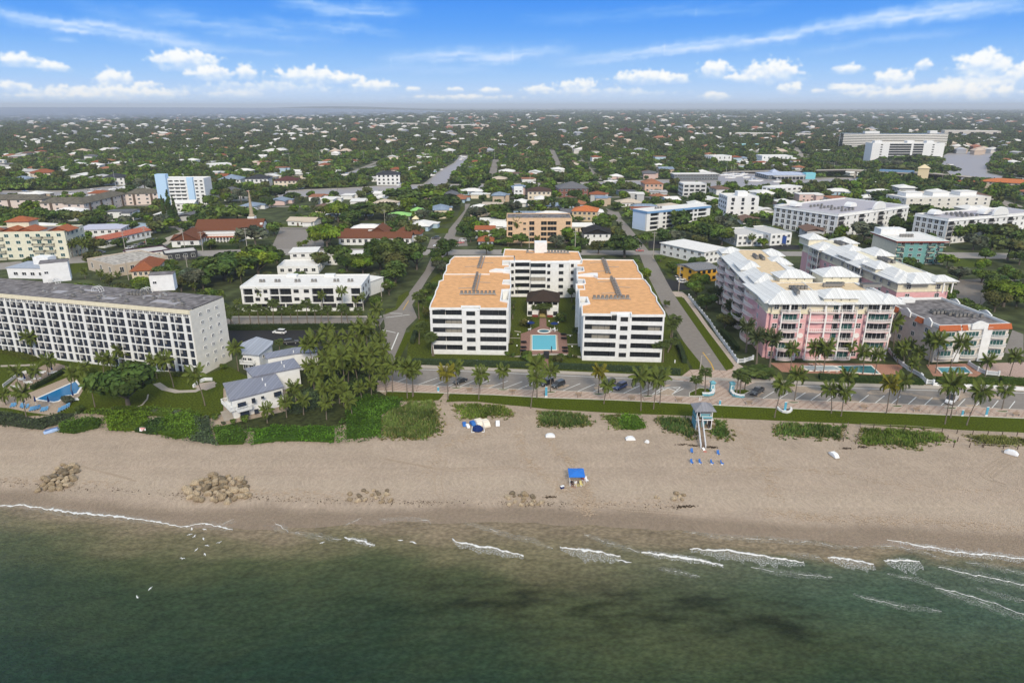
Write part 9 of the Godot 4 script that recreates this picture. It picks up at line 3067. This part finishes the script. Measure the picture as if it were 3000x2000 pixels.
func terraces(wht: Material) -> void:
	var pav := mats["pale_paving"] as Material
	struct("pool_terrace",sheet(pts([-143.8,-179.3,-146.5,-188,-145.6,-190.5,-145,-199.4,-141.7,-198.9,-136.1,-195.8,-134.3,-191.3,-134.9,-181.6,-136,-177,-138.2,-174.4]),0.14),mat("terrace_tan",0.4,0.31,0.24,0.9,"paver",5.0))
	struct("pool_terrace",sheet(pts([-143.6,-170.8,-140.6,-174,-135.4,-175.4,-131.4,-188,-127.9,-185.9,-121.1,-177.4,-119.7,-173.4,-119.2,-168.2,-118.8,-162.5,-120,-161.3,-126.7,-163.1,-133.7,-165.6,-140.8,-167]),0.144),mat("terrace_slab",0.47,0.37,0.28,0.9,"paver",7.0))
	pool("swimming_pool","deep blue curved pool with white rim on the slab block's terrace",pts([-130.6,-171.3,-127.3,-184.5,-123,-179.8,-121.4,-175.4,-122.4,-174.1,-123.5,-173.6,-123.3,-171.7,-123.3,-170.1,-124.2,-169.4,-126,-169.9]),[0.01,0.16,0.36],0.5)
	var wl := thing("terrace_fence","white rail fence along the upper pool terrace","fence",Vector3.ZERO)
	part(wl,"rail",ring_mesh(pts([-145.2,-179.8,-146.9,-188.6,-145.8,-190.5]),0.12,0.1,1.1,false),wht)
	var blue := mat("lounger_blue",0.1,0.25,0.42,0.8)
	var a := [[pts([-144.4,-185.9,-143.4,-185,-140.8,-183.4,-139.8,-182.6,-142.2,-180.2,-141.2,-179.1,-139.9,-185.6,-139.4,-185.9,-141.3,-190.1,-141.5,-191.3,-138.2,-190.1,-137.8,-191.3,-119.7,-171.1,-119,-170.4]),wht,"white","white loungers on the upper terrace"],[pts([-133.7,-166.7,-133.1,-167,-131.1,-166.7,-130.2,-166.1,-129.1,-166.1,-127,-164.3,-126.5,-164.6,-126.1,-164.9,-125.7,-165.5,-123.9,-164,-123.3,-164.1,-123,-164.6,-119.1,-163.7,-118.9,-164.6,-118.7,-165.2,-118.6,-166.1,-118.6,-166.8]),blue,"blue","blue loungers facing the sea"]]
	for s in a:
		for i in s[0].size():
			lounger(s[0][i],(0.5 if s[2] == "white" else -1.2),s[1],wht,"%s sun lounger on the curved pool terrace, %s" % [s[2],["first from the outer fence","second from the outer fence","third in its row","fourth in its row","under the outer palm","beside the outer palm","near a folded parasol","past that parasol","in the middle of its row","just past the middle","third before the row's end","second before the row's end","at the row's near corner","by the near corner palm","at the near end","one before the last","last of its row"][i]],s[3])
	var ps := [["at the outer fence",v2(-145,-186.3)],["second from the outer fence",v2(-141.8,-184.1)],["behind two slanting palm trunks",v2(-140.8,-187.4)],["nearest the slab block's doors",v2(-138.5,-191.3)],["at the pool's pointed end",v2(-128.2,-168.1)],["on the pool's seaward curve",v2(-124.4,-167.8)],["at the pool's notch",v2(-120.5,-172.1)],["beside the leaning seaward palm",v2(-130.8,-167.5)]]
	for p in ps:
		parasol(p[1],false,"folded navy parasol " + p[0],"folded parasols by the curved pool")
	struct("pool_terrace",sheet(pts([80.7,-199.8,106.6,-199.2,122,-198,115.6,-190.1,107.4,-189.6,87.3,-191.2,81.7,-192.1,81.5,-195]),0.03),mat("terracotta_paving",0.5,0.27,0.19,0.9,"paver",4.0))
	pool("swimming_pool","pale shallow pool with a white edge before the pink condominium",pts([89.2,-196.6,99.2,-196.8,100.7,-193.1,89.9,-192.6]),[0.33,0.42,0.45],0.4)
	pool("swimming_pool","deep teal pool before the pink condominium's sea front",pts([99.7,-196.6,111.1,-197,110.3,-190.1,101,-191.4]),[0.01,0.16,0.18],0.4)
	struct("pool_terrace",sheet(pts([128.7,-198,142.9,-199.2,141.3,-190.8,136.8,-187.1,125.5,-188.8]),0.03),mats["terracotta_paving"])
	struct("forecourt",sheet(pts([145.9,-199.2,161.1,-200.4,151.3,-186.6,145.7,-189.3,143.1,-191]),0.026),mat("forecourt_pink",0.52,0.38,0.32,0.9,"paver",6.0))
	pool("swimming_pool","small aqua pool beside the beige block",pts([130.3,-195.4,139.3,-195.7,138.2,-190.8,129.2,-190.8]),[0.06,0.30,0.36],0.4)
	for i in 6:
		var p: Vector2 = v2(89.2,-193.9).lerp(v2(100.3,-192.1),i / 5.0)
		one("coral_stone_block",rock_mesh(i),mat("coral_stone",0.45,0.4,0.33),"rough stone in the row edging the pale pool, " + ["at its start","second","third","fourth","fifth","at its end"][i],"stone",tf(p.x,0.15,p.y + 0.8,i * 1.3,0.5),"stones edging the pale pool")
	for i in 4:
		var p: Vector2 = [v2(92.5,-197.4),v2(93.1,-197.2),v2(94.9,-197.4),v2(96.1,-197.2)][i]
		lounger(p,PI / 2,mat("peach_pad",0.7,0.45,0.35),wht,"peach sun lounger by the pale pool, " + ["first of its row","second of its row","third of its row","last of its row"][i],"peach loungers by the pale pool")

func beach_things(wht: Material) -> void:
	var blue := mat("beach_blue",0.02,0.13,0.42,0.7)
	var navy := mat("navy_canvas",0.012,0.03,0.12,0.8)
	var ivory := mat("ivory_cover",0.7,0.64,0.54,0.8)
	var plastic := mat("white_plastic",0.76,0.76,0.75,0.5)
	var sc := "beach furniture by the sandy footpath"
	cabana(v2(-8.4,-156),-1.15,v3(3.6,1.4,1.9),ivory,"ivory covered beach cabana next to the blue tarpaulin heap",sc)
	cabana(v2(-6.8,-155.7),-1.15,v3(3.6,1.4,1.9),ivory,"ivory covered beach cabana, seaward neighbour of the white lounger",sc)
	cabana(v2(-3.6,-156),-1.55,v3(2.6,0.9,1.1),plastic,"single white plastic beach seat apart from the ivory pair",sc)
	cabana(v2(-12,-155.7),-1.4,v3(2.3,0.7,1.0),blue,"blue-topped beach lounger at the footpath end of the stack",sc)
	cabana(v2(-11.1,-154.6),-1.2,v3(2.0,0.7,0.8),plastic,"small white beach lounger between two blue ones",sc)
	cabana(v2(-9.9,-155.7),-1.1,v3(2.2,1.1,1.1),blue,"blue-topped stack of loungers beside the ivory cabanas",sc)
	var h := v2(-8.4,-151.9)
	var t := thing("tarpaulin_heap","heap under a dark blue tarpaulin on a white frame","covered heap",v3(h.x,sand_y(h.x,h.y),h.y),0.1,sc)
	var st := st0()
	lathe(st,[v2(1.35,0.1),v2(1.4,0.35),v2(1.15,0.8),v2(0.75,1.1),v2(0.3,1.35),v2(0,1.42)],9)
	part(t,"tarpaulin",fin(st),navy,at3(0,0,-0.9))
	st = st0()
	for s in [[v3(-1.6,0.12,0.4),v3(-1.3,0.5,-2.2)],[v3(1.6,0.12,0.4),v3(1.5,0.5,-2.2)],[v3(-1.6,0.12,0.4),v3(-0.9,0.12,0.4)],[v3(0.9,0.12,0.4),v3(1.6,0.12,0.4)]]:
		bar(st,s[0],s[1],0.09,0.09,5)
	part(t,"frame",fin(st),plastic)
	var g2 := "white beach seats on the open sand"
	cabana(v2(9.3,-149),0.0,v3(2.3,0.95,1.2),plastic,"white beach seat seaward of the dune patch with pale stems",g2)
	cabana(v2(28.5,-147.5),0.05,v3(2.3,0.95,1.2),plastic,"white beach seat below the bright round-leaved shrub",g2)
	cabana(v2(73.9,-139.5),-1.35,v3(2.6,0.95,1.2),plastic,"white covered beach seat alone on the sand past the tower",g2)
	cabana(v2(115.2,-140.3),-0.75,v3(2.7,1.1,1.4),plastic,"white covered beach seat by the end of the rope fence",g2)
	cabana(v2(32.2,-146),-0.6,v3(1.0,0.7,0.8),plastic,"little white bin-like seat near the tower's dark grass",g2)
	var i := 0
	for p in [[41.7,-141.1,0],[47.6,-140.2,0],[40.5,-136.1,0],[42.4,-136.1,0],[45,-135.9,0],[47.2,-135.7,0]]:
		var c := thing("beach_chair","low blue folding chair on the sand, " + ["nearest the lifeguard stair","landward, past the stair's foot","first of the seaward four","second of the seaward four","third of the seaward four","last of the seaward four"][i],"chair",v3(p[0],sand_y(p[0],p[1]),p[1]),0.2 * i,"blue chairs before the lifeguard tower")
		slab(c,"seat",v3(0,0.28,0),v3(0.6,0.06,0.55),blue)
		part(c,"backrest",box(v3(0.6,0.75,0.06)),blue,Transform3D(Basis(Vector3.RIGHT,-0.35),v3(0,0.62,-0.36)))
		for x in [-0.28,0.28]:
			slab(c,"leg",v3(x,0.14,0),v3(0.06,0.28,0.5),plastic)
		i += 1
	# the blue tent and the people in its shade
	var q := v2(12.2,-126.9)
	var y := sand_y(q.x,q.y)
	var tent := thing("canopy_tent","bright blue square sun canopy pitched on the open sand","tent",v3(q.x,y,q.y))
	var tw := 3.1
	var td := 3.3
	for x in [0.0,tw]:
		for z in [0.0,-td]:
			slab(tent,"pole",v3(x,1.15,z),v3(0.06,2.3,0.06),plastic)
	part(tent,"canopy",hip(tw,td,0.5,0.15,0.0),mat("tent_blue",0.01,0.15,0.55,0.6),at3(tw / 2,2.3,-td / 2))
	var skin := Color(0.38,0.2,0.13)
	var m1 := seated(skin,Color(0.03,0.03,0.035),Color(0.02,0.02,0.03),Color(0.03,0.02,0.015))
	var m2 := seated(Color(0.45,0.26,0.18),Color(0.6,0.6,0.58),Color(0.5,0.45,0.3),Color(0.1,0.06,0.03))
	var m3 := seated(Color(0.42,0.24,0.16),Color(0.5,0.25,0.24),Color(0.25,0.05,0.05),Color(0.05,0.03,0.02))
	var pm := vmat("person_skin",0.8)
	var seats := [[v2(12.7,-127),m1,0.2,"person in dark clothes seated at the tent's open edge","dark"],[v2(13.4,-126.7),m2,-0.2,"person in a pale top seated before the tent's middle","pale"],[v2(15.4,-129.1),m3,0.6,"person in a pinkish top seated beside the tent","red"]]
	for s in seats:
		var p: Vector2 = s[0]
		var yy := sand_y(p.x,p.y)
		one("person",s[1],pm,s[3],"person",tf(p.x,yy - 0.03,p.y,s[2]))
		var c := thing("beach_chair","folding beach chair under the person in %s" % ("dark clothes" if s[4] == "dark" else ("a pale top" if s[4] == "pale" else "a pinkish top")),"chair",v3(p.x,yy,p.y),s[2])
		var cm: Material = plastic if s[4] != "red" else mat("chair_red",0.3,0.04,0.05,0.8)
		slab(c,"seat",v3(0,0.28,0.02),v3(0.55,0.05,0.5),cm)
		part(c,"backrest",box(v3(0.55,0.8,0.05)),cm,Transform3D(Basis(Vector3.RIGHT,-0.45),v3(0,0.62,-0.5)))
		for x in [-0.26,0.26]:
			slab(c,"leg",v3(x,0.14,0),v3(0.05,0.28,0.5),plastic)
	var em := v2(16.1,-128.7)
	for s in [[em,"empty white folding chair farthest from the tent poles"],[v2(14.8,-127),"yellowish folding chair at the tent's front corner"]]:
		var c := thing("beach_chair",s[1],"chair",v3(s[0].x,sand_y(s[0].x,s[0].y),s[0].y),0.7)
		var cm: Material = plastic if s[0] == em else mat("chair_straw",0.6,0.52,0.22,0.8)
		slab(c,"seat",v3(0,0.28,0),v3(0.6,0.05,0.5),cm)
		part(c,"backrest",box(v3(0.6,0.8,0.05)),cm,Transform3D(Basis(Vector3.RIGHT,-0.3),v3(0,0.62,-0.36)))
		for x in [-0.27,0.27]:
			slab(c,"leg",v3(x,0.14,0),v3(0.05,0.28,0.5),plastic)
	var mp := v2(14.2,-127.2)
	one("beach_mat",box(v3(1.7,0.04,0.9)),mat("straw_mat",0.5,0.42,0.2,0.9),"straw-coloured beach mat under the tent's front edge","mat",tf(mp.x,sand_y(mp.x,mp.y) + 0.06,mp.y,0.1))
	var cp := v2(10.6,-126)
	var cool := thing("cool_box","navy cool box with a white lid beside the tent","cool box",v3(cp.x,sand_y(cp.x,cp.y),cp.y),0.5)
	slab(cool,"box",v3(0,0.25,0),v3(0.75,0.5,0.45),navy)
	slab(cool,"lid",v3(0,0.54,0),v3(0.8,0.1,0.5),plastic)
	# skiff and notice at the garden edge
	var sk := v2(-113.6,-151.9)
	var skiff := thing("skiff","upturned pale blue skiff against the beach shrubs","boat",v3(sk.x,0.0,sk.y),0.75)
	st = st0()
	loft(st,[[-1.7,0.5,0.0,0.55,0.6],[0,0.7,0.0,0.8,0.6],[1.2,0.5,0.0,0.75,0.5],[1.9,0.08,0.1,0.5,0.5]])
	part(skiff,"hull",fin(st),mat("skiff_blue",0.3,0.42,0.62,0.6))
	slab(skiff,"keel",v3(0,0.8,0),v3(2.8,0.08,0.5),mat("keel_blue",0.06,0.14,0.35,0.6))
	var np := v2(-90.7,-151.3)
	var nb := thing("notice_board","white and red notice on posts at the beach shrubs' edge","sign",v3(np.x,0,np.y))
	part(nb,"panel",box(v3(1.5,0.9,0.06)),plastic,Transform3D(Basis(Vector3.RIGHT,-0.4),v3(0,1.0,0)))
	for k in 4:
		part(nb,"red_band",box(v3(1.3 if k == 0 else 1.0,0.16 if k == 0 else 0.07,0.02)),mat("notice_red",0.5,0.03,0.03),Transform3D(Basis(Vector3.RIGHT,-0.4),v3(0,1.0,0)) * at3(0,0.28 - k * 0.18,0.045))
	for x in [-0.6,0.6]:
		slab(nb,"post",v3(x,0.5,-0.1),v3(0.08,1.0,0.08),mats["runner_wood"])
	# rope fence round the last dune patches
	var fence := thing("rope_fence","dark wooden posts with ropes round the fenced dune patches","fence",Vector3.ZERO)
	for l in [pts([84.4,-155.1,82.7,-152.3,81,-149.6,79.4,-146.8]),pts([87,-154.2,85.3,-151.4,83.5,-148.6,81.7,-145.4]),pts([87.2,-154.6,90.3,-154,94.2,-153.7,97.8,-153.4,102,-152.7,106,-151.7,109.2,-150.9,112.8,-150.5,116.3,-150.2,119.6,-149.9,123,-149.6,126.1,-149.1]),pts([105,-147.8,106.8,-146.8,109.6,-146.7,111,-144.1]),pts([100.3,-144.5,104.1,-143.9,107.8,-143.8,110.9,-143.6,115.3,-143.1,118.4,-142.8])]:
		st = st0()
		for k in l.size():
			var p: Vector2 = l[k]
			slab(fence,"post",v3(p.x,sand_y(p.x,p.y) + 0.55,p.y),v3(0.14,1.2,0.14),mat("post_wood",0.09,0.065,0.05))
			if k:
				bar(st,v3(l[k - 1].x,sand_y(l[k - 1].x,l[k - 1].y) + 0.95,l[k - 1].y),v3(p.x,sand_y(p.x,p.y) + 0.95,p.y),0.035,0.035,4)
		part(fence,"rope",fin(st),mat("rope",0.45,0.38,0.3))
	# weed cast up along the tide line
	var r := RandomNumberGenerator.new()
	r.seed = 55
	st = st0()
	var line := pts([-113.3,-129.2,-109.8,-128.6,-101.5,-127.3,-90.9,-125.7,-83.1,-125.4,-70.2,-123.9,-66.8,-123.5,-53.9,-122.2,-34.8,-121.1])
	line.append_array(pts([-33.8,-121.8,-24.4,-121.1,-14,-120.5,-5.8,-120.3,-1.4,-120.2,6.6,-120.5,15.4,-119.7,24.2,-120,34.3,-118.8]))
	var dens := [2,6,5,3,4,14,8,9,4,11,12,2,4,10,9,5,5,3]
	for k in line.size() - 1:
		var a: Vector2 = line[k]
		var b: Vector2 = line[k + 1]
		for j in int(a.distance_to(b) * dens[k % 18]):
			var p := a.lerp(b,r.randf()) + v2(r.randfn() * 0.4,r.randfn() * 0.55 + 0.5 * sin(a.lerp(b,r.randf()).x * 0.7))
			var s := r.randf_range(0.05,0.22)
			var w := sand_y(p.x,p.y) + 0.05
			leafy(st,v3(p.x,w,p.y),Vector3.UP,s,v3(0.055,0.04,0.025),r)
	for c in [v2(40.6,-145.1),v2(43.1,-144.6),v2(47.6,-143.7),v2(7.9,-122.7),v2(34,-119.1),v2(35.6,-119.3),v2(78.6,-143.1),v2(82.6,-143.9),v2(47,-143.9)]:
		for j in 60:
			var p: Vector2 = c + v2(r.randfn() * 0.7,r.randfn() * 0.22)
			leafy(st,v3(p.x,sand_y(p.x,p.y) + 0.07,p.y),Vector3.UP,r.randf_range(0.08,0.26),v3(0.05,0.035,0.022),r)
	stuff("seaweed",fin(st),leaf_mat("foliage",1,1,1),"dark dried seaweed strewn along the tide line","seaweed")
	# footprints: hollows trodden into the sand,each with a raised lip
	st = st0()
	var walks := [[pts([0.9,-164.5,1.9,-150.9,2.8,-139.2,5,-133.9,9.4,-127.8,11.6,-124.3]),330],[pts([7.9,-149.4,10.3,-142,12.7,-137.9,14.8,-132.7]),200],[pts([14.6,-130.2,15.5,-124.3,14.8,-116.8]),330],[pts([-18.6,-168.2,-16,-156.6,-16.2,-150.9,-17.2,-139.2,-19.2,-129]),120],[pts([55.2,-157.9,56.5,-147.8,55.9,-137.3,55.8,-129.3,54.1,-122.1]),260],[pts([37.5,-132.6,51,-132.9,61.5,-133.9,70.7,-131.9,84.3,-126.2,106.8,-124.4]),220],[pts([50.8,-117,63.1,-114.9,80.4,-113.9,97.5,-111.3]),500],[pts([-16.3,-144.2,-11.5,-148.6,-6.3,-150.9]),110],[pts([12,-129,13.6,-119.9,17.2,-120.4,34.7,-120.4]),240],[pts([-67.3,-124,-52.4,-124.6,-35.2,-122.9]),220],[pts([-110.7,-129.9,-100.5,-128.6,-84.6,-128]),160]]
	for wk in walks:
		for j in wk[1]:
			var f: float = r.randf() * (wk[0].size() - 1)
			var p: Vector2 = wk[0][int(f)].lerp(wk[0][int(f) + 1],f - int(f)) + v2(r.randfn(),r.randfn()) * 0.9
			var s := r.randf_range(0.10,0.17)
			var a := r.randf() * TAU
			var yy := sand_y(p.x,p.y) + 0.045
			var ring := []
			for k in 7:
				ring.append(v3(p.x + cos(a + TAU * k / 7) * s * 1.5,yy + 0.025,p.y + sin(a + TAU * k / 7) * s))
			for k in 7:
				tri(st,ring[k],ring[(k + 1) % 7],v3(p.x,yy - 0.07,p.y))
	for l in [pts([112.6,-139.5,106.6,-135.3,102.4,-131.9,102.1,-129.6,103.5,-128.1]),pts([113.1,-138.7,107.2,-134.6,102.8,-131.2]),pts([-16.5,-139.2,-16.8,-130.2,-15.9,-124.3,-14.4,-121.5]),pts([11.8,-126.6,15.5,-121,21.1,-118.8,32.4,-117.3]),pts([-96.5,-135.5,-90.5,-133,-82.4,-129.9]),pts([-30.8,-139.2,-15.3,-133.9,-0.8,-135.2,10.2,-130.8])]:
		for o in [0.0,1.6]:
			for k in l.size() - 1:
				var a: Vector2 = l[k] + v2(o,o * 0.6)
				var b: Vector2 = l[k + 1] + v2(o,o * 0.6)
				var m := int(a.distance_to(b) / 0.5)
				for j in m:
					var p := a.lerp(b,(j + 0.5) / m)
					var u := (b - a).normalized() * 0.2
					var v := v2(-u.y,u.x) * 0.7
					var y2 := sand_y(p.x,p.y) + 0.055
					quad(st,v3(p.x - u.x - v.x,y2,p.y - u.y - v.y),v3(p.x + u.x - v.x,y2,p.y + u.y - v.y),v3(p.x + u.x + v.x,y2,p.y + u.y + v.y),v3(p.x - u.x + v.x,y2,p.y - u.y + v.y))
	stuff("footprint_tracks",fin(st),mat("print_sand",0.385,0.303,0.225,0.95),"trails of footprints and wheel tracks criss-crossing the sand","footprints")

func v3(x:float,y:float,z:float)->Vector3:
	return Vector3(x,y,z)

func v2(x:float,y:float)->Vector2:
	return Vector2(x,y)

func at3(x: float,y: float,z: float) -> Transform3D:
	return Transform3D(Basis.IDENTITY,Vector3(x,y,z))
